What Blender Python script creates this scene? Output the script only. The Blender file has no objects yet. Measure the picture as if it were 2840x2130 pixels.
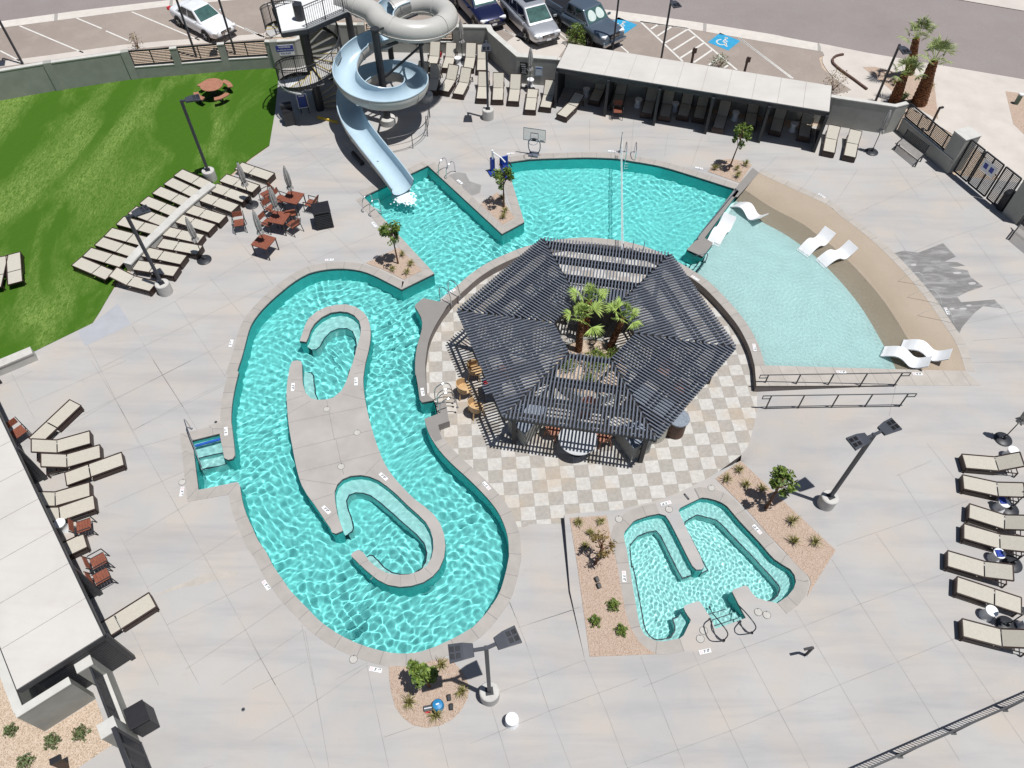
import bpy, bmesh, math, random
import numpy as np
from mathutils import Vector, Matrix
from mathutils.geometry import tessellate_polygon

SC = bpy.context.scene
COL = SC.collection
RNG = random.Random(7)
PI = math.pi

# ------------------------------------------------------------------ camera model
# The camera hovers 25.1 m over the pool deck. Surveyed points (in pixels of enlarged crops) are
# turned into metres on a horizontal plane of known height.
F_PX, PITCH, ROLL, CAM_H = 2126.9083, math.radians(53.266714), math.radians(0.327866), 25.1
_fw = Vector((0, math.cos(PITCH), -math.sin(PITCH)))
_rt = Vector((1, 0, 0)); _up = _rt.cross(_fw)
_R = math.cos(ROLL) * _rt + math.sin(ROLL) * _up
_U = -math.sin(ROLL) * _rt + math.cos(ROLL) * _up
TL = {'a0': (0, 0, 800), 'a1': (700, 0, 800), 'a2': (1400, 0, 800), 'a3': (2040, 0, 800)}
for _k, _y in zip('bcd', (500, 1000, 1530)):
    for _i in range(4):
        TL[_k + str(_i)] = (TL['a' + str(_i)][0], _y, 800)
TL.update(z1=(720, 0, 540), z2=(200, 450, 540), z3=(640, 430, 360), z4=(1130, 80, 460), z5=(2400, 200, 440),
          k0=(1780, 900, 400), k1=(1380, 1200, 400), k2=(1160, 880, 400), k3=(1780, 1200, 400), k4=(1880, 640, 220),
          k5=(1480, 640, 400), q1=(0, 1000, 2091.7), q2=(700, 1230, 2091.7), q3=(1640, 1230, 2091.7), q4=(1640, 330, 2091.7), q5=(200, 350, 2091.7), q6=(1200, 150, 2091.7), s0=(1740, 1560, 440), w0=(0, 1100, 420), y0=(2320, 1880, 520), N=(0, 0, 2212))

def at(t, x, y, z=0.0):
    X, Y, w = TL[t]; s = w / 2212.0
    d = _fw * F_PX + _R * (X + x * s - 1420) - _U * (Y + y * s - 1065)
    k = (z - CAM_H) / d.z
    return Vector((d.x * k, d.y * k, z))

def P(t, *xy, z=0.0):
    return [at(t, xy[i], xy[i + 1], z) for i in range(0, len(xy), 2)]

# ------------------------------------------------------------------ objects
def link(o):
    COL.objects.link(o); return o

def tag(o, label=None, cat=None, group=None, kind=None):
    if label: o['label'] = label
    if cat: o['category'] = cat
    if group: o['group'] = group
    if kind: o['kind'] = kind
    return o

def thing(name, label, cat, loc=(0, 0, 0), rz=0.0, group=None):
    o = link(bpy.data.objects.new(name, None))
    o.empty_display_size = 0.2
    o.location = loc; o.rotation_euler = (0, 0, rz)
    return tag(o, label, cat, group)

def copy_tree(o, parent=None):
    c = o.copy(); COL.objects.link(c)
    if parent is not None:
        c.parent = parent
    for ch in list(o.children):
        copy_tree(ch, c)
    return c

def dup(root, loc, rz=0.0, label=None, group=None, scale=None):
    c = copy_tree(root)
    c.location = loc; c.rotation_euler = (0, 0, rz)
    if scale is not None:
        c.scale = (scale, scale, scale)
    if label: c['label'] = label
    if group: c['group'] = group
    return c

class MB:
    """collects shapes for ONE mesh object"""
    def __init__(s):
        s.v = []; s.f = []; s.sm = []; s.uv = None
    def add(s, vs, fs, smooth=False):
        n = len(s.v); s.v += [tuple(v) for v in vs]
        for f in fs:
            s.f.append(tuple(n + i for i in f)); s.sm.append(smooth)
        return s
    def box(s, c, d, rz=0.0, M=None):
        x, y, z = d[0] / 2, d[1] / 2, d[2] / 2
        c = Vector(c); R = Matrix.Rotation(rz, 3, 'Z') if M is None else M
        vs = [c + R @ Vector((a * x, b * y, e * z)) for a in (-1, 1) for b in (-1, 1) for e in (-1, 1)]
        return s.add(vs, [(0, 1, 3, 2), (4, 6, 7, 5), (0, 4, 5, 1), (2, 3, 7, 6), (0, 2, 6, 4), (1, 5, 7, 3)])
    def bar(s, a, b, w, h=None, up=(0, 0, 1)):
        a = Vector(a); b = Vector(b); h = h or w
        d = (b - a); L = d.length
        if L < 1e-6: return s
        d /= L; u = Vector(up)
        if abs(d.dot(u)) > .98: u = Vector((1, 0, 0))
        sd = d.cross(u).normalized(); u = sd.cross(d)
        vs = []
        for p in (a, b):
            for i, j in ((-1, -1), (1, -1), (1, 1), (-1, 1)):
                vs.append(p + sd * i * w / 2 + u * j * h / 2)
        return s.add(vs, [(0, 3, 2, 1), (4, 5, 6, 7), (0, 1, 5, 4), (1, 2, 6, 5), (2, 3, 7, 6), (3, 0, 4, 7)])
    def tube(s, pts, r, n=8, cap=True, closed=False):
        pts = [Vector(p) for p in pts]; m = len(pts)
        rs = r if isinstance(r, (list, tuple)) else [r] * m
        rings = []; prev = None
        for i, p in enumerate(pts):
            if closed: d = pts[(i + 1) % m] - pts[i - 1]
            else: d = pts[min(i + 1, m - 1)] - pts[max(i - 1, 0)]
            d = d.normalized() if d.length > 1e-9 else Vector((0, 0, 1))
            if prev is None:
                u = Vector((0, 0, 1)) if abs(d.z) < .9 else Vector((1, 0, 0))
            else: u = prev
            u = (u - d * u.dot(d))
            u = u.normalized() if u.length > 1e-6 else d.orthogonal().normalized()
            prev = u; w = d.cross(u)
            rings.append([p + (u * math.cos(2 * PI * k / n) + w * math.sin(2 * PI * k / n)) * rs[i] for k in range(n)])
        vs = [v for rg in rings for v in rg]; fs = []
        for i in range(m if closed else m - 1):
            j = (i + 1) % m
            for k in range(n):
                l = (k + 1) % n
                fs.append((i * n + k, i * n + l, j * n + l, j * n + k))
        if cap and not closed:
            fs.append(tuple(range(n - 1, -1, -1))); fs.append(tuple((m - 1) * n + k for k in range(n)))
        return s.add(vs, fs, True)
    def lathe(s, prof, n=20, c=(0, 0, 0)):
        c = Vector(c); vs = []; fs = []
        for r, z in prof:
            for k in range(n):
                a = 2 * PI * k / n
                vs.append(c + Vector((r * math.cos(a), r * math.sin(a), z)))
        for i in range(len(prof) - 1):
            for k in range(n):
                l = (k + 1) % n
                fs.append((i * n + k, i * n + l, (i + 1) * n + l, (i + 1) * n + k))
        fs.append(tuple(range(n - 1, -1, -1))); fs.append(tuple((len(prof) - 1) * n + k for k in range(n)))
        return s.add(vs, fs, True)
    def poly(s, pts, holes=()):
        """flat polygon (with holes), facing up"""
        loops = [[Vector(p) for p in pts]] + [[Vector(p) for p in h] for h in holes]
        flat = [v for l in loops for v in l]
        tris = tessellate_polygon([[Vector((v.x, v.y, 0)) for v in l] for l in loops])
        fs = []
        for a, b, c in tris:
            A, B, Cc = flat[a], flat[b], flat[c]
            cr = (B.x - A.x) * (Cc.y - A.y) - (B.y - A.y) * (Cc.x - A.x)
            fs.append((a, b, c) if cr > 0 else (a, c, b))
        return s.add(flat, fs)
    def prism(s, pts, z0, z1, bottom=False):
        pts = [Vector(p) for p in pts]
        if area(pts) < 0: pts = pts[::-1]
        s.poly([(p.x, p.y, z1) for p in pts])
        n = len(pts)
        s.add([(p.x, p.y, z0) for p in pts] + [(p.x, p.y, z1) for p in pts],
              [(i, (i + 1) % n, n + (i + 1) % n, n + i) for i in range(n)])
        if bottom:
            m = MB().poly([(p.x, p.y, z0) for p in pts]); s.add(m.v, [f[::-1] for f in m.f])
        return s
    def strip(s, A, B):
        """quads between two polylines of equal length"""
        n = len(A)
        return s.add(list(A) + list(B), [(i, i + 1, n + i + 1, n + i) for i in range(n - 1)])
    def wall(s, pts, z0, z1, closed=False):
        n = len(pts)
        vs = [(p[0], p[1], z0) for p in pts] + [(p[0], p[1], z1) for p in pts]
        m = n if closed else n - 1
        return s.add(vs, [(i, (i + 1) % n, n + (i + 1) % n, n + i) for i in range(m)])
    def xf(s, M):
        s.v = [tuple(M @ Vector(v)) for v in s.v]; return s
    def join(s, o):
        n = len(s.v); s.v += o.v; s.f += [tuple(n + i for i in f) for f in o.f]; s.sm += o.sm; return s
    def build(s, name, mat, parent=None, smooth=None, kind=None, bevel=0.0, label=None):
        me = bpy.data.meshes.new(name)
        me.from_pydata(s.v, [], s.f)
        sm = s.sm if smooth is None else [smooth] * len(s.f)
        me.polygons.foreach_set('use_smooth', sm)
        if s.uv:
            l = me.uv_layers.new(name='along')
            for p in me.polygons:
                for li in p.loop_indices:
                    l.data[li].uv = s.uv[me.loops[li].vertex_index]
        me.update()
        if any(sm): me.set_sharp_from_angle(angle=math.radians(38))
        o = link(bpy.data.objects.new(name, me))
        if mat is not None: me.materials.append(mat)
        if parent is not None: o.parent = parent
        if kind: o['kind'] = kind
        if label: o['label'] = label
        if bevel:
            b = o.modifiers.new('bevel', 'BEVEL'); b.width = bevel; b.segments = 2; b.limit_method = 'ANGLE'
        return o

def area(pts):
    return .5 * sum(pts[i][0] * pts[(i + 1) % len(pts)][1] - pts[(i + 1) % len(pts)][0] * pts[i][1] for i in range(len(pts)))

def smooth_line(pts, step=.25, closed=False):
    """Catmull-Rom through the points"""
    pts = [Vector(p) for p in pts]; n = len(pts); out = []
    rng = range(n) if closed else range(n - 1)
    for i in rng:
        if closed: p0, p1, p2, p3 = pts[i - 1], pts[i], pts[(i + 1) % n], pts[(i + 2) % n]
        else: p0, p1, p2, p3 = pts[max(i - 1, 0)], pts[i], pts[i + 1], pts[min(i + 2, n - 1)]
        m = max(1, int((p2 - p1).length / step))
        for k in range(m):
            t = k / m
            out.append(.5 * ((2 * p1) + (p2 - p0) * t + (2 * p0 - 5 * p1 + 4 * p2 - p3) * t * t + (3 * p1 - p0 - 3 * p2 + p3) * t ** 3))
    if not closed: out.append(pts[-1])
    return out

def resample(pts, n):
    pts = [Vector(p) for p in pts]
    L = [0]
    for a, b in zip(pts, pts[1:]): L.append(L[-1] + (b - a).length)
    out = []; j = 0
    for i in range(n):
        d = L[-1] * i / (n - 1)
        while j < len(L) - 2 and L[j + 1] < d: j += 1
        t = (d - L[j]) / max(1e-9, L[j + 1] - L[j])
        out.append(pts[j].lerp(pts[j + 1], t))
    return out

def offset(pts, d, closed=False):
    """offset polyline to its left by d (xy), with mitres"""
    n = len(pts); out = []
    for i in range(n):
        a = pts[i - 1] if (closed or i > 0) else None
        b = pts[(i + 1) % n] if (closed or i < n - 1) else None
        p = pts[i]
        e = []
        if a is not None: e.append((p - a).to_2d().normalized())
        if b is not None: e.append((b - p).to_2d().normalized())
        ns = [Vector((-q.y, q.x)) for q in e]
        if len(ns) == 2:
            m = ns[0] + ns[1]
            if m.length < 1e-4: m = ns[0]
            m.normalize(); k = 1 / max(.45, m.dot(ns[0]))
        else:
            m = ns[0]; k = 1
        out.append(Vector((p.x + m.x * d * k, p.y + m.y * d * k, p.z)))
    return out

def inside(poly, X, Y):
    r = np.zeros(X.shape, bool); n = len(poly)
    for i in range(n):
        x1, y1 = poly[i][0], poly[i][1]; x2, y2 = poly[(i + 1) % n][0], poly[(i + 1) % n][1]
        if y1 == y2: continue
        c = ((y1 > Y) != (y2 > Y)) & (X < (x2 - x1) * (Y - y1) / (y2 - y1) + x1)
        r ^= c
    return r

def edge_dist(poly, X, Y, closed=True):
    d = np.full(X.shape, 1e9); n = len(poly)
    for i in range(n if closed else n - 1):
        x1, y1 = poly[i][0], poly[i][1]; x2, y2 = poly[(i + 1) % n][0], poly[(i + 1) % n][1]
        dx, dy = x2 - x1, y2 - y1; L = dx * dx + dy * dy + 1e-12
        t = np.clip(((X - x1) * dx + (Y - y1) * dy) / L, 0, 1)
        d = np.minimum(d, (X - x1 - t * dx) ** 2 + (Y - y1 - t * dy) ** 2)
    return np.sqrt(d)

# ------------------------------------------------------------------ materials
class NT:
    def __init__(s, name):
        s.m = bpy.data.materials.new(name); s.m.use_nodes = True
        s.t = s.m.node_tree; s.b = s.t.nodes['Principled BSDF']; s.L = s.t.links
        s.x = 0
    def n(s, t, **kw):
        o = s.t.nodes.new(t)
        for k, v in kw.items():
            if k in o.inputs: o.inputs[k].default_value = v
            else: setattr(o, k, v)
        return o
    def pos(s, rot=0.0, scale=(1, 1, 1), obj=False):
        g = s.n('ShaderNodeTexCoord') if obj else s.n('ShaderNodeNewGeometry')
        mp = s.n('ShaderNodeMapping')
        s.L.new(g.outputs['Object' if obj else 'Position'], mp.inputs[0])
        mp.inputs['Rotation'].default_value = (0, 0, rot); mp.inputs['Scale'].default_value = scale
        return mp.outputs[0]
    def noise(s, vec, scale, detail=4, rough=.55, dist=0.0):
        o = s.n('ShaderNodeTexNoise'); o.inputs['Scale'].default_value = scale
        o.inputs['Detail'].default_value = detail; o.inputs['Roughness'].default_value = rough
        o.inputs['Distortion'].default_value = dist
        s.L.new(vec, o.inputs['Vector']); return o.outputs[0]
    def ramp(s, fac, stops):
        o = s.n('ShaderNodeValToRGB'); e = o.color_ramp.elements
        while len(e) < len(stops): e.new(.5)
        for el, (p, c) in zip(e, stops):
            el.position = p; el.color = (*c, 1) if len(c) == 3 else c
        s.L.new(fac, o.inputs[0]); return o.outputs[0]
    def math(s, op, a, b=None, clamp=False):
        o = s.n('ShaderNodeMath', operation=op); o.use_clamp = clamp
        for i, v in enumerate((a, b)):
            if v is None: continue
            if isinstance(v, (int, float)): o.inputs[i].default_value = v
            else: s.L.new(v, o.inputs[i])
        return o.outputs[0]
    def mix(s, fac, a, b, mode='MIX'):
        o = s.n('ShaderNodeMix', data_type='RGBA', blend_type=mode)
        for i, v in ((0, fac), (6, a), (7, b)):
            if isinstance(v, (int, float)): o.inputs[i].default_value = v
            elif isinstance(v, tuple): o.inputs[i].default_value = (*v, 1)
            else: s.L.new(v, o.inputs[i])
        return o.outputs[2]
    def bump(s, h, strength=.3, dist=.01):
        o = s.n('ShaderNodeBump', Strength=strength, Distance=dist)
        s.L.new(h, o.inputs['Height']); s.L.new(o.outputs[0], s.b.inputs['Normal'])
    def col(s, c): s.L.new(c, s.b.inputs['Base Color'])
    def set(s, rough=.8, metal=0.0, spec=.4):
        s.b.inputs['Roughness'].default_value = rough; s.b.inputs['Metallic'].default_value = metal
        s.b.inputs['Specular IOR Level'].default_value = spec; return s

def basic(name, c, rough=.7, metal=0.0, var=.12, scale=4.0, spec=.4, obj=True, bump=0.0):
    t = NT(name).set(rough, metal, spec)
    v = t.noise(t.pos(obj=obj), scale, 5, .6)
    lo = tuple(max(0, k * (1 - var)) for k in c); hi = tuple(min(1, k * (1 + var)) for k in c)
    t.col(t.ramp(v, [(.3, lo), (.7, hi)]))
    if bump: t.bump(t.noise(t.pos(obj=obj), scale * 8, 4), bump, .01)
    return t.m

M = {}
M['dark_metal'] = basic('dark painted steel', (.028, .030, .036), .45, 0, .2, 3)
M['lamp'] = basic('dark slate lamp paint', (.045, .050, .064), .45, 0, .15, 2.5)
M['slat'] = basic('slate painted aluminium', (.120, .135, .168), .42, 0, .15, 2.5)
M['chrome'] = basic('stainless steel', (.62, .63, .65), .22, 1, .06, 5)
M['white'] = basic('white resin', (.80, .81, .82), .45, 0, .04, 3)
M['white_dirty'] = basic('off white resin', (.70, .70, .70), .5, 0, .08, 3)
def sling_mat():
    t = NT('beige sling fabric').set(.9, 0, .2); oi = t.n('ShaderNodeObjectInfo')
    v = t.noise(t.pos(obj=True), 14, 5, .6); big = t.noise(t.pos(), 1.3, 3)
    c = t.ramp(v, [(.3, (.46, .43, .37)), (.7, (.53, .50, .435))])
    c = t.mix(t.math('MULTIPLY', oi.outputs['Random'], .35), c, (.43, .40, .345)); t.col(t.mix(t.math('MULTIPLY', big, .25), c, (.40, .37, .32)))
    w = t.n('ShaderNodeTexWave', Scale=60.0); t.L.new(t.pos(obj=True), w.inputs['Vector']); t.bump(w.outputs['Fac'], .15, .004); return t.m
M['sling'] = sling_mat()
M['brown_frame'] = basic('dark brown aluminium', (.045, .026, .022), .5, 0, .2, 6)
M['rust'] = basic('rust red slatted wood', (.215, .068, .040), .65, 0, .2, 9)
M['rust_light'] = basic('weathered terracotta resin', (.34, .155, .10), .7, 0, .15, 6)
M['tan_wood'] = basic('pale wood veneer', (.50, .33, .17), .55, 0, .15, 5)
M['canvas'] = basic('folded grey canvas', (.40, .385, .37), .95, 0, .2, 7)
M['canvas_dark'] = basic('folded dark canvas', (.07, .06, .06), .95, 0, .25, 7)
M['stucco'] = basic('grey stucco', (.34, .34, .315), .95, 0, .10, 1.6, .2, False, .25)
M['stucco_cap'] = basic('pale wall cap', (.52, .51, .48), .9, 0, .08, 2.5, .2, False)
M['concrete'] = basic('cast concrete', (.50, .485, .46), .9, 0, .12, 3, .3, False, .1)
def roof_mat():
    t = NT('pale roof membrane').set(.75, 0, .3)
    a = t.noise(t.pos(), .55, 5, .6, .4); b = t.noise(t.pos(rot=.5, scale=(.3, 2.2, 1)), 1.3, 5, .65)
    c = t.ramp(a, [(.3, (.49, .465, .435)), (.7, (.56, .535, .505))]); c = t.mix(t.math('MULTIPLY', t.ramp(b, [(.5, (0, 0, 0)), (.75, (1, 1, 1))]), .35), c, (.46, .42, .38))
    t.col(c); return t.m
M['roof_tan'] = roof_mat()
M['glass_dark'] = basic('dark car glass', (.012, .016, .018), .06, 0, .1, 2, .8)
M['rubber'] = basic('black rubber', (.015, .015, .016), .85, 0, .2, 8)
M['rim'] = basic('grey alloy', (.32, .33, .35), .3, .8, .1, 8)
M['black'] = basic('black plastic', (.014, .014, .018), .5, 0, .2, 6)
M['blue_sign'] = basic('blue sign paint', (.03, .05, .30), .5, 0, .1, 4)
M['yellow'] = basic('yellow paint', (.62, .43, .06), .7, 0, .15, 6)
M['red'] = basic('red plastic', (.5, .03, .04), .5, 0, .1, 6)
M['blue'] = basic('blue vinyl', (.015, .045, .30), .5, 0, .15, 6)
M['pump_blue'] = basic('light blue plastic', (.02, .20, .42), .45, 0, .1, 6)
M['ink'] = basic('black ink', (.03, .03, .035), .7, 0, .1, 6)
M['red_ink'] = basic('red ink', (.45, .10, .10), .7, 0, .1, 6)
M['sign_white'] = basic('white sign face', (.74, .75, .76), .6, 0, .04, 6)
# ================================================================== SETTING
ZW = -0.11      # water level
ZP = -0.40      # pavilion floor
# ---- materials of the setting
def concrete_mat():
    t = NT('broom finished concrete').set(.85, 0, .3)
    p = t.pos(rot=math.radians(-22)); st = t.pos(rot=math.radians(-22), scale=(.16, 1.1, 1))
    big = t.noise(t.pos(), .23, 5, .6); streak = t.noise(st, 1.0, 6, .62, .4); fine = t.noise(p, 60, 3, .7)
    warm = t.noise(t.pos(scale=(1, 1, 1)), .55, 3, .5)
    c = t.ramp(big, [(.25, (.370, .360, .352)), (.75, (.442, .430, .418))])
    c = t.mix(t.math('MULTIPLY', t.ramp(warm, [(.42, (0, 0, 0)), (.70, (1, 1, 1))]), .75), c, (.455, .400, .352))
    c = t.mix(t.math('MULTIPLY', t.ramp(streak, [(.46, (0, 0, 0)), (.72, (1, 1, 1))]), .62), c, (.300, .297, .308))
    sp1 = t.noise(t.pos(), 2.6, 7, .72, .3); c = t.mix(t.math('MULTIPLY', t.ramp(sp1, [(.60, (0, 0, 0)), (.78, (1, 1, 1))]), .35), c, (.30, .29, .285))
    c = t.mix(.10, c, t.ramp(fine, [(.3, (.2, .2, .2)), (.7, (.8, .8, .8))]), 'OVERLAY')
    t.col(c); t.bump(fine, .12, .004); return t.m
M['deck'] = concrete_mat()
def coping_mat(name, c, gap=.75):
    t = NT(name).set(.8, 0, .3)
    uv = t.n('ShaderNodeUVMap'); uv.uv_map = 'along'
    sp = t.n('ShaderNodeSeparateXYZ'); t.L.new(uv.outputs[0], sp.inputs[0])
    fr = t.math('FRACT', t.math('DIVIDE', sp.outputs[0], gap))
    j = t.math('LESS_THAN', fr, .030)
    cell = t.n('ShaderNodeTexWhiteNoise', noise_dimensions='1D')
    t.L.new(t.math('FLOOR', t.math('DIVIDE', sp.outputs[0], gap)), cell.inputs['W'])
    k = t.noise(t.pos(), 2.2, 6, .62)
    a = t.ramp(k, [(.3, tuple(x * .9 for x in c)), (.7, tuple(x * 1.08 for x in c))])
    a = t.mix(t.math('MULTIPLY', cell.outputs[0], .28), a, tuple(x * .80 for x in c))
    t.col(t.mix(t.math('MULTIPLY', j, .6), a, (.16, .155, .15))); return t.m
M['coping'] = coping_mat('precast coping', (.375, .345, .32))
M['coping_dark'] = coping_mat('precast coping at the beach', (.42, .385, .35))
def plaster_mat(name, c):
    t = NT(name).set(.6, 0, .3)
    t.col(t.ramp(t.noise(t.pos(), 1.4, 5, .6), [(.3, tuple(x * .94 for x in c)), (.7, tuple(min(1, x * 1.05) for x in c))])); return t.m
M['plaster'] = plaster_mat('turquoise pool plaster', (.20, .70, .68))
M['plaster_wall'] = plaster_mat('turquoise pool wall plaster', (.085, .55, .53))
M['bench'] = plaster_mat('pale bench plaster', (.42, .74, .72))
M['shelf'] = plaster_mat('tanning shelf plaster', (.46, .62, .61))
M['tile'] = basic('dark waterline tile', (.02, .03, .045), .35, 0, .3, 12, .5, False)
def sand_mat():
    t = NT('tan beach entry finish').set(.75, 0, .3)
    g = t.noise(t.pos(), 120, 2, .7); b = t.noise(t.pos(), .5, 4, .55)
    c = t.ramp(b, [(.3, (.345, .275, .21)), (.7, (.40, .325, .255))])
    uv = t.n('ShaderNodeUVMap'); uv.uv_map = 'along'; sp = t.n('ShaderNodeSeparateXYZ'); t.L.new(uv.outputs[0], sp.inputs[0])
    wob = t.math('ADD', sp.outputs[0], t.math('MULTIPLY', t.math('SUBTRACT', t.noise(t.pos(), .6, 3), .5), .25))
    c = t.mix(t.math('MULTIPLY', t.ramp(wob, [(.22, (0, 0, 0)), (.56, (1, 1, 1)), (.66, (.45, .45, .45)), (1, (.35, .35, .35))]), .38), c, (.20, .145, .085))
    t.col(t.mix(.35, c, t.ramp(g, [(.35, (.16, .12, .09)), (.65, (.60, .52, .42))]))); return t.m
M['sand'] = sand_mat()
def checker_mat():
    t = NT('two tone stone pavers').set(.8, 0, .3)
    ANG, CELL, OX, OY = 0.07928299, .0214878 * 25.5, -0.010391 * 25.5, 0.542526 * 25.5
    g = t.n('ShaderNodeNewGeometry'); vm = t.n('ShaderNodeVectorMath', operation='SUBTRACT')
    t.L.new(g.outputs['Position'], vm.inputs[0]); vm.inputs[1].default_value = (OX, OY, 0)
    mp = t.n('ShaderNodeMapping'); t.L.new(vm.outputs[0], mp.inputs[0])
    mp.inputs['Rotation'].default_value = (0, 0, -ANG); mp.inputs['Scale'].default_value = (1 / CELL, 1 / CELL, 1)
    sp = t.n('ShaderNodeSeparateXYZ'); t.L.new(mp.outputs[0], sp.inputs[0])
    fx, fy = t.math('FLOOR', sp.outputs[0]), t.math('FLOOR', sp.outputs[1])
    par = t.math('FLOORED_MODULO', t.math('ADD', fx, fy), 2.0)
    cb = t.n('ShaderNodeCombineXYZ'); t.L.new(fx, cb.inputs[0]); t.L.new(fy, cb.inputs[1])
    wn = t.n('ShaderNodeTexWhiteNoise', noise_dimensions='2D'); t.L.new(cb.outputs[0], wn.inputs['Vector'])
    c = t.mix(par, (.345, .325, .298), (.50, .487, .465))
    c = t.mix(t.math('MULTIPLY', wn.outputs[0], .35), c, t.mix(par, (.37, .335, .30), (.45, .43, .40)))
    mott = t.noise(t.pos(), 7, 6, .7)
    c = t.mix(.22, c, t.ramp(mott, [(.3, (.18, .17, .16)), (.7, (.85, .84, .82))]), 'OVERLAY')
    st = t.math('MULTIPLY', t.ramp(t.noise(t.pos(), .7, 4, .55, .6), [(.50, (0, 0, 0)), (.72, (1, 1, 1))]), .5)
    c = t.mix(st, c, (.47, .36, .25))
    for ax in (0, 1):
        f = t.math('FRACT', sp.outputs[ax]); e = t.math('MINIMUM', f, t.math('SUBTRACT', 1.0, f))
        c = t.mix(t.math('MULTIPLY', t.math('LESS_THAN', e, .014), .5), c, (.24, .22, .20))
    t.col(c); return t.m
M['checker'] = checker_mat()
def asphalt_mat(name, a, b, dust):
    t = NT(name).set(.9, 0, .25)
    g = t.noise(t.pos(), 45, 2, .8); big = t.noise(t.pos(), .18, 6, .62); pat = t.noise(t.pos(), .8, 5, .6, .5)
    c = t.ramp(big, [(.3, a), (.7, b)])
    c = t.mix(t.math('MULTIPLY', t.ramp(pat, [(.48, (0, 0, 0)), (.75, (1, 1, 1))]), .5), c, dust)
    t.col(t.mix(.22, c, t.ramp(g, [(.35, (.1, .1, .1)), (.65, (.9, .9, .9))]), 'OVERLAY')); t.bump(g, .3, .01); return t.m
M['asphalt'] = asphalt_mat('dusty parking asphalt', (.265, .222, .195), (.315, .268, .235), (.36, .31, .27))
M['road'] = asphalt_mat('faded road asphalt', (.235, .200, .195), (.275, .238, .230), (.255, .232, .232))
M['kerb'] = basic('pale kerb concrete', (.52, .475, .435), .9, 0, .08, .8, .3, False)
M['paint'] = basic('worn white road paint', (.62, .60, .57), .8, 0, .12, 5, .3, False)
M['ada_blue'] = basic('blue road paint', (.035, .29, .50), .8, 0, .15, 4, .3, False)
def gravel_mat(name, a, b, dk):
    t = NT(name).set(.95, 0, .2)
    vo = t.n('ShaderNodeTexVoronoi', Scale=34.0); t.L.new(t.pos(), vo.inputs['Vector'])
    big = t.noise(t.pos(), .9, 4)
    sp = t.n('ShaderNodeSeparateColor'); t.L.new(vo.outputs['Color'], sp.inputs[0])
    c = t.ramp(sp.outputs[0], [(0, dk), (.35, a), (1, b)])
    t.col(t.mix(t.math('MULTIPLY', big, .4), c, a))
    t.bump(vo.outputs['Distance'], .8, .03); return t.m
M['gravel'] = gravel_mat('pinkish desert gravel', (.46, .345, .27), (.54, .43, .35), (.35, .245, .185))
M['ground'] = gravel_mat('pale desert gravel', (.52, .40, .30), (.66, .55, .45), (.34, .25, .18))
def grass_mat():
    t = NT('artificial turf').set(.9, 0, .15)
    big = t.noise(t.pos(rot=.62, scale=(.5, .16, 1)), .75, 5, .6, .6)
    fib = t.noise(t.pos(rot=.35, scale=(1, .35, 1)), 11, 6, .8, 1.2)
    pat = t.math('MULTIPLY', t.ramp(big, [(.47, (0, 0, 0)), (.64, (1, 1, 1))]), t.ramp(fib, [(.40, (0, 0, 0)), (.62, (1, 1, 1))]))
    fine = t.noise(t.pos(), 70, 3, .8); mid = t.noise(t.pos(), 6, 4, .6)
    c = t.ramp(fine, [(.3, (.022, .078, .004)), (.7, (.078, .185, .013))])
    c = t.mix(t.math('MULTIPLY', mid, .5), c, (.050, .105, .012))
    wv = t.n('ShaderNodeTexWave', Scale=.42, Distortion=1.2); t.L.new(t.pos(rot=.62), wv.inputs['Vector'])
    seam = t.math('GREATER_THAN', wv.outputs['Fac'], .994)
    c = t.mix(t.math('MULTIPLY', pat, .72), c, (.27, .36, .10))
    t.col(t.mix(t.math('MULTIPLY', seam, t.math('MULTIPLY', fib, .10)), c, (.20, .28, .09)))
    t.bump(fine, .6, .02); return t.m
M['grass'] = grass_mat()

# ---- outlines (coping edge over the water), traced clockwise
bay = P('b1', 850, 125) + P('a1', 1345, 1270)
pen_r = P('b1', 1913, 412, 2085, 320) + P('a1', 1945, 1250)
arc_n = smooth_line(P('a2', 20, 1246, 200, 1222, 440, 1212, 640, 1208, 850, 1216, 950, 1232, 1130, 1262, 1250, 1290, 1400, 1335, 1560, 1385, 1700, 1430, 1765, 1450))
div_w = P('b2', 1765, 68, 1480, 445, 1395, 532)        # west face of the dividing wall
div_s = P('k4', 690, 720)                              # platform south corner
div_e = P('k4', 960, 385, 960, 330, 740, 205) + P('b2', 1790, 95)   # east face
beach_o = smooth_line(P('a3', 175, 1325, 400, 1430, 700, 1570) + P('b3', 800, 270, 960, 390, 1110, 520, 1250, 660, 1400, 830, 1500, 960, 1600, 1110, 1680, 1230, 1730, 1350, 1762, 1462))
beach_s = P('b3', 1250, 1450, 225, 1420)
shelf_w = smooth_line(P('b3', 225, 1420, 190, 1300, 140, 1190, 80, 1090) + P('b2', 1770, 990, 1690, 900, 1590, 800, 1500, 730, 1400, 668, 1300, 610, 1200, 560, 1100, 518, 990, 485, 880, 462, 760, 448, 640, 440, 520, 444, 400, 458, 260, 484, 115, 524) + P('b1', 1850, 610, 1700, 700, 1580, 800, 1435, 932))
nub_n = P('b1', 1435, 932, 1310, 905, 1250, 955, 1246, 972)
east_r = smooth_line(P('b1', 1246, 972, 1295, 1055, 1300, 1140, 1262, 1280, 1248, 1400, 1250, 1500) + P('c1', 1253, 105, 1270, 200, 1283, 300))
recess = P('c1', 1300, 322, 1390, 306, 1415, 410, 1320, 450)
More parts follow.
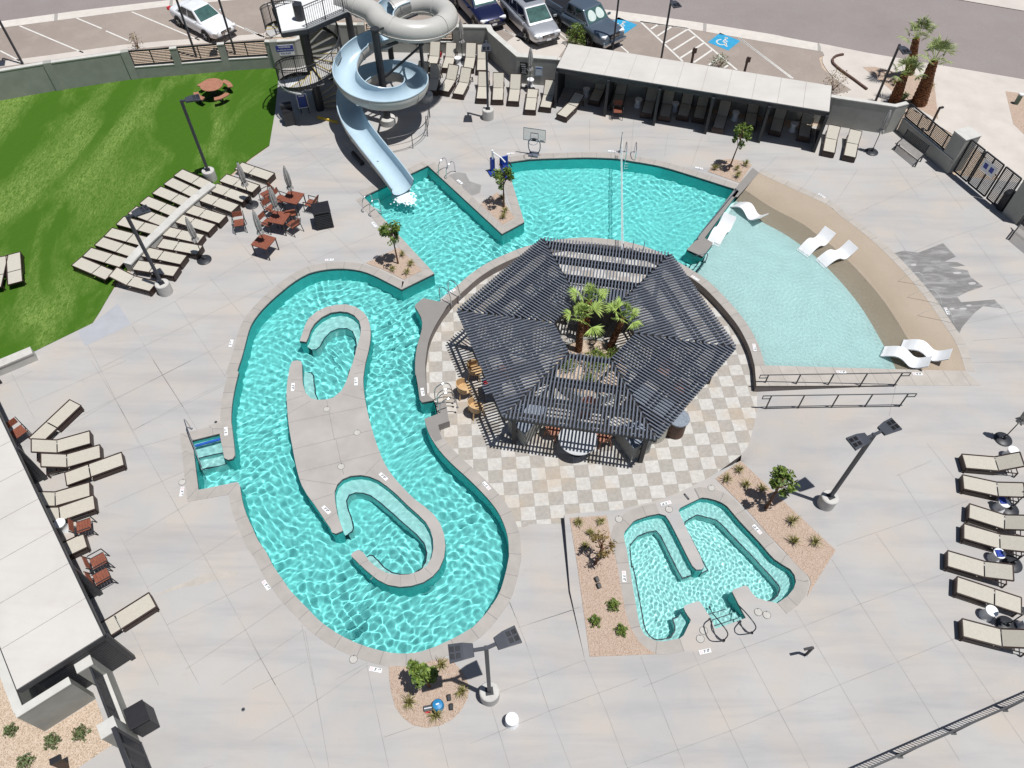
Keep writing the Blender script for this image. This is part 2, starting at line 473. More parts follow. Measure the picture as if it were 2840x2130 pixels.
south_r = smooth_line(P('c1', 1320, 450, 1345, 540, 1400, 640, 1470, 730, 1560, 820, 1660, 910, 1760, 1010, 1840, 1100, 1900, 1190, 1945, 1300, 1965, 1400, 1968, 1500) + P('d1', 1950, 130, 1905, 290, 1845, 400, 1760, 510, 1690, 580, 1590, 640, 1490, 690, 1400, 730, 1300, 765, 1180, 782, 1060, 775, 930, 745, 810, 705, 710, 660, 610, 600, 510, 525, 435, 448, 355, 367, 280, 285, 230, 210, 160, 110, 105, 0) + P('c0', 1980, 1380, 1940, 1290, 1890, 1180, 1860, 1080, 1840, 960))
entry = P('c0', 1820, 930, 1522, 992, 1475, 612, 1685, 560, 1720, 748, 1750, 762, 1785, 752, 1800, 730)
west_r = smooth_line(P('c0', 1800, 730, 1795, 640, 1785, 560, 1775, 480, 1775, 400, 1785, 300, 1808, 180, 1830, 90) + P('b0', 1820, 1460, 1850, 1370, 1875, 1280, 1895, 1200, 1925, 1110, 1985, 1020, 2070, 930, 2150, 860) + P('b1', 277, 808, 330, 770, 430, 715, 560, 685, 700, 678, 830, 695, 930, 730, 1040, 785, 1143, 838))
tip_w = P('b1', 1395, 715)
isl_out_e = smooth_line(P('b1', 362, 1233, 378, 1190, 398, 1130, 432, 1060, 490, 1010, 560, 975, 650, 955, 720, 952, 790, 970, 850, 1010, 890, 1070, 905, 1140, 905, 1220, 890, 1310, 865, 1410, 850, 1520)
    + P('c1', 850, 160, 857, 250, 868, 320, 885, 400, 910, 500, 940, 600, 975, 700, 1020, 800, 1080, 890, 1160, 980, 1240, 1060, 1320, 1120, 1390, 1180, 1440, 1250, 1470, 1330, 1480, 1420, 1470, 1510, 1430, 1600)
    + P('d1', 1380, 190, 1310, 235, 1220, 262, 1130, 270, 1040, 255, 960, 215, 880, 150, 810, 85, 760, 35))
isl_tip_s = P('c1', 757, 1490, 775, 1470, 812, 1452, 845, 1468)
isl_in_s = smooth_line(P('c1', 855, 1478, 900, 1540, 950, 1585, 1030, 1630, 1110, 1645, 1200, 1640, 1280, 1615, 1340, 1570, 1375, 1510, 1388, 1440, 1385, 1370, 1365, 1300, 1330, 1240, 1270, 1180, 1190, 1110, 1110, 1030, 1040, 970, 970, 920, 900, 890, 830, 878, 750, 885, 690, 910, 650, 950, 630, 1005, 635, 1080, 650, 1170, 680, 1260, 693, 1298))
isl_out_w = smooth_line(P('c1', 600, 1290, 540, 1200, 480, 1110, 420, 1030, 380, 960, 350, 870, 325, 760, 305, 650, 285, 540, 272, 430, 265, 330, 262, 250, 270, 150, 285, 60) + P('b1', 300, 1400))
isl_in_n = smooth_line(P('b1', 380, 1405, 382, 1450, 385, 1540) + P('c1', 390, 190, 408, 248, 450, 290, 500, 302, 560, 300, 620, 285, 680, 235, 720, 160, 745, 85) + P('b1', 770, 1400, 800, 1290, 825, 1200, 832, 1130, 820, 1080, 780, 1035, 730, 1012, 670, 1005, 600, 1015, 530, 1050, 475, 1100, 445, 1150, 428, 1205, 412, 1240))
island = isl_out_e + isl_tip_s + isl_in_s + P('c1', 690, 1307, 640, 1328, 610, 1318) + isl_out_w + P('b1', 312, 1387, 342, 1382, 372, 1388) + isl_in_n
divider = P('b2', 1768, 62, 1480, 445, 1395, 532) + P('k4', 690, 725, 960, 385, 975, 335, 745, 205) + P('b2', 1795, 85)
spa = smooth_line(P('c2', 1333, 1148, 1345, 1130, 1490, 1058)) + smooth_line(P('c2', 1515, 1051, 1560, 1056, 1620, 1072, 1668, 1092, 1705, 1118, 1800, 1230, 1950, 1390) + P('d3', 300, 60, 420, 135, 452, 180, 463, 230, 445, 285, 400, 340, 322, 395)) \
    + P('s0', 1960, 540, 1800, 490, 1720, 400, 1682, 335, 1640, 320, 1485, 374, 1460, 405, 1520, 520, 1570, 620, 1652, 772, 1345, 884, 1222, 922, 1180, 800, 1140, 740, 1100, 680, 1050, 600, 1010, 547, 970, 540, 805, 598, 785, 630, 810, 690, 885, 800) \
    + smooth_line(P('s0', 880, 815, 830, 920, 785, 1015, 730, 1057, 600, 1085, 500, 1100, 400, 1095, 320, 1060, 240, 1010, 190, 920, 160, 820, 120, 600, 70, 300) + P('c2', 951, 1548, 935, 1450, 912, 1345, 922, 1308, 985, 1235, 1005, 1222, 1100, 1190, 1185, 1174, 1232, 1188, 1262, 1230, 1330, 1360, 1400, 1500, 1440, 1575)) \
    + P('c2', 1470, 1603, 1510, 1602, 1530, 1582, 1500, 1500, 1430, 1360, 1370, 1240)

# ---- ground, deck
big = lambda r: [Vector((-r, -r, 0)), Vector((r, -r, 0)), Vector((r, r, 0)), Vector((-r, r, 0))]
inner_cut = [Vector(v) for v in ((-14, 4.5, 0), (14.5, 7, 0), (19.5, 17, 0), (19.5, 26, 0), (13, 33, 0), (-1, 36, 0), (-8.5, 33.5, 0), (-12, 24, 0), (-14.5, 14, 0))]
g = MB().poly([v + Vector((0, 60, -.03)) for v in big(220)], [[v + Vector((0, 0, -.03)) for v in inner_cut]])
tag(g.build('ground', M['ground']), kind='structure')

# ramps: two graded areas of the deck fall to the pavilion floor
ck_arc = P('k0', 1755, 965, 1768, 1100, 1768, 1250, 1752, 1420, 1690, 1659, z=ZP) + P('c2', 1890, 580, 1860, 660, 1816, 730, z=ZP)
ck_arc = [at('c3', 152, 205, ZP)] + ck_arc
rampE_out = P('c3', 1230, 192, 1180, 420, 1000, 620, 760, 820, 520, 1000, 300, 1010, 40, 768)
ck_s = [at('c1', 2010, 1245, ZP), at('c2', 440, 1212, ZP)]
rampS_out = [at('d1', 1880, 415), at('d2', 612, 818)]
rampS = [at('d1', 1880, 415), at('d1', 1990, 330), at('d1', 2042, 180), at('d1', 2058, 40)] + [at('c1', 2045, 1350), at('c1', 2012, 1240)] + [at('c2', 430, 1205), at('c2', 612 - 160, 1659 - 330)] + [at('d2', 500, 300), at('d2', 612, 818)]
rampE = [at('c3', 152, 190)] + [at('c3', 1230, 192)] + rampE_out[1:] + [at('c2', 1816, 722), at('c2', 1890, 570)] + [at('k0', 1690, 1630), at('k0', 1752, 1390), at('k0', 1770, 1250), at('k0', 1770, 1080), at('k0', 1757, 960)]

# the sunken pavilion area: what lies between the ring walls, the ramps and the spa terrace
DECK_OUT = P('N', -900, 1400, -900, 2600, 1420, 3100, 3700, 2700, 3600, 1200) + P('z5', 2600, 1600, 1150, 1420, 980, 1290, 420, 820) + P('a3', 1140, 1020, 690, 950) + P('a2', 2260, 990, 400, 640, 385, 650, 100, 600) + P('a1', 2030, 590, 1800, 410, 1270, 405, 650, 390, 350, 500, 195, 535) + P('a1', 165, 880, 130, 1120, 0, 1215) + P('z2', 1990, 0, 500, 1400, 330, 1659) + P('b0', 880, 820, 710, 1095, 260, 1315, 0, 1480)
hole_union = bay + pen_r + arc_n + P('a3', 130, 1292) + beach_o + [beach_s[0], beach_s[1]] + [at('b3', 160, 1545), at('c3', 1230, 192)] + rampE_out[1:] + P('c2', 1640, 850, 1590, 885, 1440, 960, 1290, 1030, 1140, 1082, 1010, 1110, 905, 1138, 785, 1152, 455, 1178) + [at('d2', 500, 300), at('d2', 612, 818), at('d1', 1905, 290 + 60)] 
k_cut = min(range(len(south_r)), key=lambda i: (south_r[i] - at('d1', 1840, 405)).length)
hole_union = hole_union[:-1] + south_r[k_cut:] + entry[:-1] + west_r + tip_w
deck = MB().poly(DECK_OUT, [hole_union, spa])
tag(deck.build('pool_deck', M['deck']), kind='structure')

# ---- sloping ramps
def slope_mesh(poly, inn, out, name):
    xs = [p.x for p in poly]; ys = [p.y for p in poly]; m = MB()
    st = .22; X, Y = np.meshgrid(np.arange(min(xs) - st, max(xs) + st, st), np.arange(min(ys) - st, max(ys) + st, st))
    di = edge_dist(inn, X, Y, False); do = edge_dist(out, X, Y, False)
    Z = ZP * do / np.maximum(di + do, 1e-6)
    Z = np.where(inside(FLOOR_POLY, X, Y), ZP - .012, Z - .006)
    ok = inside(poly, X, Y) | (edge_dist(poly, X, Y) < .30)
    idx = -np.ones(X.shape, int); vs = []
    fs = []
    H, W = X.shape
    def vid(i, j):
        if idx[i, j] < 0:
            idx[i, j] = len(vs); vs.append((X[i, j], Y[i, j], min(-.004, Z[i, j] - .004)))
        return idx[i, j]
    for i in range(H - 1):
        for j in range(W - 1):
            if ok[i, j] and ok[i, j + 1] and ok[i + 1, j] and ok[i + 1, j + 1]:
                fs.append((vid(i, j), vid(i, j + 1), vid(i + 1, j + 1), vid(i + 1, j)))
    m.add(vs, fs, True)
    return tag(m.build(name, M['deck']), kind='structure')

# ---- pavilion floor
FLOOR_POLY = [at('c1', 1440, 520), at('c1', 1470, 640)] + smooth_line(P('c1', 1560, 690, 1640, 775, 1750, 875, 1850, 965, 1940, 1085, 1995, 1200)) + P('c1', 2012, 1243) + P('c2', 440, 1212, 470, 1195, 785, 1170, 905, 1150, 1010, 1125, 1140, 1100, 1290, 1050, 1440, 980, 1590, 905, 1640, 875, 1816, 745) + ck_arc[::-1] + [at('b3', 140, 1500)]
ring_mid = offset(shelf_w, .24)
FLOOR_POLY = FLOOR_POLY[:-1] + [v for v in ring_mid] + P('b1', 1500, 940, 1380, 960, 1370, 1060, 1355, 1200, 1310, 1350, 1300, 1500) + P('c1', 1300, 120, 1330, 250, 1400, 290, 1425, 400)
fm = MB().poly([Vector((v.x, v.y, ZP)) for v in FLOOR_POLY])
tag(fm.build('pavilion_floor', M['checker']), kind='structure')

slope_mesh(rampE, ck_arc, rampE_out, 'ramp')
slope_mesh(rampS, ck_s, rampS_out, 'ramp')

# ---- basin
bz = -1.15
basin = MB().poly([Vector((v.x, v.y, bz)) for v in inner_cut])
bo = tag(basin.build('pool_floor', M['plaster']), kind='structure')
walls = MB(); tiles = MB()
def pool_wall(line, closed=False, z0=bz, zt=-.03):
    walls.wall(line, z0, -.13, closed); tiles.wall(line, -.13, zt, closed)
main_line = bay + pen_r + arc_n
pool_wall(main_line)
pool_wall(nub_n + east_r + recess + south_r + entry + west_r + tip_w + bay[:1])
pool_wall([v for v in shelf_w if v.x < 8.2])
pool_wall(divider, True)
pool_wall(island, True)
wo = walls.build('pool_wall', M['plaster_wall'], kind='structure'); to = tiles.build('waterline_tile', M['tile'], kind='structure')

# ---- copings
def coping(line, w, name, mat, closed=False, z=.012, thick=.08):
    m = MB(); inn = [Vector((v.x, v.y, z)) for v in line]; out = offset(inn, w, closed)
    if closed: inn = inn + inn[:1]; out = out + out[:1]
    low = [Vector((v.x, v.y, z - thick)) for v in inn]
    lowo = [Vector((v.x, v.y, -.02)) for v in out]
    n = len(inn); d = [0]
    for a, b in zip(inn, inn[1:]): d.append(d[-1] + (b - a).length)
    m.add(low + inn + out + lowo, [(k * n + i, k * n + i + 1, (k + 1) * n + i + 1, (k + 1) * n + i) for k in range(3) for i in range(n - 1)])
    m.uv = [(x, k) for k in range(4) for x in d]
    return tag(m.build(name, mat), kind='structure')
CW = .43
coping(main_line[1:], CW, 'pool_coping', M['coping'])
coping([main_line[0], main_line[1]], CW, 'pool_coping', M['coping'])
coping([v for v in south_r if (v - south_r[-1]).length > .35] + P('c0', 1829, 938) + entry[1:4], CW, 'pool_coping', M['coping'])
coping([v for v in west_r if v.y > at('c0', 1775, 500).y] + tip_w + bay[:1], CW, 'pool_coping', M['coping'])
nub_w = P('c0', 1600, 500, 1690, 470, 1770, 440, 1775, 480, 1785, 560, 1795, 640, 1802, 725, 1785, 752, 1750, 762, 1720, 748, 1685, 562)
m = MB().prism(nub_w, -.10, .0165); m.uv = [(v[1] * .9 + .2, 0) for v in m.v]; tag(m.build('pool_coping', M['coping']), kind='structure')
# ---- kiddie pool: beach entry, shelf, dividing wall, steps
mat_e = smooth_line(P('b3', 10, 135, 190, 285, 350, 372, 500, 470, 650, 590, 800, 740, 950, 920, 1060, 1090, 1150, 1250, 1210, 1360, 1252, 1450))
ZS = -.22
nb = 60
bo_ = resample([beach_o[0]] + beach_o[1:], nb)
me_ = [Vector((v.x, v.y, ZS)) for v in resample(mat_e, nb)]
rows = [[a.lerp(b, k / 6) for a, b in zip(bo_, me_)] for k in range(7)]
m = MB(); m.add([v for r in rows for v in r], [(k * nb + i, (k + 1) * nb + i, (k + 1) * nb + i + 1, k * nb + i + 1) for k in range(6) for i in range(nb - 1)], True)
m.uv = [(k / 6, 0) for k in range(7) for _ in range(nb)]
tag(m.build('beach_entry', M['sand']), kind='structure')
shelf = [Vector((v.x, v.y, ZS)) for v in mat_e + [at('b3', 1252, 1452), at('b3', 225, 1425)] + [v for v in shelf_w if v.x > 8.0 and (v - shelf_w[0]).length < (at('k4', 455, 1185) - shelf_w[0]).length] + P('k4', 455, 1185, 700, 870, 800, 600, 1000, 300) + P('b2', 1700, 180)]
m = MB().poly(shelf); L0 = P('k4', 700, 870, 455, 1185); m.wall([at('k4', 790, 755)] + L0 + [at('k4', 400, 1255)], -.45, ZS)
tag(m.build('tanning_shelf', M['shelf']), kind='structure')
m = MB(); lines = [P('k4', 790, 757, 400, 1255), P('k4', 640, 720, 270, 1178), P('k4', 440, 737, 150, 1100), P('k4', 300, 700, 20, 1055)]
e = MB()
for k in range(3):
    z = -.45 - .23 * k; a, b = lines[k], lines[k + 1]
    m.poly([Vector((p.x, p.y, z)) for p in (a[0], a[1], b[1], b[0])]); m.wall([b[0], b[1]], bz, z)
    for q in ((a if k == 0 else None), b):
        if q:
            zz = ZS if q is a else z; w = .025
            d = (q[1] - q[0]).normalized(); n2 = Vector((-d.y, d.x, 0)) * w
            e.add([Vector((p.x, p.y, zz + .004)) for p in (q[0] + n2, q[1] + n2, q[1] - n2, q[0] - n2)], [(0, 1, 2, 3)])
tag(m.build('pool_steps', M['bench']), kind='structure'); tag(e.build('step_edge_tile', M['tile']), kind='structure')
dv = MB().prism(divider, -.09, .012); dv.add([Vector((v.x, v.y, .012)) for v in P('b2', 1768, 62) + P('a3', 130, 1288, 180, 1325) + P('b3', 15, 130) + P('b2', 1745, 128)], [(0, 1, 2, 3, 4)])
tag(dv.build('pool_divider', M['coping']), kind='structure')
# ring wall between the water and the sunken pavilion
rin = offset(shelf_w, CW)
coping(shelf_w, CW, 'pool_coping', M['coping'])
wcop = nub_n + east_r + recess[:2] + [at('c1', 1335, 255)] + [at('c1', 1328, 110)] + smooth_line(P('b1', 1326, 1400, 1350, 1240, 1400, 1120, 1462, 1018)) + [v for v in reversed(rin[-3:])]
m = MB().prism(wcop, -.09, .0165)
m.prism(P('c1', 1320, 448, 1418, 412, 1512, 465, 1425, 495, 1440, 560, 1455, 600, 1400, 625, 1345, 540), ZP, .0170)
m.prism(P('k2', 262, 1300, 420, 1292, 472, 1590, 300, 1490), ZP, .008)
tag(m.build('pool_coping', M['coping'])  , kind='structure')
m = MB()
iw = [Vector((v.x, v.y, 0)) for v in rin[:-2]] + [v for v in reversed(smooth_line(P('b1', 1326, 1400, 1350, 1240, 1400, 1120, 1462, 1018)))] + P('c1', 1328, 110, 1335, 255, 1392, 300)
m.wall(iw, ZP - .05, -.02)
m.wall([at('b3', 225, 1420), at('c3', 160, 195), at('c3', 1230, 192)][1:], ZP - .05, -.005)
m.wall([rin[0], at('c3', 160, 195)], ZP - .05, -.005)
m.wall(offset(south_r[:k_cut + 2], CW - .01), ZP - .1, -.02)
m.wall([at('d2', 612, 818), at('d2', 500, 300)] + P('c2', 455, 1178, 785, 1152, 905, 1138, 1010, 1110, 1140, 1082, 1290, 1030, 1440, 960, 1590, 885, 1640, 850, 1816, 722) + [at('c3', 40, 768)] + [at('c3', 300, 1010)], ZP - .1, -.005)
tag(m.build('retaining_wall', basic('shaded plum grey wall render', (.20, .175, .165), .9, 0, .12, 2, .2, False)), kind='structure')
# kiddie south coping: fills the strip down to the handrail
m = MB().prism(P('b3', 225, 1420, 1250, 1450, 1762, 1463) + P('c3', 1880, 190, 1230, 192, 160, 195) + [rin[0]], -.09, .010)
m.uv = [(v[0] + .2 * v[1], 0) for v in m.v]
tag(m.build('pool_coping', M['coping_dark']), kind='structure')
bc = [Vector((v.x, v.y, 0)) for v in beach_o]
coping(bc, CW * .9, 'pool_coping', M['coping_dark'], z=.006)
# ---- river island
isl = MB().prism(island, -.09, .012)
tag(isl.build('river_island', basic('taupe island concrete', (.375, .348, .328), .85, 0, .10, .9, .3, False)), kind='structure')
def band(inn, out, z, name, mat=None):
    a = [Vector((v.x, v.y, z)) for v in inn]
    poly = a + [Vector((v.x, v.y, z)) for v in out]
    mm = MB().poly(poly); mm.wall(a, bz, z)
    tag(mm.build(name, mat or M['bench']), kind='structure')
    e = MB(); e.strip([v + Vector((0, 0, .004)) for v in offset(a, .022)], [v + Vector((0, 0, .004)) for v in offset(a, -.022)])
    tag(e.build('bench_edge_tile', M['tile']), kind='structure')
bn = smooth_line(P('c1', 412, 55, 440, 58, 458, 85, 462, 140, 470, 210, 490, 265, 520, 297, 560, 300, 620, 280, 680, 220, 720, 110, 737, 30) + P('b1', 742, 1490, 760, 1400, 780, 1280, 785, 1180, 760, 1125, 710, 1097, 650, 1100, 590, 1125, 540, 1180, 505, 1240, 478, 1264, 445, 1263))
k0_ = min(range(len(isl_in_n)), key=lambda i: (isl_in_n[i] - at('b1', 383, 1480)).length)
band(bn, list(reversed(isl_in_n[k0_:])) + P('b1', 385, 1432), -.42, 'pool_bench')
bs = smooth_line(P('c1', 725, 1298, 755, 1280, 765, 1250, 750, 1180, 720, 1100, 712, 1040, 730, 1000, 780, 980, 840, 985, 900, 1005, 960, 1050, 1060, 1135, 1170, 1235, 1250, 1300, 1310, 1370, 1330, 1440, 1320, 1520, 1290, 1570, 1220, 1605, 1140, 1612, 1060, 1595, 1000, 1555, 950, 1500, 915, 1465, 890, 1463, 860, 1480))
band(bs, list(isl_in_s[2:]) + P('c1', 700, 1312), -.42, 'pool_bench')
# ---- river entry stairs
m = MB(); e = MB()
for (x0, y0, x1, y1, z) in ((1500, 725, 1725, 676, -.34), (1520, 797, 1740, 742, -.60)):
    q = P('c0', 1450, 600, 1760, 525) + P('c0', x1, y1, x0, y0)
    m.prism(q, bz, z); e.add([v + Vector((0, 0, z + .004)) for v in P('c0', x0, y0 - 8, x1, y1 - 8, x1, y1, x0, y0)], [(0, 1, 2, 3)])
tag(m.build('pool_steps', M['bench']), kind='structure'); tag(e.build('step_edge_tile', M['tile']), kind='structure')
# ---- spa
m = MB().poly([Vector((v.x, v.y, -.95)) for v in spa]); tag(m.build('spa_floor', plaster_mat('spa plaster', (.42, .83, .80))), kind='structure')
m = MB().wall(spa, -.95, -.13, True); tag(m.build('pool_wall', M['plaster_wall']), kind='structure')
m = MB().wall(spa, -.13, -.005, True); tag(m.build('waterline_tile', M['tile']), kind='structure')
def spa_part(a, b):
    i = min(range(len(spa)), key=lambda k: (spa[k] - a).length); j = min(range(len(spa)), key=lambda k: (spa[k] - b).length)
    return spa[i:j + 1] if i <= j else spa[i:] + spa[:j + 1]
bl = smooth_line(P('s0', 740, 705, 680, 722, 655, 735, 668, 770, 690, 850, 680, 920, 630, 990, 560, 1015, 450, 1027, 400, 1020, 340, 980, 280, 900, 250, 800, 205, 540, 165, 350, 130, 150, 95, 0) + P('c2', 985, 1550, 970, 1420, 972, 1380, 1030, 1315, 1100, 1285, 1170, 1272, 1205, 1310, 1280, 1460, 1330, 1560)) + P('c2', 1375, 1640, 1440, 1618)
band(bl, list(reversed(spa_part(at('s0', 790, 645), at('c2', 1440, 1575)))), -.45, 'spa_bench')
br = P('c2', 1525, 1600, 1572, 1577) + smooth_line(P('c2', 1530, 1500, 1460, 1360, 1392, 1235, 1396, 1205, 1430, 1180, 1490, 1150, 1540, 1163, 1640, 1190, 1690, 1235, 1790, 1340, 1900, 1450) + P('d2', 2110, 200) [0:0] + P('s0', 1910, 0, 2060, 160, 2150, 265, 2168, 310, 2140, 400, 2060, 470, 1990, 492, 1880, 470, 1800, 420, 1755, 375)) + P('s0', 1722, 382)
band(br, list(reversed(spa_part(at('c2', 1525, 1578), at('s0', 1715, 395)))), -.45, 'spa_bench')
m = MB(); e = MB()
for (pts, z) in (((1090, 660, 1420, 562), -.70), ((1140, 765, 1490, 648), -.48), ((1190, 858, 1575, 730), -.27)):
    x0, y0, x1, y1 = pts
    q = P('s0', x0 - 10, y0, x1 + 60, y1 - 15, 1700, 800, 1200, 960)
    m.prism(q, -.95, z)
    e.add([v + Vector((0, 0, z + .005)) for v in P('s0', x0, y0, x1, y1, x1, y1 + 14, x0, y0 + 14)], [(0, 1, 2, 3)])
tag(m.build('spa_steps', M['bench']), kind='structure'); tag(e.build('step_edge_tile', M['tile']), kind='structure')
for a, b in ((at('c2', 1500, 1054), at('s0', 2080, 565)), (at('s0', 730, 1057), at('c2', 1185, 1174))):
    coping(list(reversed(spa_part(a, b)))[::-1], CW, 'spa_coping', M['coping'])

# ---- planting beds
def bed(pts, z=.009, name='gravel_bed', mat=None):
    tag(MB().poly([Vector((v.x, v.y, z)) for v in pts]).build(name, mat or M['gravel']), kind='structure')
bed(P('b1', 870, 636, 1120, 517, 1303, 694, 1160, 764, 1080, 722, 1000, 686), .016)
bed(P('b1', 1748, 182, 1880, 92, 2012, 292, 1918, 342), .016)
bed(smooth_line(P('a2', 1555, 1316, 1600, 1262, 1640, 1232, 1700, 1222, 1780, 1228, 1895, 1266)) + P('a2', 1802, 1405), .016)
bed(P('c2', 497, 1208, 780, 1187) + smooth_line(P('d2', 865, 130, 900, 330, 930, 480, 965, 580, 1030, 690, 1090, 745, 1165, 787)) + P('d2', 652, 806, 555, 100), .016)
bed(P('c3', 40, 770, 768, 1457, 640, 1659) + smooth_line(P('d3', 600, 262, 548, 345)) + smooth_line(P('d3', 578, 240, 560, 190) + P('c3', 470, 1570, 400, 1490, 240, 1325, 100, 1160, -155, 905)), .016)
bed(P('d1', 1047, 880, 1160, 880, 1300, 855) + smooth_line(P('d1', 1480, 815, 1545, 850, 1610, 920, 1655, 1010, 1662, 1070, 1650, 1130, 1600, 1220, 1530, 1290, 1440, 1335, 1330, 1352, 1230, 1330, 1150, 1270, 1095, 1190, 1065, 1080, 1050, 980)), .016)
# ---- lawn
lawn = P('a0', -2600, 1300, 0, 770, 435, 693, 1012, 607, 1372, 575, 1725, 540, 2080, 521, 2135, 518) + P('a1', 208, 528, 172, 870, 130, 1115, 0, 1205) + P('a0', 1900, 1232) + P('z2', 1655, 262, 1100, 800, 640, 1215, 490, 1395) + P('b0', 770, 1005, 712, 1095, 258, 1316, 0, 1440, -1500, 2100)
grass = MB().poly([Vector((v.x, v.y, .012)) for v in lawn])
tag(grass.build('lawn', M['grass']), kind='structure')
# lighter repaired slab beside the lawn
bed(P('b0', 712, 1098, 905, 945, 1005, 1105, 655, 1272, 597, 1165), .004, 'repaired_slab', basic('new grey concrete slab', (.365, .37, .40), .85, 0, .06, 1.5, .3, False))
# ---- streets
def sheet(name, pts, z, mat): tag(MB().poly([Vector((v.x, v.y, z)) for v in pts]).build(name, mat), kind='structure')
kerb_lo = P('a0', -1500, 440, -600, 300, 0, 213, 560, 140, 1000, 82, 1340, 40, 1900, -10) + P('a1', 500, -60, 1100, -90, 1700, -30) + P('a2', 270, 78, 780, 140, 1030, 167, 1400, 217, 1700, 270, 2212, 357) + P('a3', 720, 404)
kerb_hi = P('a0', -1500, 370, -600, 245, 0, 163, 640, 75, 1290, 0) + P('a1', 0, -75, 500, -130, 1100, -160, 1700, -100) + P('a2', 270, 12, 760, 70, 1100, 115, 1500, 172, 1990, 252, 2212, 290) + P('a3', 460, 300, 1000, 402, 1530, 492, 2212, 608, 3200, 800)
road_hi = P('a3', 3600, 300, 2212, 85, 1720, 0, 1000, -90) + P('a2', 1400, -230, 0, -430) + P('a0', 1600, -420, 0, -300, -1500, -60)
sheet('road', kerb_hi + road_hi, -.014, M['road'])
far_hi = P('a3', 3600, 180, 2212, 0, 1720, -80, 1000, -170) + P('a2', 1400, -310, 0, -520) + P('a0', 1600, -500, 0, -370, -1500, -130)
sheet('far_kerb', road_hi + far_hi[::-1], .02, M['kerb'])
park = kerb_lo + P('a3', 640, 440, 665, 520, 760, 600, 890, 690, 740, 740) + P('a2', 400, 545, 100, 440) + P('a1', 1830, 220, 1560, 190, 650, 160, 100, 300) + P('a0', 2080, 300, 1290, 360, 925, 400, 330, 487, -1500, 780)
sheet('parking_lot', park, -.010, M['asphalt'])
n_k = 40
A, B = resample(kerb_lo, n_k), resample(kerb_hi[:-4] + P('a3', 720, 345), n_k)
m = MB(); m.strip([v + Vector((0, 0, -.004)) for v in A], [v + Vector((0, 0, -.004)) for v in B])
m.uv = [(i * 2.1 / 3, 0) for i in range(n_k)] * 2
tag(m.build('kerb_strip', coping_mat('pale gutter concrete', (.60, .555, .51), 3.0)), kind='structure')
# entrance pavement on the right with its kerb return
pave = P('a3', 640, 330, 1000, 402, 1530, 492, 2212, 608, 3200, 800, 3400, 2600, 2212, 1700, 1900, 1180, 1350, 830, 1225, 822, 735, 735, 890, 690) + smooth_line(P('a3', 890, 690, 760, 600, 690, 520, 665, 460, 680, 425, 720, 404))[1:-1]
sheet('pavement', pave, -.002, M['kerb'])
m = MB(); kr = smooth_line(P('a3', 1005, 690, 900, 612, 800, 540, 745, 490, 740, 465, 770, 435, 860, 420, 1000, 425), .2)
m.bar((0, 0, -5), (0, 0, -5.1), .1)
for a, b in zip(kr[:18], kr[1:19]): m.bar(a + Vector((0, 0, .05)), b + Vector((0, 0, .05)), .12, .12)
tag(m.build('kerb_edge', basic('rust brown kerb face', (.10, .055, .045), .8)), kind='structure')
bed(P('d0', -900, -400, -250, 300, 345, 1382, 735, 1132, 862, 1480, 600, 1659, 380, 2212, -900, 2600), .006, mat=M['ground'])
bed(P('a3', 975, 515, 1070, 512, 1250, 560, 1520, 600, 1555, 915, 1340, 800, 1210, 770, 1205, 700), .004)
bed(P('a3', 2070, 700, 2600, 770, 2700, 1300, 2212, 1030, 2130, 950), .004)
# parking-side kerb behind the boundary wall
wl = P('a0', -1500, 745, 0, 512, 330, 470, 925, 385, 1295, 350, 1670, 325, 2030, 295) + P('a1', 120, 285, 370, 280)
m = MB(); A = [Vector((v.x, v.y, -.004)) for v in wl]; m.strip(A, offset(A, .62)); tag(m.build('kerb_strip', M['kerb']), kind='structure')
sheet('pavement', P('a1', 1560, 200, 1830, 215, 2040, 430) + P('a2', 100, 440, 390, 470, 490, 330, 240, 160, 0, 330), -.004, M['kerb'])
# painted lines
m = MB()
def line(a, b, w=.10, z=-.004):
    d = (b - a).normalized(); n2 = Vector((-d.y, d.x, 0)) * w / 2
    m.add([Vector((p.x, p.y, z)) for p in (a + n2, b + n2, b - n2, a - n2)], [(0, 3, 2, 1)])
for t, x0, y0, x1, y1 in (('a0', 150, 197, 638, 403), ('a0', 585, 137, 780, 218), ('a0', 812, 236, 1050, 338), ('a0', 1010, 90, 1530, 308), ('a0', 1780, 178, 2010, 280), ('a0', 0, 388, 150, 465),
        ('a1', 1700, 120, 2200, 355), ('a2', 0, 232, 200, 340), ('a2', 870, 335, 950, 405), ('a2', 1800, 290, 2212, 600), ('a3', 25, 290, 430, 600), ('a2', 180, 60, 480, 300), ('a1', 100, 20, 220, 75), ('a1', -60, 215, 90, 282)):
    line(at(t, x0, y0), at(t, x1, y1))
for x0, y0, x1, y1 in ((1040, 165, 1365, 470), (1400, 217, 1780, 535), (1040, 165, 1400, 217), (1120, 222, 1180, 185), (1170, 275, 1285, 200), (1230, 328, 1400, 225), (1290, 385, 1460, 278), (1345, 445, 1525, 330), (1450, 478, 1590, 382), (1560, 500, 1655, 437), (1680, 520, 1720, 495)):
    line(at('a2', x0, y0), at('a2', x1, y1), .13)
tag(m.build('parking_line', M['paint']), kind='structure')
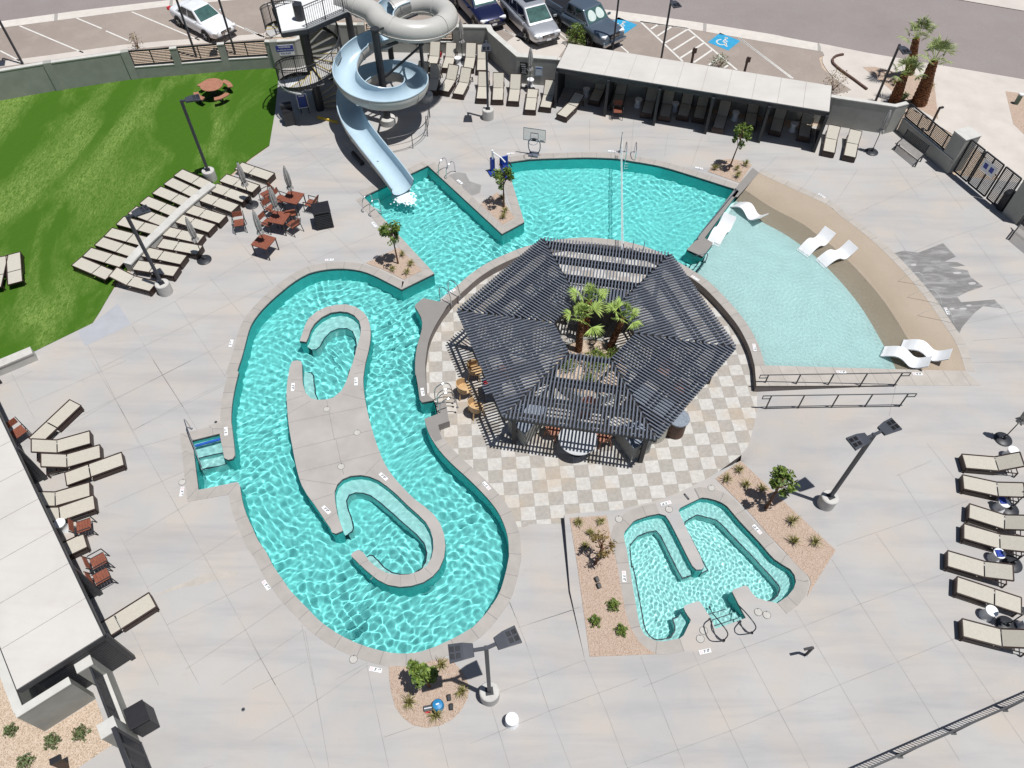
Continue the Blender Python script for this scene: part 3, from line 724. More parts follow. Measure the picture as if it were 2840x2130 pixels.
# wheelchair bays: blue squares with the access symbol
blu = MB(); sym = MB()
for c in (at('a2', 1682, 318), at('a2', 893, 195)):
    ex = (at('a2', 1745, 345) - at('a2', 1620, 295)); ex.z = 0; ex.normalize(); ey = Vector((-ex.y, ex.x, 0))
    f = lambda u, v, z: Vector((c.x, c.y, z)) + ex * u + ey * v
    blu.add([f(-.72, -.72, -.004), f(.72, -.72, -.004), f(.72, .72, -.004), f(-.72, .72, -.004)], [(0, 1, 2, 3)])
    def seg(pts, w):
        for (a, b), (c2, d2) in zip(pts, pts[1:]):
            p, q = f(a, b, 0), f(c2, d2, 0); d = (q - p).normalized(); n2 = Vector((-d.y, d.x, 0)) * w / 2
            sym.add([Vector((v.x, v.y, .001)) for v in (p + n2, q + n2, q - n2, p - n2)], [(0, 3, 2, 1)])
    seg([(-.08 + .30 * math.cos(t), -.16 + .30 * math.sin(t)) for t in [math.radians(125 + 18 * k) for k in range(14)]], .09)
    seg([(-.06, .30), (-.04, -.05), (.20, -.08), (.32, -.38), (.44, -.34)], .10); seg([(-.05, .14), (.18, .12)], .08)
    seg([(-.10 + .07 * math.cos(t), .44 + .07 * math.sin(t)) for t in [k * .7 for k in range(10)]], .08)
tag(blu.build('blue_bay_marking', M['ada_blue']), kind='structure'); tag(sym.build('wheelchair_marking', M['paint']), kind='structure')

# ---- damp patch beside the beach entry (a stain with a shape of its own)
def wet_mat():
    t = NT('wet dark concrete').set(.35, 0, .5)
    n1 = t.noise(t.pos(rot=math.radians(-25), scale=(.45, 1.6, 1)), 1.6, 6, .65, .5)
    t.col(t.ramp(n1, [(.34, (.36, .35, .345)), (.52, (.215, .208, .20)), (.75, (.16, .155, .15))])); return t.m
wp = P('b3', 1215, 560, 1290, 540, 1400, 556, 1590, 482, 1690, 585, 1600, 625, 1700, 628, 1760, 655, 1640, 668, 1780, 690, 1800, 740, 1900, 815, 1780, 855, 1700, 895, 1730, 935, 1860, 925, 1985, 915, 2055, 985, 1900, 965, 1840, 1010, 1790, 1065, 1735, 1130, 1700, 1210, 1690, 1190, 1600, 1040, 1480, 890, 1350, 700)
m = MB().poly([Vector((v.x, v.y, .0045)) for v in wp]); tag(m.build('wet_patch', wet_mat()), kind='structure')
dry = basic('dry spot in the damp concrete', (.43, .42, .41), .85, 0, .06, 3, .3, False); m = MB()
for cx, cy, rx, ry in ((1365, 648, 22, 10), (1815, 790, 30, 10), (1745, 985, 30, 8), (1660, 985, 20, 8), (1790, 960, 22, 7), (1700, 710, 34, 9)):
    m.poly([at('b3', cx + rx * math.cos(k * .5) * (1 + .2 * math.sin(3 * k)), cy + ry * math.sin(k * .5), .0065) for k in range(13)])
tag(m.build('dry_spot', dry), kind='structure')
# rusty run off stains and oil marks on the concrete
st_ = basic('tan mineral stain', (.43, .395, .355), .85, 0, .12, 2.5, .3, False)
bed(P('c0', 1195, 1808, 1290, 1750, 1420, 1700, 1560, 1640, 1700, 1610, 1835, 1625, 1800, 1660, 1640, 1690, 1500, 1730, 1420, 1735, 1300, 1770), .0025, 'mineral_stain', st_)
bed(P('a2', -440, 1345, -360, 1320, -300, 1330, -270, 1390, -180, 1420, -190, 1480, -250, 1500, -320, 1470, -330, 1420, -430, 1400), .0025, 'damp_spot', basic('damp grey spot', (.27, .26, .25), .6, 0, .1, 2, .3, False))
# ================================================================== PERGOLA AND WHAT STANDS UNDER IT
PC = Vector((3.24, 19.98, 0)); PR = 5.5; PI_R = 1.62; PZ = 2.05; A0 = math.radians(-69.6)
def hexv(i, r, z=PZ): return PC + Vector((r * math.cos(A0 + i * PI / 3), r * math.sin(A0 + i * PI / 3), z))
perg = thing('pergola', 'large hexagonal slate grey slatted pergola with a palm filled opening over the checkered floor', 'pergola', (PC.x, PC.y, ZP))
inv = Matrix.Translation(-Vector((PC.x, PC.y, ZP)))
def pbuild(m, name, mat, parent=perg): m.xf(inv); return m.build(name, mat, parent)
ca = math.cos(PI / 6)
for i in range(6):
    a, b = hexv(i, 1, 0) - PC, hexv(i + 1, 1, 0) - PC
    nrm = (a + b).normalized(); tn = Vector((-nrm.y, nrm.x, 0)); if_ = 0
    m = MB(); pitch = PR / 40
    for k in range(-20, 20):
        u = (k + .5) * pitch
        h1 = PR * ca + .09
        h0 = max(PI_R * ca, abs(u) * math.tan(PI / 3) + .05)
        if h1 - h0 < .06: continue
        p = PC + nrm * h0 + tn * u; q = PC + nrm * h1 + tn * u
        m.bar((p.x, p.y, PZ), (q.x, q.y, PZ), .054, .085)
    pbuild(m, 'roof_panel', M['slat'])
    for ap, w, h, dz in ((PR * ca - .05, .07, .2, -.17), (PR * ca - .28, .07, .2, -.17), (3.86, .07, .2, -.17), (3.64, .07, .2, -.17), (2.84, .07, .2, -.17), (2.64, .07, .2, -.17), (PI_R * ca + .03, .07, .22, -.16)):
        hw = ap * math.tan(PI / 6)
        m = MB(); p = PC + nrm * ap - tn * hw; q = PC + nrm * ap + tn * hw
        m.bar((p.x, p.y, PZ + dz), (q.x, q.y, PZ + dz), w, h); pbuild(m, 'ring_beam', M['dark_metal'])
    m = MB(); p, q = hexv(i, PI_R), hexv(i, PR); m.bar(p + Vector((0, 0, -.17)), q + Vector((0, 0, -.17)), .10, .24); pbuild(m, 'hip_beam', M['dark_metal'])
    for r in (PR - .55, 2.55):
        m = MB(); p = hexv(i, r); m.bar((p.x, p.y, ZP), (p.x, p.y, PZ - .2), .16); pbuild(m, 'column', M['dark_metal'])
# dark solid hood over the bar, under the back panel
nb_ = (hexv(2, 1, 0) + hexv(3, 1, 0)) / 2 - PC; nb_.z = 0; nb_.normalize(); tb = Vector((-nb_.y, nb_.x, 0))
R3 = Matrix((tb, nb_, Vector((0, 0, 1)))).transposed()
def cab(c, d, name, label, cat, mat, top, group=None, ov=.03, th=.05):
    o = thing(name, label, cat, (c.x, c.y, ZP), 0, group)
    m = MB().box((0, 0, (d[2] - th) / 2), (d[0], d[1], d[2] - th), M=R3); m.build('body', mat, o, bevel=.01)
    m = MB().box((0, 0, d[2] - th / 2), (d[0] + ov * 2, d[1] + ov * 2, th), M=R3); m.build('top', top, o, bevel=.008)
    return o
fr = cab(PC + nb_ * 2.15 + tb * -.25, (1.5, .8, 2.15), 'bar_cooler', 'tall dark navy bar cooler under the back of the pergola behind the palms', 'cooler', basic('navy cabinet', (.035, .045, .075), .5), M['slat'])
m = MB().bar((-.55, 0, 0), (-.55, 0, 0.01), .02)
for s_ in (-.38, .38):
    MB().box(tuple(tb * s_ + nb_ * -.41 + Vector((0, 0, 1.05))), (.7, .03, 1.8), M=R3).build('door', M['dark_metal'], fr)
# planter with gravel at the opening
pl = thing('round_planter', 'round grey planter wall holding palms and shrubs in the pergola opening', 'planter', (PC.x + .05, PC.y - .35, ZP))
m = MB(); rr = 1.62
m.lathe([(rr, 0), (rr, .44), (rr - .14, .44), (rr - .14, .36)], 40); m.build('wall', M['stucco'], pl)
MB().poly([(1.49 * math.cos(t * .2), 1.49 * math.sin(t * .2), .40) for t in range(31)]).build('gravel_top', M['ground'], pl)
# bar counter ring inside the pergola
def arc_counter(a0, a1, r, w, h, name, label, mat_top, mat_body, seg=14):
    o = thing(name, label, 'counter', (PC.x, PC.y, ZP))
    m = MB(); t = MB()
    P_ = [(math.radians(a0 + (a1 - a0) * k / seg)) for k in range(seg + 1)]
    ri, ro = r - w / 2, r + w / 2
    ring = [Vector((ro * math.cos(a), ro * math.sin(a), 0)) for a in P_] + [Vector((ri * math.cos(a), ri * math.sin(a), 0)) for a in reversed(P_)]
    t.prism(ring, h - .06, h, True); t.build('countertop', mat_top, o, bevel=.01)
    ri, ro = r - w / 2 + .12, r + w / 2 - .12
    ring = [Vector((ro * math.cos(a), ro * math.sin(a), 0)) for a in P_] + [Vector((ri * math.cos(a), ri * math.sin(a), 0)) for a in reversed(P_)]
    m.prism(ring, 0, h - .06); m.build('base', mat_body, o)
    return o
M['slate_top'] = basic('blue grey stone counter', (.23, .26, .31), .35, 0, .25, 14)
M['brown_panel'] = basic('dark brown wood panel', (.10, .05, .035), .6, 0, .2, 8)
M['cream'] = basic('cream rendered bar front', (.47, .45, .39), .85, 0, .08, 2)
arc_counter(20, 150, 3.15, .62, 1.02, 'bar_counter', 'curved pale bar counter under the rear slats of the pergola', M['roof_tan'], M['cream'])
# bar tail poking out at the lower right: rounded slate counter
cc_ = at('c2', 1335, 440, ZP + 1.0)
o = thing('side_counter', 'rounded blue grey counter end poking out at the lower right of the pergola', 'counter', (cc_.x, cc_.y, ZP))
di = (hexv(0, 1, 0) - hexv(1, 1, 0)); di = Vector((-.62, .55, 0)).normalized(); dn = Vector((-di.y, di.x, 0))
cap_ = [dn * .42 * math.cos(t) - di * .42 * math.sin(t) for t in [k * PI / 10 for k in range(11)]]
fp = cap_ + [-dn * .42 + di * 2.0, dn * .42 + di * 2.0]
MB().prism(fp, .95, 1.02, True).build('countertop', M['slate_top'], o, bevel=.01)
MB().prism([p * .86 if i < 11 else p * .9 for i, p in enumerate(fp)], 0, .95).build('base', M['brown_panel'], o)
# curved cream wall next to it
o = thing('curved_wall', 'low curved cream wall at the right front corner of the pergola', 'wall', (0, 0, 0))
cw = smooth_line(P('c2', 1100, 640, 1160, 640, 1215, 612, 1252, 555, z=ZP), .1); 
m = MB(); inn = offset(cw, .25); ring = cw + inn[::-1]
m.prism(ring, ZP, ZP + .85, True); m.build('wall', M['cream'], o)
# corner cabinets of grey stucco with a slot
def corner_cab(fp, h, label):
    c = sum(fp, Vector()) / len(fp); c.z = ZP
    o = thing('trash_cabinet', label, 'cabinet', c, 0, 'stucco cabinets at the pergola front')
    pts = [Vector((p.x - c.x, p.y - c.y, 0)) for p in fp]
    MB().prism(pts, 0, h - .05).build('body', M['stucco'], o); MB().prism([p * 1.03 for p in pts], h - .05, h, True).build('top', M['slate_top'], o)
    return o, pts, c
cl, pts, c = corner_cab(P('c2', 25, 545, 150, 662, 320, 470, 190, 380, z=ZP), .95, 'grey stucco trash cabinet at the left front corner of the pergola')
a, b = pts[0], pts[1]; mid = a.lerp(b, .42); d = (b - a).normalized(); n2 = Vector((d.y, -d.x, 0))
MB().bar(mid - d * .14 + n2 * .012 + Vector((0, 0, .62)), mid + d * .14 + n2 * .012 + Vector((0, 0, .62)), .03, .05).build('slot', M['black'], cl)
cr, pts, c = corner_cab(P('c2', 845, 610, 965, 772, 1108, 705, 1010, 560, z=ZP), .95, 'grey stucco trash cabinet at the right front corner of the pergola')
a, b = pts[1], pts[2]; mid = a.lerp(b, .5); d = (b - a).normalized(); n2 = Vector((d.y, -d.x, 0))
MB().bar(mid - d * .14 + n2 * .012 + Vector((0, 0, .66)), mid + d * .14 + n2 * .012 + Vector((0, 0, .66)), .03, .05).build('slot', M['black'], cr)
# round table and tub chairs
tc = at('c2', 562, 598, ZP + .74)
o = thing('round_table', 'round pale table half shaded by slats at the front of the pergola', 'table', (tc.x, tc.y, ZP))
MB().lathe([(.70, .70), (.745, .705), (.75, .725), (.745, .745), (.0001, .746)], 48).build('tabletop', basic('pale slate tabletop', (.50, .51, .53), .4, 0, .06, 6), o)
MB().lathe([(.08, 0), (.06, .1), (.06, .70)], 14).build('pedestal', M['dark_metal'], o); MB().lathe([(.38, 0), (.38, .03), (.1, .06)], 24).build('foot', M['dark_metal'], o)
def tub_chair(loc, face, mat, label, group):
    o = thing('tub_chair', label, 'chair', loc, math.atan2(face[1], face[0]), group)
    MB().lathe([(.27, .40), (.29, .42), (.29, .46), (.26, .48)], 22).build('seat', mat, o)
    m = MB(); n = 14; pts = []
    for k in range(n + 1):
        a = math.radians(78 + 204 * k / n); pts.append((math.cos(a), math.sin(a), .70 + .16 * math.sin(PI * k / n)))
    for (x0, y0, h0), (x1, y1, h1) in zip(pts, pts[1:]):
        v = [(.29 * x0, .29 * y0, .44), (.29 * x1, .29 * y1, .44), (.33 * x1, .33 * y1, h1), (.33 * x0, .33 * y0, h0), (.26 * x0, .26 * y0, .44), (.26 * x1, .26 * y1, .44), (.30 * x1, .30 * y1, h1), (.30 * x0, .30 * y0, h0)]
        m.add(v, [(0, 1, 2, 3), (4, 7, 6, 5), (3, 2, 6, 7), (0, 4, 5, 1)])
    m.build('backrest', mat, o)
    for sx, sy in ((1, 1), (1, -1), (-1, 1), (-1, -1)):
        MB().bar((.20 * sx, .20 * sy, .41), (.25 * sx, .25 * sy, 0), .045).build('leg', mat, o)
    return o
gp = 'chairs around the round pergola table'
for x, y, lab in ((372, 520, 'terracotta tub chair left of the round pergola table'), (760, 575, 'terracotta tub chair right of the round pergola table'), (640, 360, 'terracotta tub chair behind the round pergola table')):
    p = at('c2', x, y, ZP + .5); p.z = ZP; tub_chair(p, (tc - p).xy, M['rust_light'], lab, gp)
gp = 'pale wooden tub chairs on the left side of the pergola'
for x, y, fx, fy, lab in ((870, 800, 1, -.15, 'pale wooden tub chair striped by slat shadows at the left of the pergola'), (705, 1080, 1, .2, 'pale wooden tub chair standing clear of the slats beside the pool ladder'), (885, 1370, 1, .5, 'pale wooden tub chair nearest the left front pergola corner')):
    p = at('k2', x, y, ZP + .5); p.z = ZP; tub_chair(p, (fx, fy), M['tan_wood'], lab, gp)
ts = at('k2', 1040, 1010, ZP + .75)
o = thing('small_table', 'dark square table among the wooden chairs with a red item on it', 'table', (ts.x + .25, ts.y - .1, ZP), .1)
MB().box((0, 0, .72), (.8, .8, .04)).build('tabletop', M['slat'], o)
for sx in (-1, 1):
    for sy in (-1, 1): MB().bar((.34 * sx, .34 * sy, 0), (.34 * sx, .34 * sy, .70), .05).build('leg', M['dark_metal'], o)
m = MB().box((ts.x, ts.y, ZP + .785), (.20, .12, .08), .4); tag(m.build('lunch_box', M['red'], bevel=.02), 'small red box lying on the dark table under the pergola edge', 'box')
# terracotta banquette pieces seen through the slats on the right
for (x, y, dx, dy, lab) in (('a', 0, 0, 0, ''),)[:0]: pass
for ang, r, lab in ((-10, 3.1, 'terracotta armless chair under the right side of the pergola'), (-25, 3.9, 'terracotta armless chair under the lower right slats of the pergola'), (215, 3.2, 'terracotta armless chair under the lower left slats of the pergola'), (190, 3.6, 'terracotta armless chair under the left slats of the pergola')):
    p = PC + Vector((r * math.cos(math.radians(ang)), r * math.sin(math.radians(ang)), ZP)); tub_chair(p, (-math.cos(math.radians(ang + 60)), -math.sin(math.radians(ang + 60))), M['rust_light'], lab, 'terracotta chairs deep under the pergola')
# ================================================================== LOUNGERS, TABLES, PARASOLS
ORD = ['first', 'second', 'third', 'fourth', 'fifth', 'sixth', 'seventh', 'eighth', 'ninth', 'tenth']
_proto = {}
def lounger_proto(ang, label, group):
    """origin on the ground under the foot end; +x towards the head"""
    o = thing('sun_lounger', label, 'sun lounger', (0, 0, 0), 0, group)
    L, B, W, Z = 1.18, .82, .62, .33
    a = math.radians(ang); d = Vector((math.cos(a), 0, math.sin(a)))
    h = Vector((L + .02, 0, Z))
    m = MB(); m.box((L / 2, 0, Z), (L - .02, W - .06, .018)); m.build('seat', M['sling'], o)
    Rm = Matrix.Rotation(-a, 3, 'Y')
    m = MB(); m.box(h + d * (B / 2 + .012), (B - .01, W - .06, .018), M=Rm); m.build('backrest', M['sling'], o)
    m = MB()
    for s in (-1, 1):
        m.bar((0, s * W / 2, Z), (L + .01, s * W / 2, Z), .035, .05)
        m.bar((0.02, s * W / 2, .14), (L + .02, s * W / 2, .14), .012, .18)           # side apron
    m.bar((0, -W / 2, Z), (0, W / 2, Z), .035, .05); m.bar((-.0, -W / 2, .16), (-.0, W / 2, .16), .012, .24)
    m.build('frame', M['brown_frame'], o)
    m = MB()
    for s in (-1, 1): m.bar(h + Vector((0, s * W / 2, 0)), h + d * (B + .01) + Vector((0, s * W / 2, 0)), .035, .045)
    m.bar(h + d * (B + .01) + Vector((0, -W / 2, 0)), h + d * (B + .01) + Vector((0, W / 2, 0)), .035, .045); m.build('back_frame', M['brown_frame'], o)
    for x in (.06, 1.9):
        for s in (-1, 1):
            MB().bar((x, s * (W / 2 + .01), 0), (x, s * (W / 2 - .01), Z - .02), .04).build('leg', M['brown_frame'], o)
    m = MB()
    for s in (-1, 1): m.bar((L, s * (W / 2 - .03), .26), (1.95, s * (W / 2 - .03), .22), .03)
    m.bar((1.95, -W / 2 + .03, .22), (1.95, W / 2 - .03, .22), .03); m.bar((1.6, -W / 2 + .03, .24), (1.6, W / 2 - .03, .24), .03)
    if ang > 5:
        for s in (-.2, .2): m.bar(h + d * B * .62 + Vector((0, s, -.02)), Vector((L + .25, s, .25)), .025)
    m.build('rear_rail', M['brown_frame'], o)
    return o
def lounger(t, fx, fy, hx, hy, ang, label, group, z0=0.0):
    f, h = at(t, fx, fy, z0 + .33), at(t, hx, hy, z0 + .33)
    d = h - f; rz = math.atan2(d.y, d.x)
    mid = (f + h) / 2; u = Vector((math.cos(rz), math.sin(rz), 0))
    loc = mid - u * .59; loc.z = z0
    if ang not in _proto:
        o = lounger_proto(ang, label, group); _proto[ang] = o
        o.location = loc; o.rotation_euler = (0, 0, rz); return o
    return dup(_proto[ang], loc, rz, label, group)
G = 'loungers lined up along the lawn side of the seat wall'
rows = [(1210, 118, 1398, 202), (1098, 215, 1282, 300), (965, 318, 1158, 398), (822, 430, 1022, 510), (690, 545, 895, 622), (553, 665, 775, 725), (420, 795, 645, 855), (315, 900, 530, 970), (178, 1022, 405, 1090), (62, 1130, 262, 1215)]
for i, (a, b, c, d) in enumerate(rows):
    lab = 'flat lounger on the grass by the seat wall, %s from the slide' % ORD[i] if i < 9 else 'flat lounger on the grass at the far left end of the lawn row'
    lounger('z2', a, b, c, d, 0, lab, G, .012)
G = 'loungers lined up along the deck side of the seat wall'
deckrow = [('z3', 685, 372, 365, 262), ('z3', 428, 577, 108, 468), ('z2', 1975, 415, 1765, 340), ('z2', 1850, 525, 1640, 450), ('z2', 1710, 650, 1487, 580), ('z2', 1580, 750, 1368, 685), ('z2', 1455, 872, 1227, 820), ('z2', 1437, 998, 1200, 955), ('z2', 1262, 1110, 1015, 1058), ('z2', 1180, 1243, 920, 1200), ]
for i, (t, a, b, c, d) in enumerate(deckrow):
    lounger(t, a, b, c, d, 0, 'flat lounger on the deck side of the seat wall, %s from the slide' % ORD[i], G)
lounger('z2', 918, 1412, 675, 1348, 22, 'beige lounger with slightly raised back beside the near lawn lamp footing', G)
G = 'two loungers on the grass at the left edge'
lounger('b0', 103, 572, 110, 685, 0, 'flat beige lounger alone on the lawn, right of a pair at the left edge', G, .012)
lounger('b0', 5, 598, -22, 715, 0, 'flat beige lounger cut by the left picture edge on the lawn', G, .012)
G = 'loungers by the wall near the slide'
for i, r in enumerate([(318, 505, 357, 374), (528, 520, 568, 387), (812, 530, 840, 384), (992, 553, 1000, 408)]):
    lounger('z4', *r, 43, ['beige raised lounger against the wall, leftmost of the back four', 'beige raised lounger against the wall left of the white side table', 'beige raised lounger against the wall right of the closed parasol', 'beige raised lounger in the wall corner behind the lamp post'][i], G)
for i, r in enumerate([(128, 775, 188, 655), (318, 825, 362, 670), (482, 828, 575, 683), (672, 875, 753, 718)]):
    lounger('z4', *r, 43, 'raised lounger beside the slide, %s of the slanting row of four' % ['first and nearest', 'second', 'third', 'fourth and farthest'][i], G)
for i, r in enumerate([(990, 932, 1010, 777), (1202, 950, 1212, 792), (1410, 970, 1433, 808)]):
    lounger('z4', *r, 43, ['beige raised lounger partly hidden behind the pool lamp post', 'beige raised lounger between the pool lamp post and the sign wall', 'beige raised lounger just left of the sign wall parasol'][i], G)
lounger('z4', 1635, 1085, 1658, 922, 0, 'flat beige lounger in front of the sign wall parasol', G)
lounger('z4', 1837, 1047, 1880, 892, 43, 'beige raised lounger half shaded beside the cabana left post', G)
lounger('a2', 425, 898, 525, 800, 22, 'beige lounger angled out of the left cabana bay into the sun', G)
G = 'loungers in the shade of the north cabana'
for i, r in enumerate([(685, 770, 722, 690), (855, 810, 880, 730), (1085, 875, 1115, 775), (1225, 895, 1245, 800), (1365, 890, 1390, 800), (1485, 910, 1510, 815), (1635, 985, 1665, 890), (1880, 960, 1895, 870), (2075, 1005, 2100, 915)]):
    lounger('a2', *r, 43, 'shaded raised lounger under the north cabana roof, %s from its left end' % ORD[i], G)
lounger('a3', 525, 1045, 540, 960, 43, 'shaded raised lounger in the last right bay of the north cabana', G)
G = 'two loungers right of the north cabana'
lounger('a3', 715, 1165, 733, 1068, 22, 'beige lounger on the sunny deck just right of the north cabana', G)
lounger('a3', 875, 1200, 895, 1103, 22, 'beige lounger on the sunny deck next to the leaning wall parasol base', G)
G = 'loungers along the right edge of the deck'
east = [('c3', 1755, 772, 1993, 792, 34), ('c3', 1752, 932, 1997, 985, 22), ('c3', 1797, 1155, 2052, 1236, 34), ('c3', 1757, 1310, 2015, 1385, 22), ('c3', 1633, 1520, 1896, 1597, 22), ('d3', 1703, 255, 1975, 345, 0), ('d3', 1750, 585, 2025, 657, 34)]
el = ['raised beige lounger at the top of the right hand row below the parasol', 'beige lounger second from the top of the right hand row', 'raised lounger third from the top of the right hand row below the blue cloth', 'beige lounger fourth from the top of the right hand row', 'beige lounger of the right hand row standing farthest left', 'flat beige lounger of the right hand row between two white tables', 'raised beige lounger at the bottom of the right hand row']
for e, l in zip(east, el): lounger(*e, l, G)
G = 'loungers beside the west cabana'
west = [('w0', 1090, 100, 772, 400, 0), ('w0', 1300, 598, 858, 722, 34), ('w0', 1450, 803, 998, 932, 34), ('w0', 1778, 912, 1332, 1073, 0), ('w0', 1298, 1355, 829, 1490, 34), ('c0', 715, 1088, 470, 1173, 34), ('c0', 627, 1390, 415, 1490, 34), ('d0', 1165, 372, 913, 532, 0)]
wlb = ['flat beige lounger slanting apart at the top of the west cabana group', 'raised beige lounger, uppermost of the overlapping pair by the west cabana', 'raised beige lounger, lower of the overlapping pair by the west cabana', 'flat beige lounger reaching farthest onto the deck by the west cabana', 'raised beige lounger half under the west cabana roof above its twin', 'raised beige lounger half under the west cabana roof beside the rust chair', 'lounger whose foot end alone shows between the rust chairs', 'flat beige lounger alone near the lower end of the west cabana']
for e, l in zip(west, wlb): lounger(*e, l, G)

# ---- rust coloured dining chairs and tables
def chair_proto(label, group):
    o = thing('dining_chair', label, 'chair', (0, 0, 0), 0, group)   # faces +x
    m = MB()
    for k in range(5): m.box((-.18 + .095 * k, 0, .44), (.088, .46, .022))
    m.build('seat', M['rust'], o)
    m = MB()
    for k in range(3): m.box((-.27 - .02 * k, 0, .64 + .085 * k), (.022, .46, .078), M=Matrix.Rotation(-.22, 3, 'Y'))
    m.build('backrest', M['rust'], o)
    for s in (-1, 1):
        m = MB(); m.bar((-.34, s * .27, .84), (-.20, s * .27, .43), .028); m.bar((-.22, s * .27, .64), (.26, s * .27, .64), .03, .025); m.build('armrest', M['dark_metal'], o)
        MB().bar((.26, s * .27, .64), (.30, s * .27, 0), .028).build('leg', M['dark_metal'], o); MB().bar((-.20, s * .27, .43), (-.34, s * .27, 0), .028).build('leg', M['dark_metal'], o)
    m = MB(); m.bar((.22, -.27, .41), (.22, .27, .41), .025); m.bar((-.22, -.27, .41), (-.22, .27, .41), .025); m.bar((.22, -.27, .41), (-.22, -.27, .41), .025); m.bar((.22, .27, .41), (-.22, .27, .41), .025)
    m.build('frame', M['dark_metal'], o); return o
_ch = []
def chair(t, x, y, fx, fy, label, group):
    p = at(t, x, y, .44); p.z = 0; q = at(t, x + fx, y + fy, .44); rz = math.atan2(q.y - p.y, q.x - p.x)
    if not _ch:
        o = chair_proto(label, group); _ch.append(o); o.location = p; o.rotation_euler = (0, 0, rz); return o
    return dup(_ch[0], p, rz, label, group)
G = 'rust chairs around the parasol tables'
for x, y, fx, fy, l in ((140, 1150, 5, 90, 'rust slatted chair standing alone left of the parasol tables'), (610, 665, -60, 30, 'rust slatted chair turned away at the upper left of the parasol tables'), (690, 905, 80, 40, 'rust slatted chair upper left of the middle parasol table'), (625, 1150, 80, 30, 'rust slatted chair lower left of the middle parasol table'),
        (1060, 1180, -60, -40, 'sun faded slatted chair at the right side of the middle parasol table'), (1025, 990, -15, -80, 'rust slatted chair between the upper and middle parasol tables'), (1370, 820, -80, -20, 'rust slatted chair right of the upper parasol table by the dark bin'), (845, 745, 70, 25, 'rust slatted chair tucked left of the upper parasol table')):
    chair('z3', x, y, fx, fy, l, G)
G = 'rust chairs along the west cabana'
for t, x, y, fx, fy, l in (('c0', 640, 1270, 90, -30, 'rust slatted chair beside the west cabana below the shaded loungers'), ('d0', 755, 75, 90, -50, 'rust slatted chair, upper of the pair by the west cabana'), ('d0', 778, 195, 90, -50, 'rust slatted chair, lower of the pair by the west cabana'), ('c0', 140, 545, 60, 60, 'rust slatted chair half in the shade at the upper end of the west cabana')):
    chair(t, x, y, fx, fy, l, G)
chair('a2', 868, 845, 2, 60, 'small rust chair at the sunny edge under the north cabana', G)
def table_proto(label, group):
    o = thing('dining_table', label, 'table', (0, 0, 0), 0, group)
    m = MB()
    for k in range(8): m.box((-.365 + .1043 * k, 0, .725), (.101, .84, .03))
    m.build('tabletop', M['rust'], o)
    m = MB(); m.bar((-.38, -.38, .69), (.38, -.38, .69), .04); m.bar((-.38, .38, .69), (.38, .38, .69), .04); m.bar((-.38, -.38, .69), (-.38, .38, .69), .04); m.bar((.38, -.38, .69), (.38, .38, .69), .04); m.build('frame', M['dark_metal'], o)
    for sx in (-1, 1):
        for sy in (-1, 1): MB().bar((.38 * sx, .38 * sy, 0), (.38 * sx, .38 * sy, .68), .04).build('leg', M['dark_metal'], o)
    return o
G = 'rust tables with closed parasols'
t0_ = table_proto('rust slatted table, upper of three, with a closed parasol', G); t0_.location = (-10.66, 29.38, 0); t0_.rotation_euler = (0, 0, math.radians(-17))
dup(t0_, (-11.06, 27.93, 0), math.radians(-15), 'rust slatted table in the middle of three with chairs all round', G)
dup(t0_, (-11.46, 26.29, 0), math.radians(-22), 'rust slatted table, lowest of three, standing without chairs', G)
# ---- closed parasols
def parasol_proto(label, group, base=True, h=2.5):
    o = thing('closed_parasol', label, 'parasol', (0, 0, 0), 0, group)
    MB().tube([(0, 0, 0), (0, 0, h)], .02, 8).build('pole', M['dark_metal'], o)
    n = 24; prof = [(.045, h + .02), (.075, h - .15), (.10, h - .45), (.115, h - .75), (.10, h - .98), (.085, h - 1.06), (.125, h - 1.16), (.15, h - 1.26)]
    vs = []; r = random.Random(3)
    for i, (rad, z) in enumerate(prof):
        for k in range(n):
            a = 2 * PI * k / n; pl_ = 1 + (.30 if k % 3 == 0 else (-.16 if k % 3 == 1 else 0)) * min(1, i / 2) + r.uniform(-.08, .08)
            vs.append((rad * pl_ * math.cos(a + .1 * i), rad * pl_ * math.sin(a + .1 * i), z + (r.uniform(-.05, .05) if i == len(prof) - 1 else 0)))
    fs = [(i * n + k, (i + 1) * n + k, (i + 1) * n + (k + 1) % n, i * n + (k + 1) % n) for i in range(len(prof) - 1) for k in range(n)]
    MB().add(vs, fs + [tuple(range(n))]).build('canopy', M['canvas'], o)
    MB().lathe([(.096, h - 1.07), (.1, h - 1.05), (.096, h - 1.03)], 16).build('tie', M['canvas_dark'], o)
    MB().lathe([(.02, h + .0), (.025, h + .05), (.0, h + .10)], 8).build('finial', M['dark_metal'], o)
    if base:
        MB().lathe([(.33, 0), (.335, .03), (.30, .06), (.07, .08), (.05, .26), (.0, .27)], 28).build('base', M['dark_metal'], o)
        MB().tube([(.04, 0, .16), (.12, 0, .16)], .014, 6).build('knob', M['chrome'], o)
    return o
G = 'closed parasols on round bases'
u0 = parasol_proto('closed grey parasol standing among the lower deck row loungers', G); u0.location = at('z2', 1503, 1112)
for t, x, y, l in (('z2', 2043, 488, 'closed grey parasol beside the upper deck row loungers'), ('z4', 735, 440, 'closed grey parasol against the wall among the back loungers'), ('z4', 1630, 812, 'closed grey parasol in front of the black sign wall'), ('a3', 1043, 1167, 'closed parasol by the grey wall right of the north cabana'),
        ('c3', 2050, 605, 'closed parasol at the top of the right hand lounger row'), ('c3', 2097, 1142, 'parasol base and pole beside the blue topped side table'), ('c3', 2120, 1562, 'parasol base behind the leftmost lounger of the right hand row'), ('d3', 2075, 568, 'parasol base above the lowest lounger of the right hand row')):
    dup(u0, at(t, x, y), RNG.uniform(0, 6), l, G)
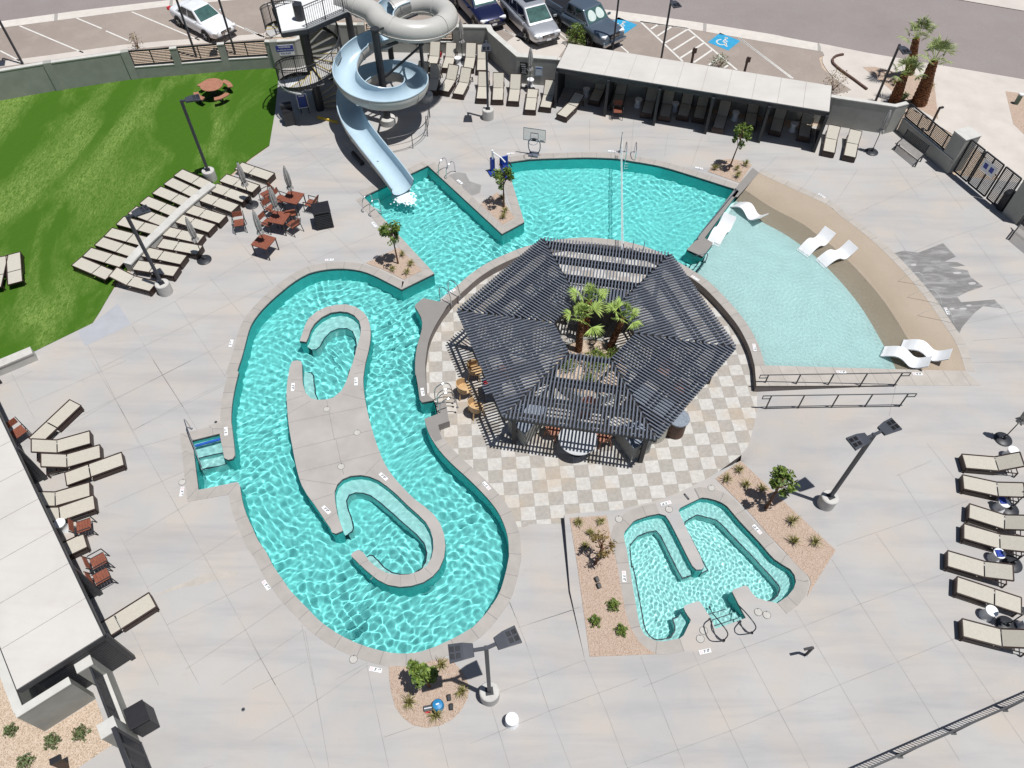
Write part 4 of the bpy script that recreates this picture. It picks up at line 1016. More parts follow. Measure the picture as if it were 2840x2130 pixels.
G = 'closed parasols through the rust tables'
u1 = parasol_proto('closed grey parasol rising from the upper rust table', G, False); u1.location = (-10.66, 29.38, 0)
dup(u1, (-11.06, 27.93, 0), 1, 'closed grey parasol rising from the middle rust table', G); dup(u1, (-11.46, 26.29, 0), 2.1, 'closed grey parasol rising from the lowest rust table', G)
# ---- white drum side tables
def drum_proto(label, group):
    o = thing('side_table', label, 'side table', (0, 0, 0), 0, group)
    MB().lathe([(.215, 0), (.21, .03), (.165, .12), (.15, .22), (.165, .33), (.19, .42)], 28).build('base', M['white'], o)
    MB().lathe([(.19, .42), (.20, .43), (.20, .455), (.19, .465)], 28).build('top', M['white'], o); return o
G = 'white drum side tables'
d0_ = drum_proto('white round side table alone on the deck by the lower lamp', G); d0_.location = at('d1', 1990, 1310)
for t, x, y, l in (('z4', 675, 480, 'white round side table between the back wall loungers'), ('z4', 940, 420, 'white round side table peeking between the corner loungers'), ('z4', 1640, 770, 'white round side table below the black sign'), ('a2', 622, 735, 'shaded white side table in the first bay of the north cabana'), ('a2', 1018, 815, 'shaded white side table in the second bay of the north cabana'),
        ('a2', 1300, 845, 'shaded white side table in the middle bay of the north cabana'), ('a2', 1758, 915, 'shaded white side table behind the small tree in the north cabana'), ('a2', 2205, 1000, 'shaded white side table in the sixth bay of the north cabana'), ('a3', 435, 1000, 'shaded white side table in the last bay of the north cabana'),
        ('c3', 2085, 735, 'white round side table beside the top lounger of the right hand row'), ('c3', 2015, 1135, 'side table with a blue cloth on top in the right hand row'), ('c3', 1975, 1520, 'white side table with a blue patch behind the leftmost right hand lounger'), ('d3', 1915, 490, 'white round side table above the lowest right hand lounger'), ('d3', 2200, 580, 'white side table cut by the right picture edge'), ('c0', 500, 1290, 'white side table mostly hidden under the west cabana roof')):
    dup(d0_, at(t, x, y), 0, l, G)
for t, x, y, l in (('c3', 2050, 1075, 'crumpled blue cloth on the side table of the right hand row'), ('c3', 2025, 1480, 'blue cloth hanging over the white table of the right hand row')):
    p = at(t, x, y, .47); m = MB()
    n = 9; r = random.Random(5)
    vs = [(p.x + (i / n - .5) * .24, p.y + (j / n - .5) * .26, p.z + .005 + r.uniform(0, .03)) for i in range(n + 1) for j in range(n + 1)]
    m.add(vs, [(i * (n + 1) + j, (i + 1) * (n + 1) + j, (i + 1) * (n + 1) + j + 1, i * (n + 1) + j + 1) for i in range(n) for j in range(n)], True)
    tag(m.build('blue_cloth', M['blue']), l, 'cloth')
# ---- white moulded loungers in the shallow pool
def wave_proto(label, group):
    o = thing('pool_chaise', label, 'pool lounger', (0, 0, 0), 0, group); o['wet'] = 1
    prof = [(0, .03), (.12, .10), (.3, .24), (.5, .36), (.68, .40), (.85, .36), (1.02, .26), (1.18, .17), (1.32, .16), (1.46, .24), (1.62, .40), (1.80, .60)]
    pts = smooth_line([Vector((x, 0, z)) for x, z in prof], .05); W = .33
    vs = []; 
    for p in pts: vs += [(p.x, -W, p.z), (p.x, W, p.z), (p.x + .01, -W, p.z - .07), (p.x + .01, W, p.z - .07)]
    n = len(pts); fs = []
    for i in range(n - 1):
        a, b = i * 4, i * 4 + 4
        fs += [(a, b, b + 1, a + 1), (a + 2, a + 3, b + 3, b + 2), (a, a + 2, b + 2, b), (a + 1, b + 1, b + 3, a + 3)]
    fs += [(0, 1, 3, 2), (n * 4 - 4, n * 4 - 2, n * 4 - 1, n * 4 - 3)]
    m = MB().add(vs, fs, False); ob = m.build('shell', M['white'], o, bevel=.012)
    for s in (-1, 1): MB().bar((1.25, s * .28, .12), (1.25, s * .28, -.0), .06).build('foot', M['white'], o)
    return o
G = 'white moulded loungers in the shallow pool'
def chaise(t, fx, fy, hx, hy, label, z):
    f, h = at(t, fx, fy, z + .1), at(t, hx, hy, z + .5); rz = math.atan2((h - f).y, (h - f).x)
    mid = (f + h) / 2; loc = mid - Vector((math.cos(rz), math.sin(rz), 0)) * .9; loc.z = z
    if 'w' not in _proto:
        _proto['w'] = o = wave_proto(label, G); o.location = loc; o.rotation_euler = (0, 0, rz); return
    dup(_proto['w'], loc, rz, label, G)
chaise('b2', 1790, 190, 1960, 265, 'white wave shaped chaise at the top of the shallow pool on the tan beach edge', -.18)
chaise('b2', 1605, 470, 1715, 290, 'white wave shaped chaise pressed against the dividing wall', ZS)
chaise('b3', 570, 520, 665, 425, 'smaller looking white chaise turned away halfway down the beach edge', -.2)
chaise('b3', 650, 635, 895, 500, 'white chaise slanting across the beach edge beside its neighbour', -.2)
chaise('b3', 1150, 1310, 1465, 1385, 'white chaise overlapping its twin, front one at the lower beach corner', -.16)
chaise('b3', 1300, 1260, 1620, 1330, 'white chaise behind its twin at the lower beach corner', -.10)
# ---- round picnic table on the lawn
pc = at('a0', 1622, 650, .76)
o = thing('picnic_table', 'round terracotta picnic table with curved benches on the lawn', 'picnic table', (pc.x, pc.y, .012), .25)
MB().lathe([(.60, .72), (.63, .73), (.635, .755), (.62, .77), (.03, .772)], 40).build('tabletop', M['rust_light'], o)
MB().lathe([(.09, .0), (.07, .3), (.07, .72)], 12).build('pedestal', M['dark_metal'], o)
for k in range(4):
    a = k * PI / 2 + .5
    m = MB(); ring = []
    for q in range(9):
        t = a - .46 + .92 * q / 8; ring.append((t, q))
    pts = [Vector((1.08 * math.cos(t), 1.08 * math.sin(t), 0)) for t, _ in ring] + [Vector((.80 * math.cos(t), .80 * math.sin(t), 0)) for t, _ in reversed(ring)]
    m.prism(pts, .41, .46, True); b = m.build('bench', M['rust_light'], o)
    MB().bar((.06 * math.cos(a), .06 * math.sin(a), .12), (.95 * math.cos(a), .95 * math.sin(a), .10), .06).build('arm', M['dark_metal'], o)
    MB().bar((.95 * math.cos(a), .95 * math.sin(a), 0), (.95 * math.cos(a), .95 * math.sin(a), .41), .07).build('leg', M['dark_metal'], o)
# ================================================================== WALLS, FENCES, CABANAS, LAMPS
WH = 1.65
def wall_thing(line, label, h=WH, th=.22, pil=(), side=1, name='boundary_wall', cap=True):
    """wall with its near face on the traced base line; side=+1: body lies to the left of the line"""
    c = line[0].copy(); c.z = 0
    o = thing(name, label, 'wall', c)
    ln = [v - c for v in line]; back = offset(ln, th * side)
    MB().prism(ln + back[::-1], -.05, h - .06).build('body', M['stucco'], o)
    if cap: MB().prism(offset(ln, -.015 * side) + offset(ln, (th + .015) * side)[::-1], h - .06, h, True).build('cap', M['stucco_cap'], o)
    for p in pil:
        q = p - c; d = None
        best = 1e9
        for a, b in zip(ln, ln[1:]):
            t = max(0, min(1, (q - a).dot(b - a) / (b - a).length_squared)); r = a.lerp(b, t)
            if (q - r).length < best: best = (q - r).length; d = (b - a).normalized(); pos = r
        n2 = Vector((-d.y, d.x, 0)) * side
        m = MB().box(pos + n2 * (th / 2) + Vector((0, 0, h / 2 + .01)), (.42, th + .10, h + .02), M=Matrix((d, n2, Vector((0, 0, 1)))).transposed())
        m.build('pilaster', M['stucco'], o)
    return o
def louver_panel(parent, a, b, z0, z1, c, slats=9, mids=1, fr=.05):
    a = a - c; b = b - c; d = (b - a).normalized()
    m = MB()
    for z in (z0, z1): m.bar(Vector((a.x, a.y, z)), Vector((b.x, b.y, z)), fr, fr)
    for k in range(mids + 2):
        p = a.lerp(b, k / (mids + 1)); m.bar(Vector((p.x, p.y, z0)), Vector((p.x, p.y, z1)), fr, fr)
    m.build('panel_frame', M['dark_metal'], parent)
    m = MB()
    for k in range(slats):
        z = z0 + (z1 - z0) * (k + .5) / slats; m.bar(Vector((a.x, a.y, z)), Vector((b.x, b.y, z)), .02, (z1 - z0) / slats * .42)
    m.build('slats', M['dark_metal'], parent)
def fence_bay(a, b, label, low=.72, side=1, slats=9, group=None, h=WH - .02, mids=1):
    c = a.copy(); c.z = 0
    o = thing('louver_fence', label, 'fence', c, 0, group)
    ln = [a - c, b - c]
    MB().prism(ln + offset(ln, .22 * side)[::-1], -.05, low - .05).build('low_wall', M['stucco'], o)
    MB().prism(offset(ln, -.012 * side) + offset(ln, .232 * side)[::-1], low - .05, low, True).build('cap', M['stucco_cap'], o)
    n2 = offset([a, b], .11 * side)
    louver_panel(o, n2[0], n2[1], low + .06, h, c, slats, mids)
    return o
wall_thing(P('a0', -1500, 1010, 0, 773, 435, 696, 1012, 610, 1040, 606), 'long solid grey stucco wall behind the lawn at the upper left', pil=P('a0', 465, 692, 1040, 606, -700, 880))
G = 'louvered fence panels behind the lawn'
fence_bay(at('a0', 1070, 604), at('a0', 1372, 580), 'black louvered fence on a low wall, leftmost of three by the lawn', group=G)
fence_bay(at('a0', 1425, 575), at('a0', 1727, 549), 'black louvered fence on a low wall, middle of three below the white car', group=G)
fence_bay(at('a0', 1780, 543), at('a0', 2080, 525), 'black louvered fence on a low wall, nearest the slide tower of three', group=G)
for x, y, x2, y2, l in ((1372, 580, 1425, 575, 'grey stucco pier between the left and middle lawn fence panels'), (1727, 549, 1780, 543, 'grey stucco pier between the middle and right lawn fence panels')):
    wall_thing([at('a0', x, y), at('a0', x2, y2)], l, name='wall_pier')
wall_thing(P('a0', 2080, 525) + P('a1', 190, 528, 372, 516, 625, 392, 875, 396), 'grey stucco wall with the warning sign behind the slide stair tower', pil=P('a1', 210, 527, 640, 392, 860, 396))
fence_bay(at('a1', 900, 397), at('a1', 1180, 403), 'black louvered fence half hidden behind the slide column', group='louvered fence panels behind the slide')
wall_thing(P('a1', 1180, 403, 1262, 405), 'short grey wall pier behind the lower slide loop', name='wall_pier')
fence_bay(at('a1', 1265, 406), at('a1', 1540, 410), 'black louvered fence above the back wall loungers', group='louvered fence panels behind the slide')
wall_thing(P('a1', 1545, 410, 1800, 414) + P('z4', 1085, 388, 1453, 725, 1975, 768), 'angled grey stucco wall enclosing the lounger corner and carrying the black sign', th=.3)
wall_thing([at('z4', 1980, 768), Vector((16.95, 36.62, 0))] + P('a3', 690, 957, 1140, 1026, 1232, 1002), 'grey stucco wall behind the north cabana and beside the palms')
fence_bay(at('a3', 1236, 1003), at('a3', 1610, 1325), 'black louvered fence on a low wall behind the metal bench', low=.8, mids=3, slats=10)
# cream plinth at the foot of the cabana wall
# gate pillars
def pillar(pts, h, label, group):
    c = sum(pts, Vector()) / len(pts); o = thing('gate_pillar', label, 'pillar', c, 0, group)
    q = [p - c for p in pts]
    MB().prism(q, 0, h - .06).build('shaft', M['stucco'], o); MB().prism([p * 1.04 for p in q], h - .06, h, True).build('cap', M['stucco_cap'], o)
HG = 2.05
def quad_from(a, b, depth):
    d = (b - a).normalized(); n2 = Vector((-d.y, d.x, 0)) * depth
    return [a, b, b + n2, a + n2]
pillar(quad_from(at('z5', 990, 1290), at('z5', 1145, 1420), .95), HG, 'square grey gate pillar between the bench and the pool gate', 'grey gate pillars')
pillar(quad_from(at('b3', 2040, 255), at('b3', 2150, 340), .95), HG, 'grey gate pillar at the right picture edge beyond the pool gate', 'grey gate pillars')
ga, gb = at('z5', 1215, 1400), at('b3', 2030, 245)
gd_ = gb - ga; gc = ga.copy()
def gp_(t): return ga + gd_ * t
def gate_part(name, t0, t1, label, cat, sign=False):
    o = thing(name, label, cat, gp_(t0), 0, 'slatted pool gate panels' if name == 'slatted_screen' else None)
    louver_panel(o, gp_(t0), gp_(t1), .12, HG - .05, gp_(t0), 26, 1, .06)
    if sign:
        a, b = gp_(t0) - gp_(t0), gp_(t1) - gp_(t0); d = (b - a).normalized(); n2 = Vector((d.y, -d.x, 0)) * .05
        p, q = a.lerp(b, .14), a.lerp(b, .86)
        MB().bar(p + n2 + Vector((0, 0, 1.42)), q + n2 + Vector((0, 0, 1.42)), .02, .62).build('sign_plate', M['sign_white'], o)
        for k in (.34, .66):
            s_ = a.lerp(b, k) + n2 * 1.35 + Vector((0, 0, 1.44)); MB().bar(s_ - d * .11, s_ + d * .11, .012, .26).build('sign_symbol', M['blue_sign'], o)
    return o
gate_part('slatted_screen', .01, .285, 'black slatted fixed panel left of the pool gate', 'fence')
gate_part('gate', .315, .66, 'black slatted pool gate carrying a white sign with two blue symbols', 'gate', True)
gate_part('slatted_screen', .70, .99, 'black slatted fixed panel right of the pool gate', 'fence')
fence_bay(at('b3', 2170, 330), at('b3', 2560, 640), 'black louvered fence cut by the right picture edge', low=.8, mids=3)
# ---- benches of steel slats
def bench(pts, label):
    a, b, c, d = pts          # seat corners: front left, front right, back right, back left
    o = thing('slatted_bench', label, 'bench', Vector((a.x, a.y, 0)), 0, 'metal slat benches by the gate'); r = Vector((a.x, a.y, 0))
    m = MB()
    for k in range(8):
        t = (k + .5) / 8; m.bar(a.lerp(d, t) - r, b.lerp(c, t) - r, .042, .02)
    m.build('seat', basic('pale steel slats', (.40, .38, .36), .5, .2, .1, 6), o)
    m = MB(); u = (d - a).normalized()
    for k in range(7):
        off = u * (.03 + .022 * k) + Vector((0, 0, .08 + .062 * k)); m.bar(d + off - r, c + off - r, .02, .042)
    m.build('backrest', M['dark_metal'], o)
    for p, q in ((a, d), (b, c)):
        m = MB(); m.bar(p - r, Vector((p.x, p.y, 0)) - r, .05); m.bar(q - r, Vector((q.x, q.y, 0)) - r, .05); m.bar(q - r, q + u * .17 + Vector((0, 0, .5)) - r, .05); m.bar(p - r, q - r, .05); m.build('end_frame', M['dark_metal'], o)
bench([at('z5', 450, 985, .45), at('z5', 740, 1222, .45), at('z5', 815, 1150, .45), at('z5', 520, 925, .45)], 'metal bench with pale slat seat below the louvered fence by the gate')
bench([at('b3', 2135, 400, .45), at('b3', 2330, 560, .45), at('b3', 2380, 500, .45), at('b3', 2185, 335, .45)], 'metal slat bench cut by the right picture edge below the gate')
o = thing('trash_bin', 'black domed trash bin in the shade beside the pool gate', 'trash bin', at('b3', 2040, 215))
MB().lathe([(.26, 0), (.28, .05), (.28, .78), (.30, .80), (.30, .86)], 24).build('body', M['black'], o); MB().lathe([(.30, .86), (.24, 1.0), (.10, 1.06), (.0, 1.07)], 24).build('lid', M['black'], o)

# ---- cabanas
def cabana(A, B, C_, D_, posts, label, h=2.3, panels=(), side_in=None, nseam=9, backwall=None):
    """A-B front roof edge, D-C rear roof edge"""
    c = A.copy(); c.z = 0; o = thing('cabana', label, 'cabana', c)
    q = [p - c for p in (A, B, C_, D_)]
    MB().prism(q, h - .04, h, True).build('roof', M['roof_tan'], o)
    m = MB()
    ins = [q[i].lerp((q[0] + q[1] + q[2] + q[3]) / 4, .012) for i in range(4)]
    for i in range(4):
        a, b = q[i], q[(i + 1) % 4]; m.bar(Vector((a.x, a.y, h - .16)), Vector((b.x, b.y, h - .16)), .07, .23)
    m.build('fascia', M['dark_metal'], o)
    m = MB()
    for k in range(1, nseam):
        a, b = q[0].lerp(q[1], k / nseam), q[3].lerp(q[2], k / nseam); m.bar(Vector((a.x, a.y, h + .003)), Vector((b.x, b.y, h + .003)), .02, .012)
    m.build('roof_seam', basic('grey seam tape', (.36, .34, .32), .8), o)
    inw = ((q[3] - q[0]) + (q[2] - q[1])).normalized(); tn = (q[1] - q[0]).normalized()
    for p in posts:
        r = p - c; MB().box(r + Vector((0, 0, (h - .2) / 2)), (.14, .14, h - .2), M=Matrix((tn, inw, Vector((0, 0, 1)))).transposed()).build('post', M['dark_metal'], o)
    for p in panels:
        r = p - c; e = r + inw * 2.1; m = MB()
        for k in range(16):
            z = .10 + k * .125; m.bar(Vector((r.x, r.y, z)), Vector((e.x, e.y, z)), .03, .105)
        m.build('louver_screen', M['dark_metal'], o)
    return o
NP = [Vector((2.31, 38.02, 0)), Vector((5.03, 37.25, 0)), Vector((7.65, 36.43, 0)), Vector((10.36, 35.70, 0)), Vector((13.11, 34.95, 0)), Vector((15.88, 34.16, 0))]
cabana(Vector((2.30, 38.12, 0)), Vector((15.93, 34.24, 0)), Vector((16.62, 36.54, 0)), Vector((3.03, 40.52, 0)), NP, 'long north cabana with pale flat roof and dark posts above shaded loungers', panels=(NP[0], NP[1], NP[2], NP[3], NP[4], NP[5]), nseam=11, h=2.36)
dW = (Vector((-12.13, 7.60, 0)) - Vector((-18.33, 15.37, 0))).normalized()
wA, wB = Vector((-12.13, 7.60, 0)), Vector((-18.33, 15.37, 0)) - dW * 6.0
nW = Vector((dW.y, -dW.x, 0)); nW = -nW if nW.x > 0 else nW
WP = [at('d0', 1022, 815), at('d0', 772, 322), at('c0', 352, 905)]
WP.append(WP[2] + (WP[2] - WP[1])); WP.append(WP[3] + (WP[2] - WP[1]))
cabana(wA, wB, wB + nW * 2.5, wA + nW * 2.5, WP, 'west cabana with pale flat roof and black louvered end wall at the lower left', panels=WP, nseam=11, h=2.3)
wall_thing([wB + nW * 2.75, wA + nW * 2.75 + dW * 0.25] , 'grey stucco wall along the back of the west cabana', side=-1)
cs = wA + nW * 2.97 + dW * .25
wall_thing([at('d0', 345, 1378), at('d0', 735, 1128)], 'grey stucco return wall below the end of the west cabana', side=1, h=1.7)
# low wall with louvered panels by the south-west gate
f0, f1 = at('d0', 868, 932), at('d0', 1078, 1465)
def wpillar(p, q, label, h=1.7):
    wall_thing([p, q], label, h=h, th=.45, side=-1, name='wall_pier')
fd = (f1 - f0).normalized()
wpillar(f0 - fd * .1, f0 + fd * .28, 'pale pier at the end of the west cabana beside the low wall')
fence_bay(f0 + fd * .28, f1 - fd * .45, 'low pale wall with a black louvered panel next to the black bin', low=.75, side=-1, slats=14, mids=3)
wpillar(f1 - fd * .45, f1, 'pale pier between the louvered panel and the south west gate')
fence2 = thing('gate', 'black metal gate at the lower left corner below the pale pier', 'gate', f1 + fd * .02)
louver_panel(fence2, f1 + fd * .05, f1 + fd * 1.0, .1, 1.9, f1 + fd * .02, 20, 1, .08); louver_panel(fence2, f1 + fd * 1.06, f1 + fd * 2.3, .1, 1.9, f1 + fd * .02, 20, 1, .08)
MB().bar(fd * .0 + Vector((0, 0, 1.98)), fd * 2.4 + Vector((0, 0, 1.98)), .12, .1).build('top_rail', M['dark_metal'], fence2)
tag(MB().poly([Vector((v.x, v.y, .009)) for v in P('d0', 862, 1480, 600, 1659, 500, 1900, 1100, 1900, 1085, 1470)]).build('pavement', M['deck']), kind='structure')
# black louvred bin enclosure by that wall
def slat_bin(c, rz, dims, label):
    o = thing('bin_enclosure', label, 'trash bin', c, rz)
    MB().box((0, 0, dims[2] / 2), (dims[0] - .06, dims[1] - .06, dims[2])).build('body', M['black'], o)
    m = MB()
    for k in range(9):
        z = .06 + k * (dims[2] - .1) / 9
        for s in (-1, 1): m.bar((-dims[0] / 2, s * dims[1] / 2, z), (dims[0] / 2, s * dims[1] / 2, z), .02, .06); m.bar((s * dims[0] / 2, -dims[1] / 2, z), (s * dims[0] / 2, dims[1] / 2, z), .02, .06)
    m.build('slats', M['dark_metal'], o)
    MB().box((0, 0, dims[2] + .02), (dims[0] + .04, dims[1] + .04, .05)).build('lid', M['black'], o, bevel=.01); return o
e0, e1, e2 = at('d0', 1078, 1145, .95), at('d0', 1148, 1280, .95), at('d0', 1010, 1360, .95)
cc_ = (e0 + e2) / 2; cc_.z = 0
slat_bin(cc_, math.atan2((e1 - e2).y, (e1 - e2).x), ((e1 - e2).length, (e1 - e0).length, .92), 'black slatted bin enclosure beside the low wall at the lower left')
e0, e1, e2, e3 = at('z3', 1370, 840, 1.0), at('z3', 1655, 785, 1.0), at('z3', 1690, 960, 1.0), at('z3', 1400, 1010, 1.0)
cc_ = (e0 + e2) / 2; cc_.z = 0
slat_bin(cc_, math.atan2((e1 - e0).y, (e1 - e0).x), ((e1 - e0).length, (e2 - e1).length, .98), 'dark towel bin with a flat lid right of the rust tables')
# ---- curved seat wall between the lounger rows, and its short neighbour
sw = smooth_line([at('z2', x, y, .5) for x, y in ((1595, 240), (1400, 395), (1200, 570), (1000, 765), (850, 905), (620, 1150))], .3)
def seat_wall(cl, label, w=.42, h=.5):
    c = cl[0].copy(); c.z = 0; o = thing('seat_wall', label, 'wall', c)
    ln = [Vector((p.x - c.x, p.y - c.y, 0)) for p in cl]
    MB().prism(offset(ln, w / 2 - .03) + offset(ln, -w / 2 + .03)[::-1], 0, h - .07).build('body', M['stucco_cap'], o)
    MB().prism(offset(ln, w / 2) + offset(ln, -w / 2)[::-1], h - .07, h, True).build('cap', M['concrete'], o)
seat_wall(sw, 'long curved pale seat wall running between the two rows of loungers')
seat_wall([at('b0', 240, 1300, .5), at('b0', 0, 1400, .5), at('b0', -600, 1650, .5)], 'pale seat wall at the lawn edge cut by the left picture border')
# ---- lamp posts
def luminaire(parent, top, hd, z, kind):
    d = Vector((hd[0], hd[1], 0)); L = d.length; d.normalize(); n2 = Vector((-d.y, d.x, 0)); R = Matrix((d, n2, Vector((0, 0, 1)))).transposed()
    m = MB(); m.bar(Vector((0, 0, z)), d * (L - .22) + Vector((0, 0, z)), .09, .07); m.build('arm', M['lamp'], parent)
    m = MB(); c = d * L + Vector((0, 0, z + .01))
    m.add([c + R @ Vector(v) for v in ((-.30, -.17, -.05), (-.30, .17, -.05), (.36, .25, -.05), (.36, -.25, -.05), (-.30, -.17, .04), (-.30, .17, .04), (.36, .25, .03), (.36, -.25, .03), (-.02, -.235, .05), (-.02, .235, .05))],
          [(0, 1, 2, 3), (4, 8, 9, 5), (8, 7, 6, 9), (0, 4, 5, 1), (2, 6, 7, 3), (0, 3, 7, 8, 4), (1, 5, 9, 6, 2)])
    h = m.build('luminaire', M['lamp'], parent, bevel=.012)
    m = MB()
    for i in range(4):
        for j in (-1, 1):
            for e in (-1, 1):
                x = .075 + .16 * (e > 0); cx = c + R @ Vector((x + .035, j * .095, .046)); m.box(cx + R @ Vector(((i - 1.5) * .032, 0, .004)), (.016, .14, .022), M=R)
    m.build('cooling_fins', M['black'], h)
def lamp_post(base, top_h, heads, label, footing=.58, fr=.31, group=None, s=1.0):
    o = thing('lamp_post', label, 'lamp post', base, 0, group)
    if footing:
        MB().lathe([(fr, 0), (fr, footing - .03), (fr - .03, footing)], 32).build('footing', M['concrete'], o)
        MB().box((0, 0, footing + .015), (.24, .24, .03), math.atan2(heads[0][1], heads[0][0])).build('base_plate', M['dark_metal'], o)
    MB().bar((0, 0, footing), (0, 0, top_h), .11 * s, .11 * s).build('pole', M['lamp'], o)
    for h in heads: luminaire(o, None, h, top_h - .06, 0)
    return o
def head_at(b, t, x, y, z):
    q = at(t, x, y, z); return (q.x - b.x, q.y - b.y)
lb = Vector((-.64, 6.52, 0)); lamp_post(lb, 4.75, [head_at(lb, 'd1', 1610, 768, 4.7), head_at(lb, 'd1', 1945, 672, 4.7)], 'double headed lamp post by the bottom gravel bed')
lb = Vector((11.50, 13.33, 0)); lamp_post(lb, 4.7, [head_at(lb, 'c3', 955, 612, 4.65), head_at(lb, 'c3', 1170, 515, 4.65)], 'double headed lamp post right of the hot tub planting bed', group=None)
G = 'single headed lamp posts on the lawn'
lb = Vector((-15.50, 23.75, 0)); lamp_post(lb, 4.4, [head_at(lb, 'b0', 1075, 240, 4.35)], 'single headed lamp post at the near end of the lounger rows', group=G)
lb = at('a0', 1620, 1375); lamp_post(lb, 4.5, [head_at(lb, 'a0', 1475, 765, 4.4)], 'single headed lamp post at the slide end of the lounger rows', group=G)
lb = Vector((-1.40, 37.0, 0)); lamp_post(lb, 4.45, [head_at(lb, 'a1', 1793, 362, 4.4)], 'single headed lamp post on the deck behind the slide bay')
G = 'slim black lamp posts in the parking lot'
for (t, x, y, h, hx, hy, l) in (('a2', 1195, 475, 3.75, .15, -.45, 'slim lamp post with a dark lantern head behind the north cabana'), ('a3', 1062, 800, 3.55, .1, -.45, 'slim lamp post with a dark lantern head in front of the right palms')):
    b = at(t, x, y); lamp_post(b, h, [(hx, hy)], l, 0, group=G, s=.9)
for (t, x, y, l) in (('a2', 826, 400, 'tall black lot pole rising out of frame beside the pickup'), ('a0', 1505, 432, 'tall black lot pole crossing in front of the white sedan windscreen side'), ('a0', 1803, 408, 'tall black lot pole crossing the white sedan nose'), ('a0', 175, 490, 'tall black lot pole at the upper left corner of the picture')):
    b = at(t, x, y); lamp_post(b, 5.6, [(.1, -.5)], l, 0, group=G, s=.9)
# ---- hand rails and fence
def hand_rail(pts_base, h, label):
    c = pts_base[0].copy(); o = thing('hand_rail', label, 'handrail', c, 0, 'black handrails at the ramp')
    q = [p - c for p in pts_base]; d = (q[-1] - q[0]).normalized(); up = Vector((0, 0, h))
    for p in q: MB().bar(p, p + up, .04).build('post', M['dark_metal'], o)
    m = MB(); m.tube([q[0] - d * .32 + up, q[-1] + d * .32 + up], .022, 6)
    for e, s in ((q[0], -1), (q[-1], 1)): m.tube([e + d * s * .32 + up, e + d * s * .32 + up * .78, e + up * .78], .022, 6)
    m.build('top_rail', M['dark_metal'], o)
    MB().tube([q[0] + Vector((0, 0, .06)), q[-1] + Vector((0, 0, .06))], .018, 6).build('bottom_rail', M['dark_metal'], o)
def rz_(t, x, y, z): return at(t, x, y, z)
hand_rail([at('c3', 208, 212, -.38), at('c3', 447, 212, -.29), at('c3', 697, 207, -.19), at('c3', 948, 203, -.10), at('c3', 1212, 197, 0)], .9, 'black handrail against the wall below the shallow pool')
hand_rail([at('c3', 230, 370, -.37), at('c3', 477, 366, -.27), at('c3', 733, 362, -.18), at('c3', 988, 358, -.10), at('c3', 1253, 356, -.02)], .9, 'black handrail standing free on the ramp, lower of the pair')
fa, fb = Vector((9.9, 4.22, 0)), Vector((18.5, 7.37, 0)); fdv = (fb - fa).normalized()
o = thing('picket_fence', 'dark metal picket fence crossing the lower right corner', 'fence', fa)
m = MB(); L = (fb - fa).length
k = 0
for i in range(int(L / .105)): m.bar(fdv * (i * .105) + Vector((0, 0, .1)), fdv * (i * .105) + Vector((0, 0, 1.13)), .018)
m.build('pickets', M['dark_metal'], o)
MB().bar((0, 0, 1.15), fdv * L + Vector((0, 0, 1.15)), .05, .05).build('top_rail', M['dark_metal'], o); MB().bar((0, 0, .1), fdv * L + Vector((0, 0, .1)), .03, .03).build('bottom_rail', M['dark_metal'], o)
p0 = (Vector((11.71, 4.89, 0)) - fa).dot(fdv)
for k in range(-1, 4):
    s = p0 + k * 1.95
    if 0 <= s <= L: q = fdv * s; MB().bar(q, q + Vector((0, 0, 1.16)), .06).build('post', M['dark_metal'], o); MB().box(q + Vector((0, 0, .012)), (.16, .16, .02)).build('base_plate', M['dark_metal'], o)
# ================================================================== SLIDE TOWER
SCX = Vector((-10.76, 37.75, 0))
tw = thing('stair_tower', 'black spiral stair tower with picket guards and white platform serving the slide', 'stair tower', SCX)
MB().tube([(0, 0, 0), (0, 0, 5.9)], .24, 20).build('column', M['dark_metal'], tw)
TH = lambda z: math.radians(180 + (z - 1.7) / 3.0 * 360)
Zs = [.18 * k for k in range(1, 28)]
RO = 1.8
M['tread'] = basic('light grey stair tread', (.40, .39, .38), .7, 0, .15, 5)  # the treads' own light grey
nos = basic('dull yellow nosing', (.42, .33, .12), .7)
for i, z in enumerate(Zs):
    a, b = TH(z), TH(z) + math.radians(23)
    pts = [Vector((r * math.cos(t), r * math.sin(t), 0)) for r, t in ((.22, a), (RO, a), (RO, (a + b) / 2), (RO, b), (.22, b))]
    tr = MB().prism(pts, z - .05, z, True).build('tread', M['white_dirty'] if False else M['tread'], tw)
    MB().bar(pts[0] + Vector((0, 0, z + .006)), pts[1] + Vector((0, 0, z + .006)), .05, .02).build('nosing', nos, tr)
def guard(pts, name='guard_rail', h=1.05):
    m = MB(); pk = MB()
    m.tube([p + Vector((0, 0, h)) for p in pts], .028, 6); m.tube([p + Vector((0, 0, .08)) for p in pts], .022, 6); m.tube([p + Vector((0, 0, h * .88)) for p in pts], .015, 6)
    rs = resample(pts, max(3, int(sum((b - a).length for a, b in zip(pts, pts[1:])) / .115)))
    for i, p in enumerate(rs):
        w = .045 if i % 9 == 0 else .016
        pk.bar(p, p + Vector((0, 0, h)), w)
    g = m.build(name, M['dark_metal'], tw); pk.build('pickets', M['dark_metal'], g)
hel = [Vector((RO * math.cos(TH(z)), RO * math.sin(TH(z)), z)) for z in [.5 + .06 * k for k in range(74)]]
guard(hel)
m = MB(); m.strip([p + Vector((0, 0, -.14)) for p in hel], [p + Vector((0, 0, .10)) for p in hel]); m.build('stringer', M['dark_metal'], tw)
PZT = 5.1
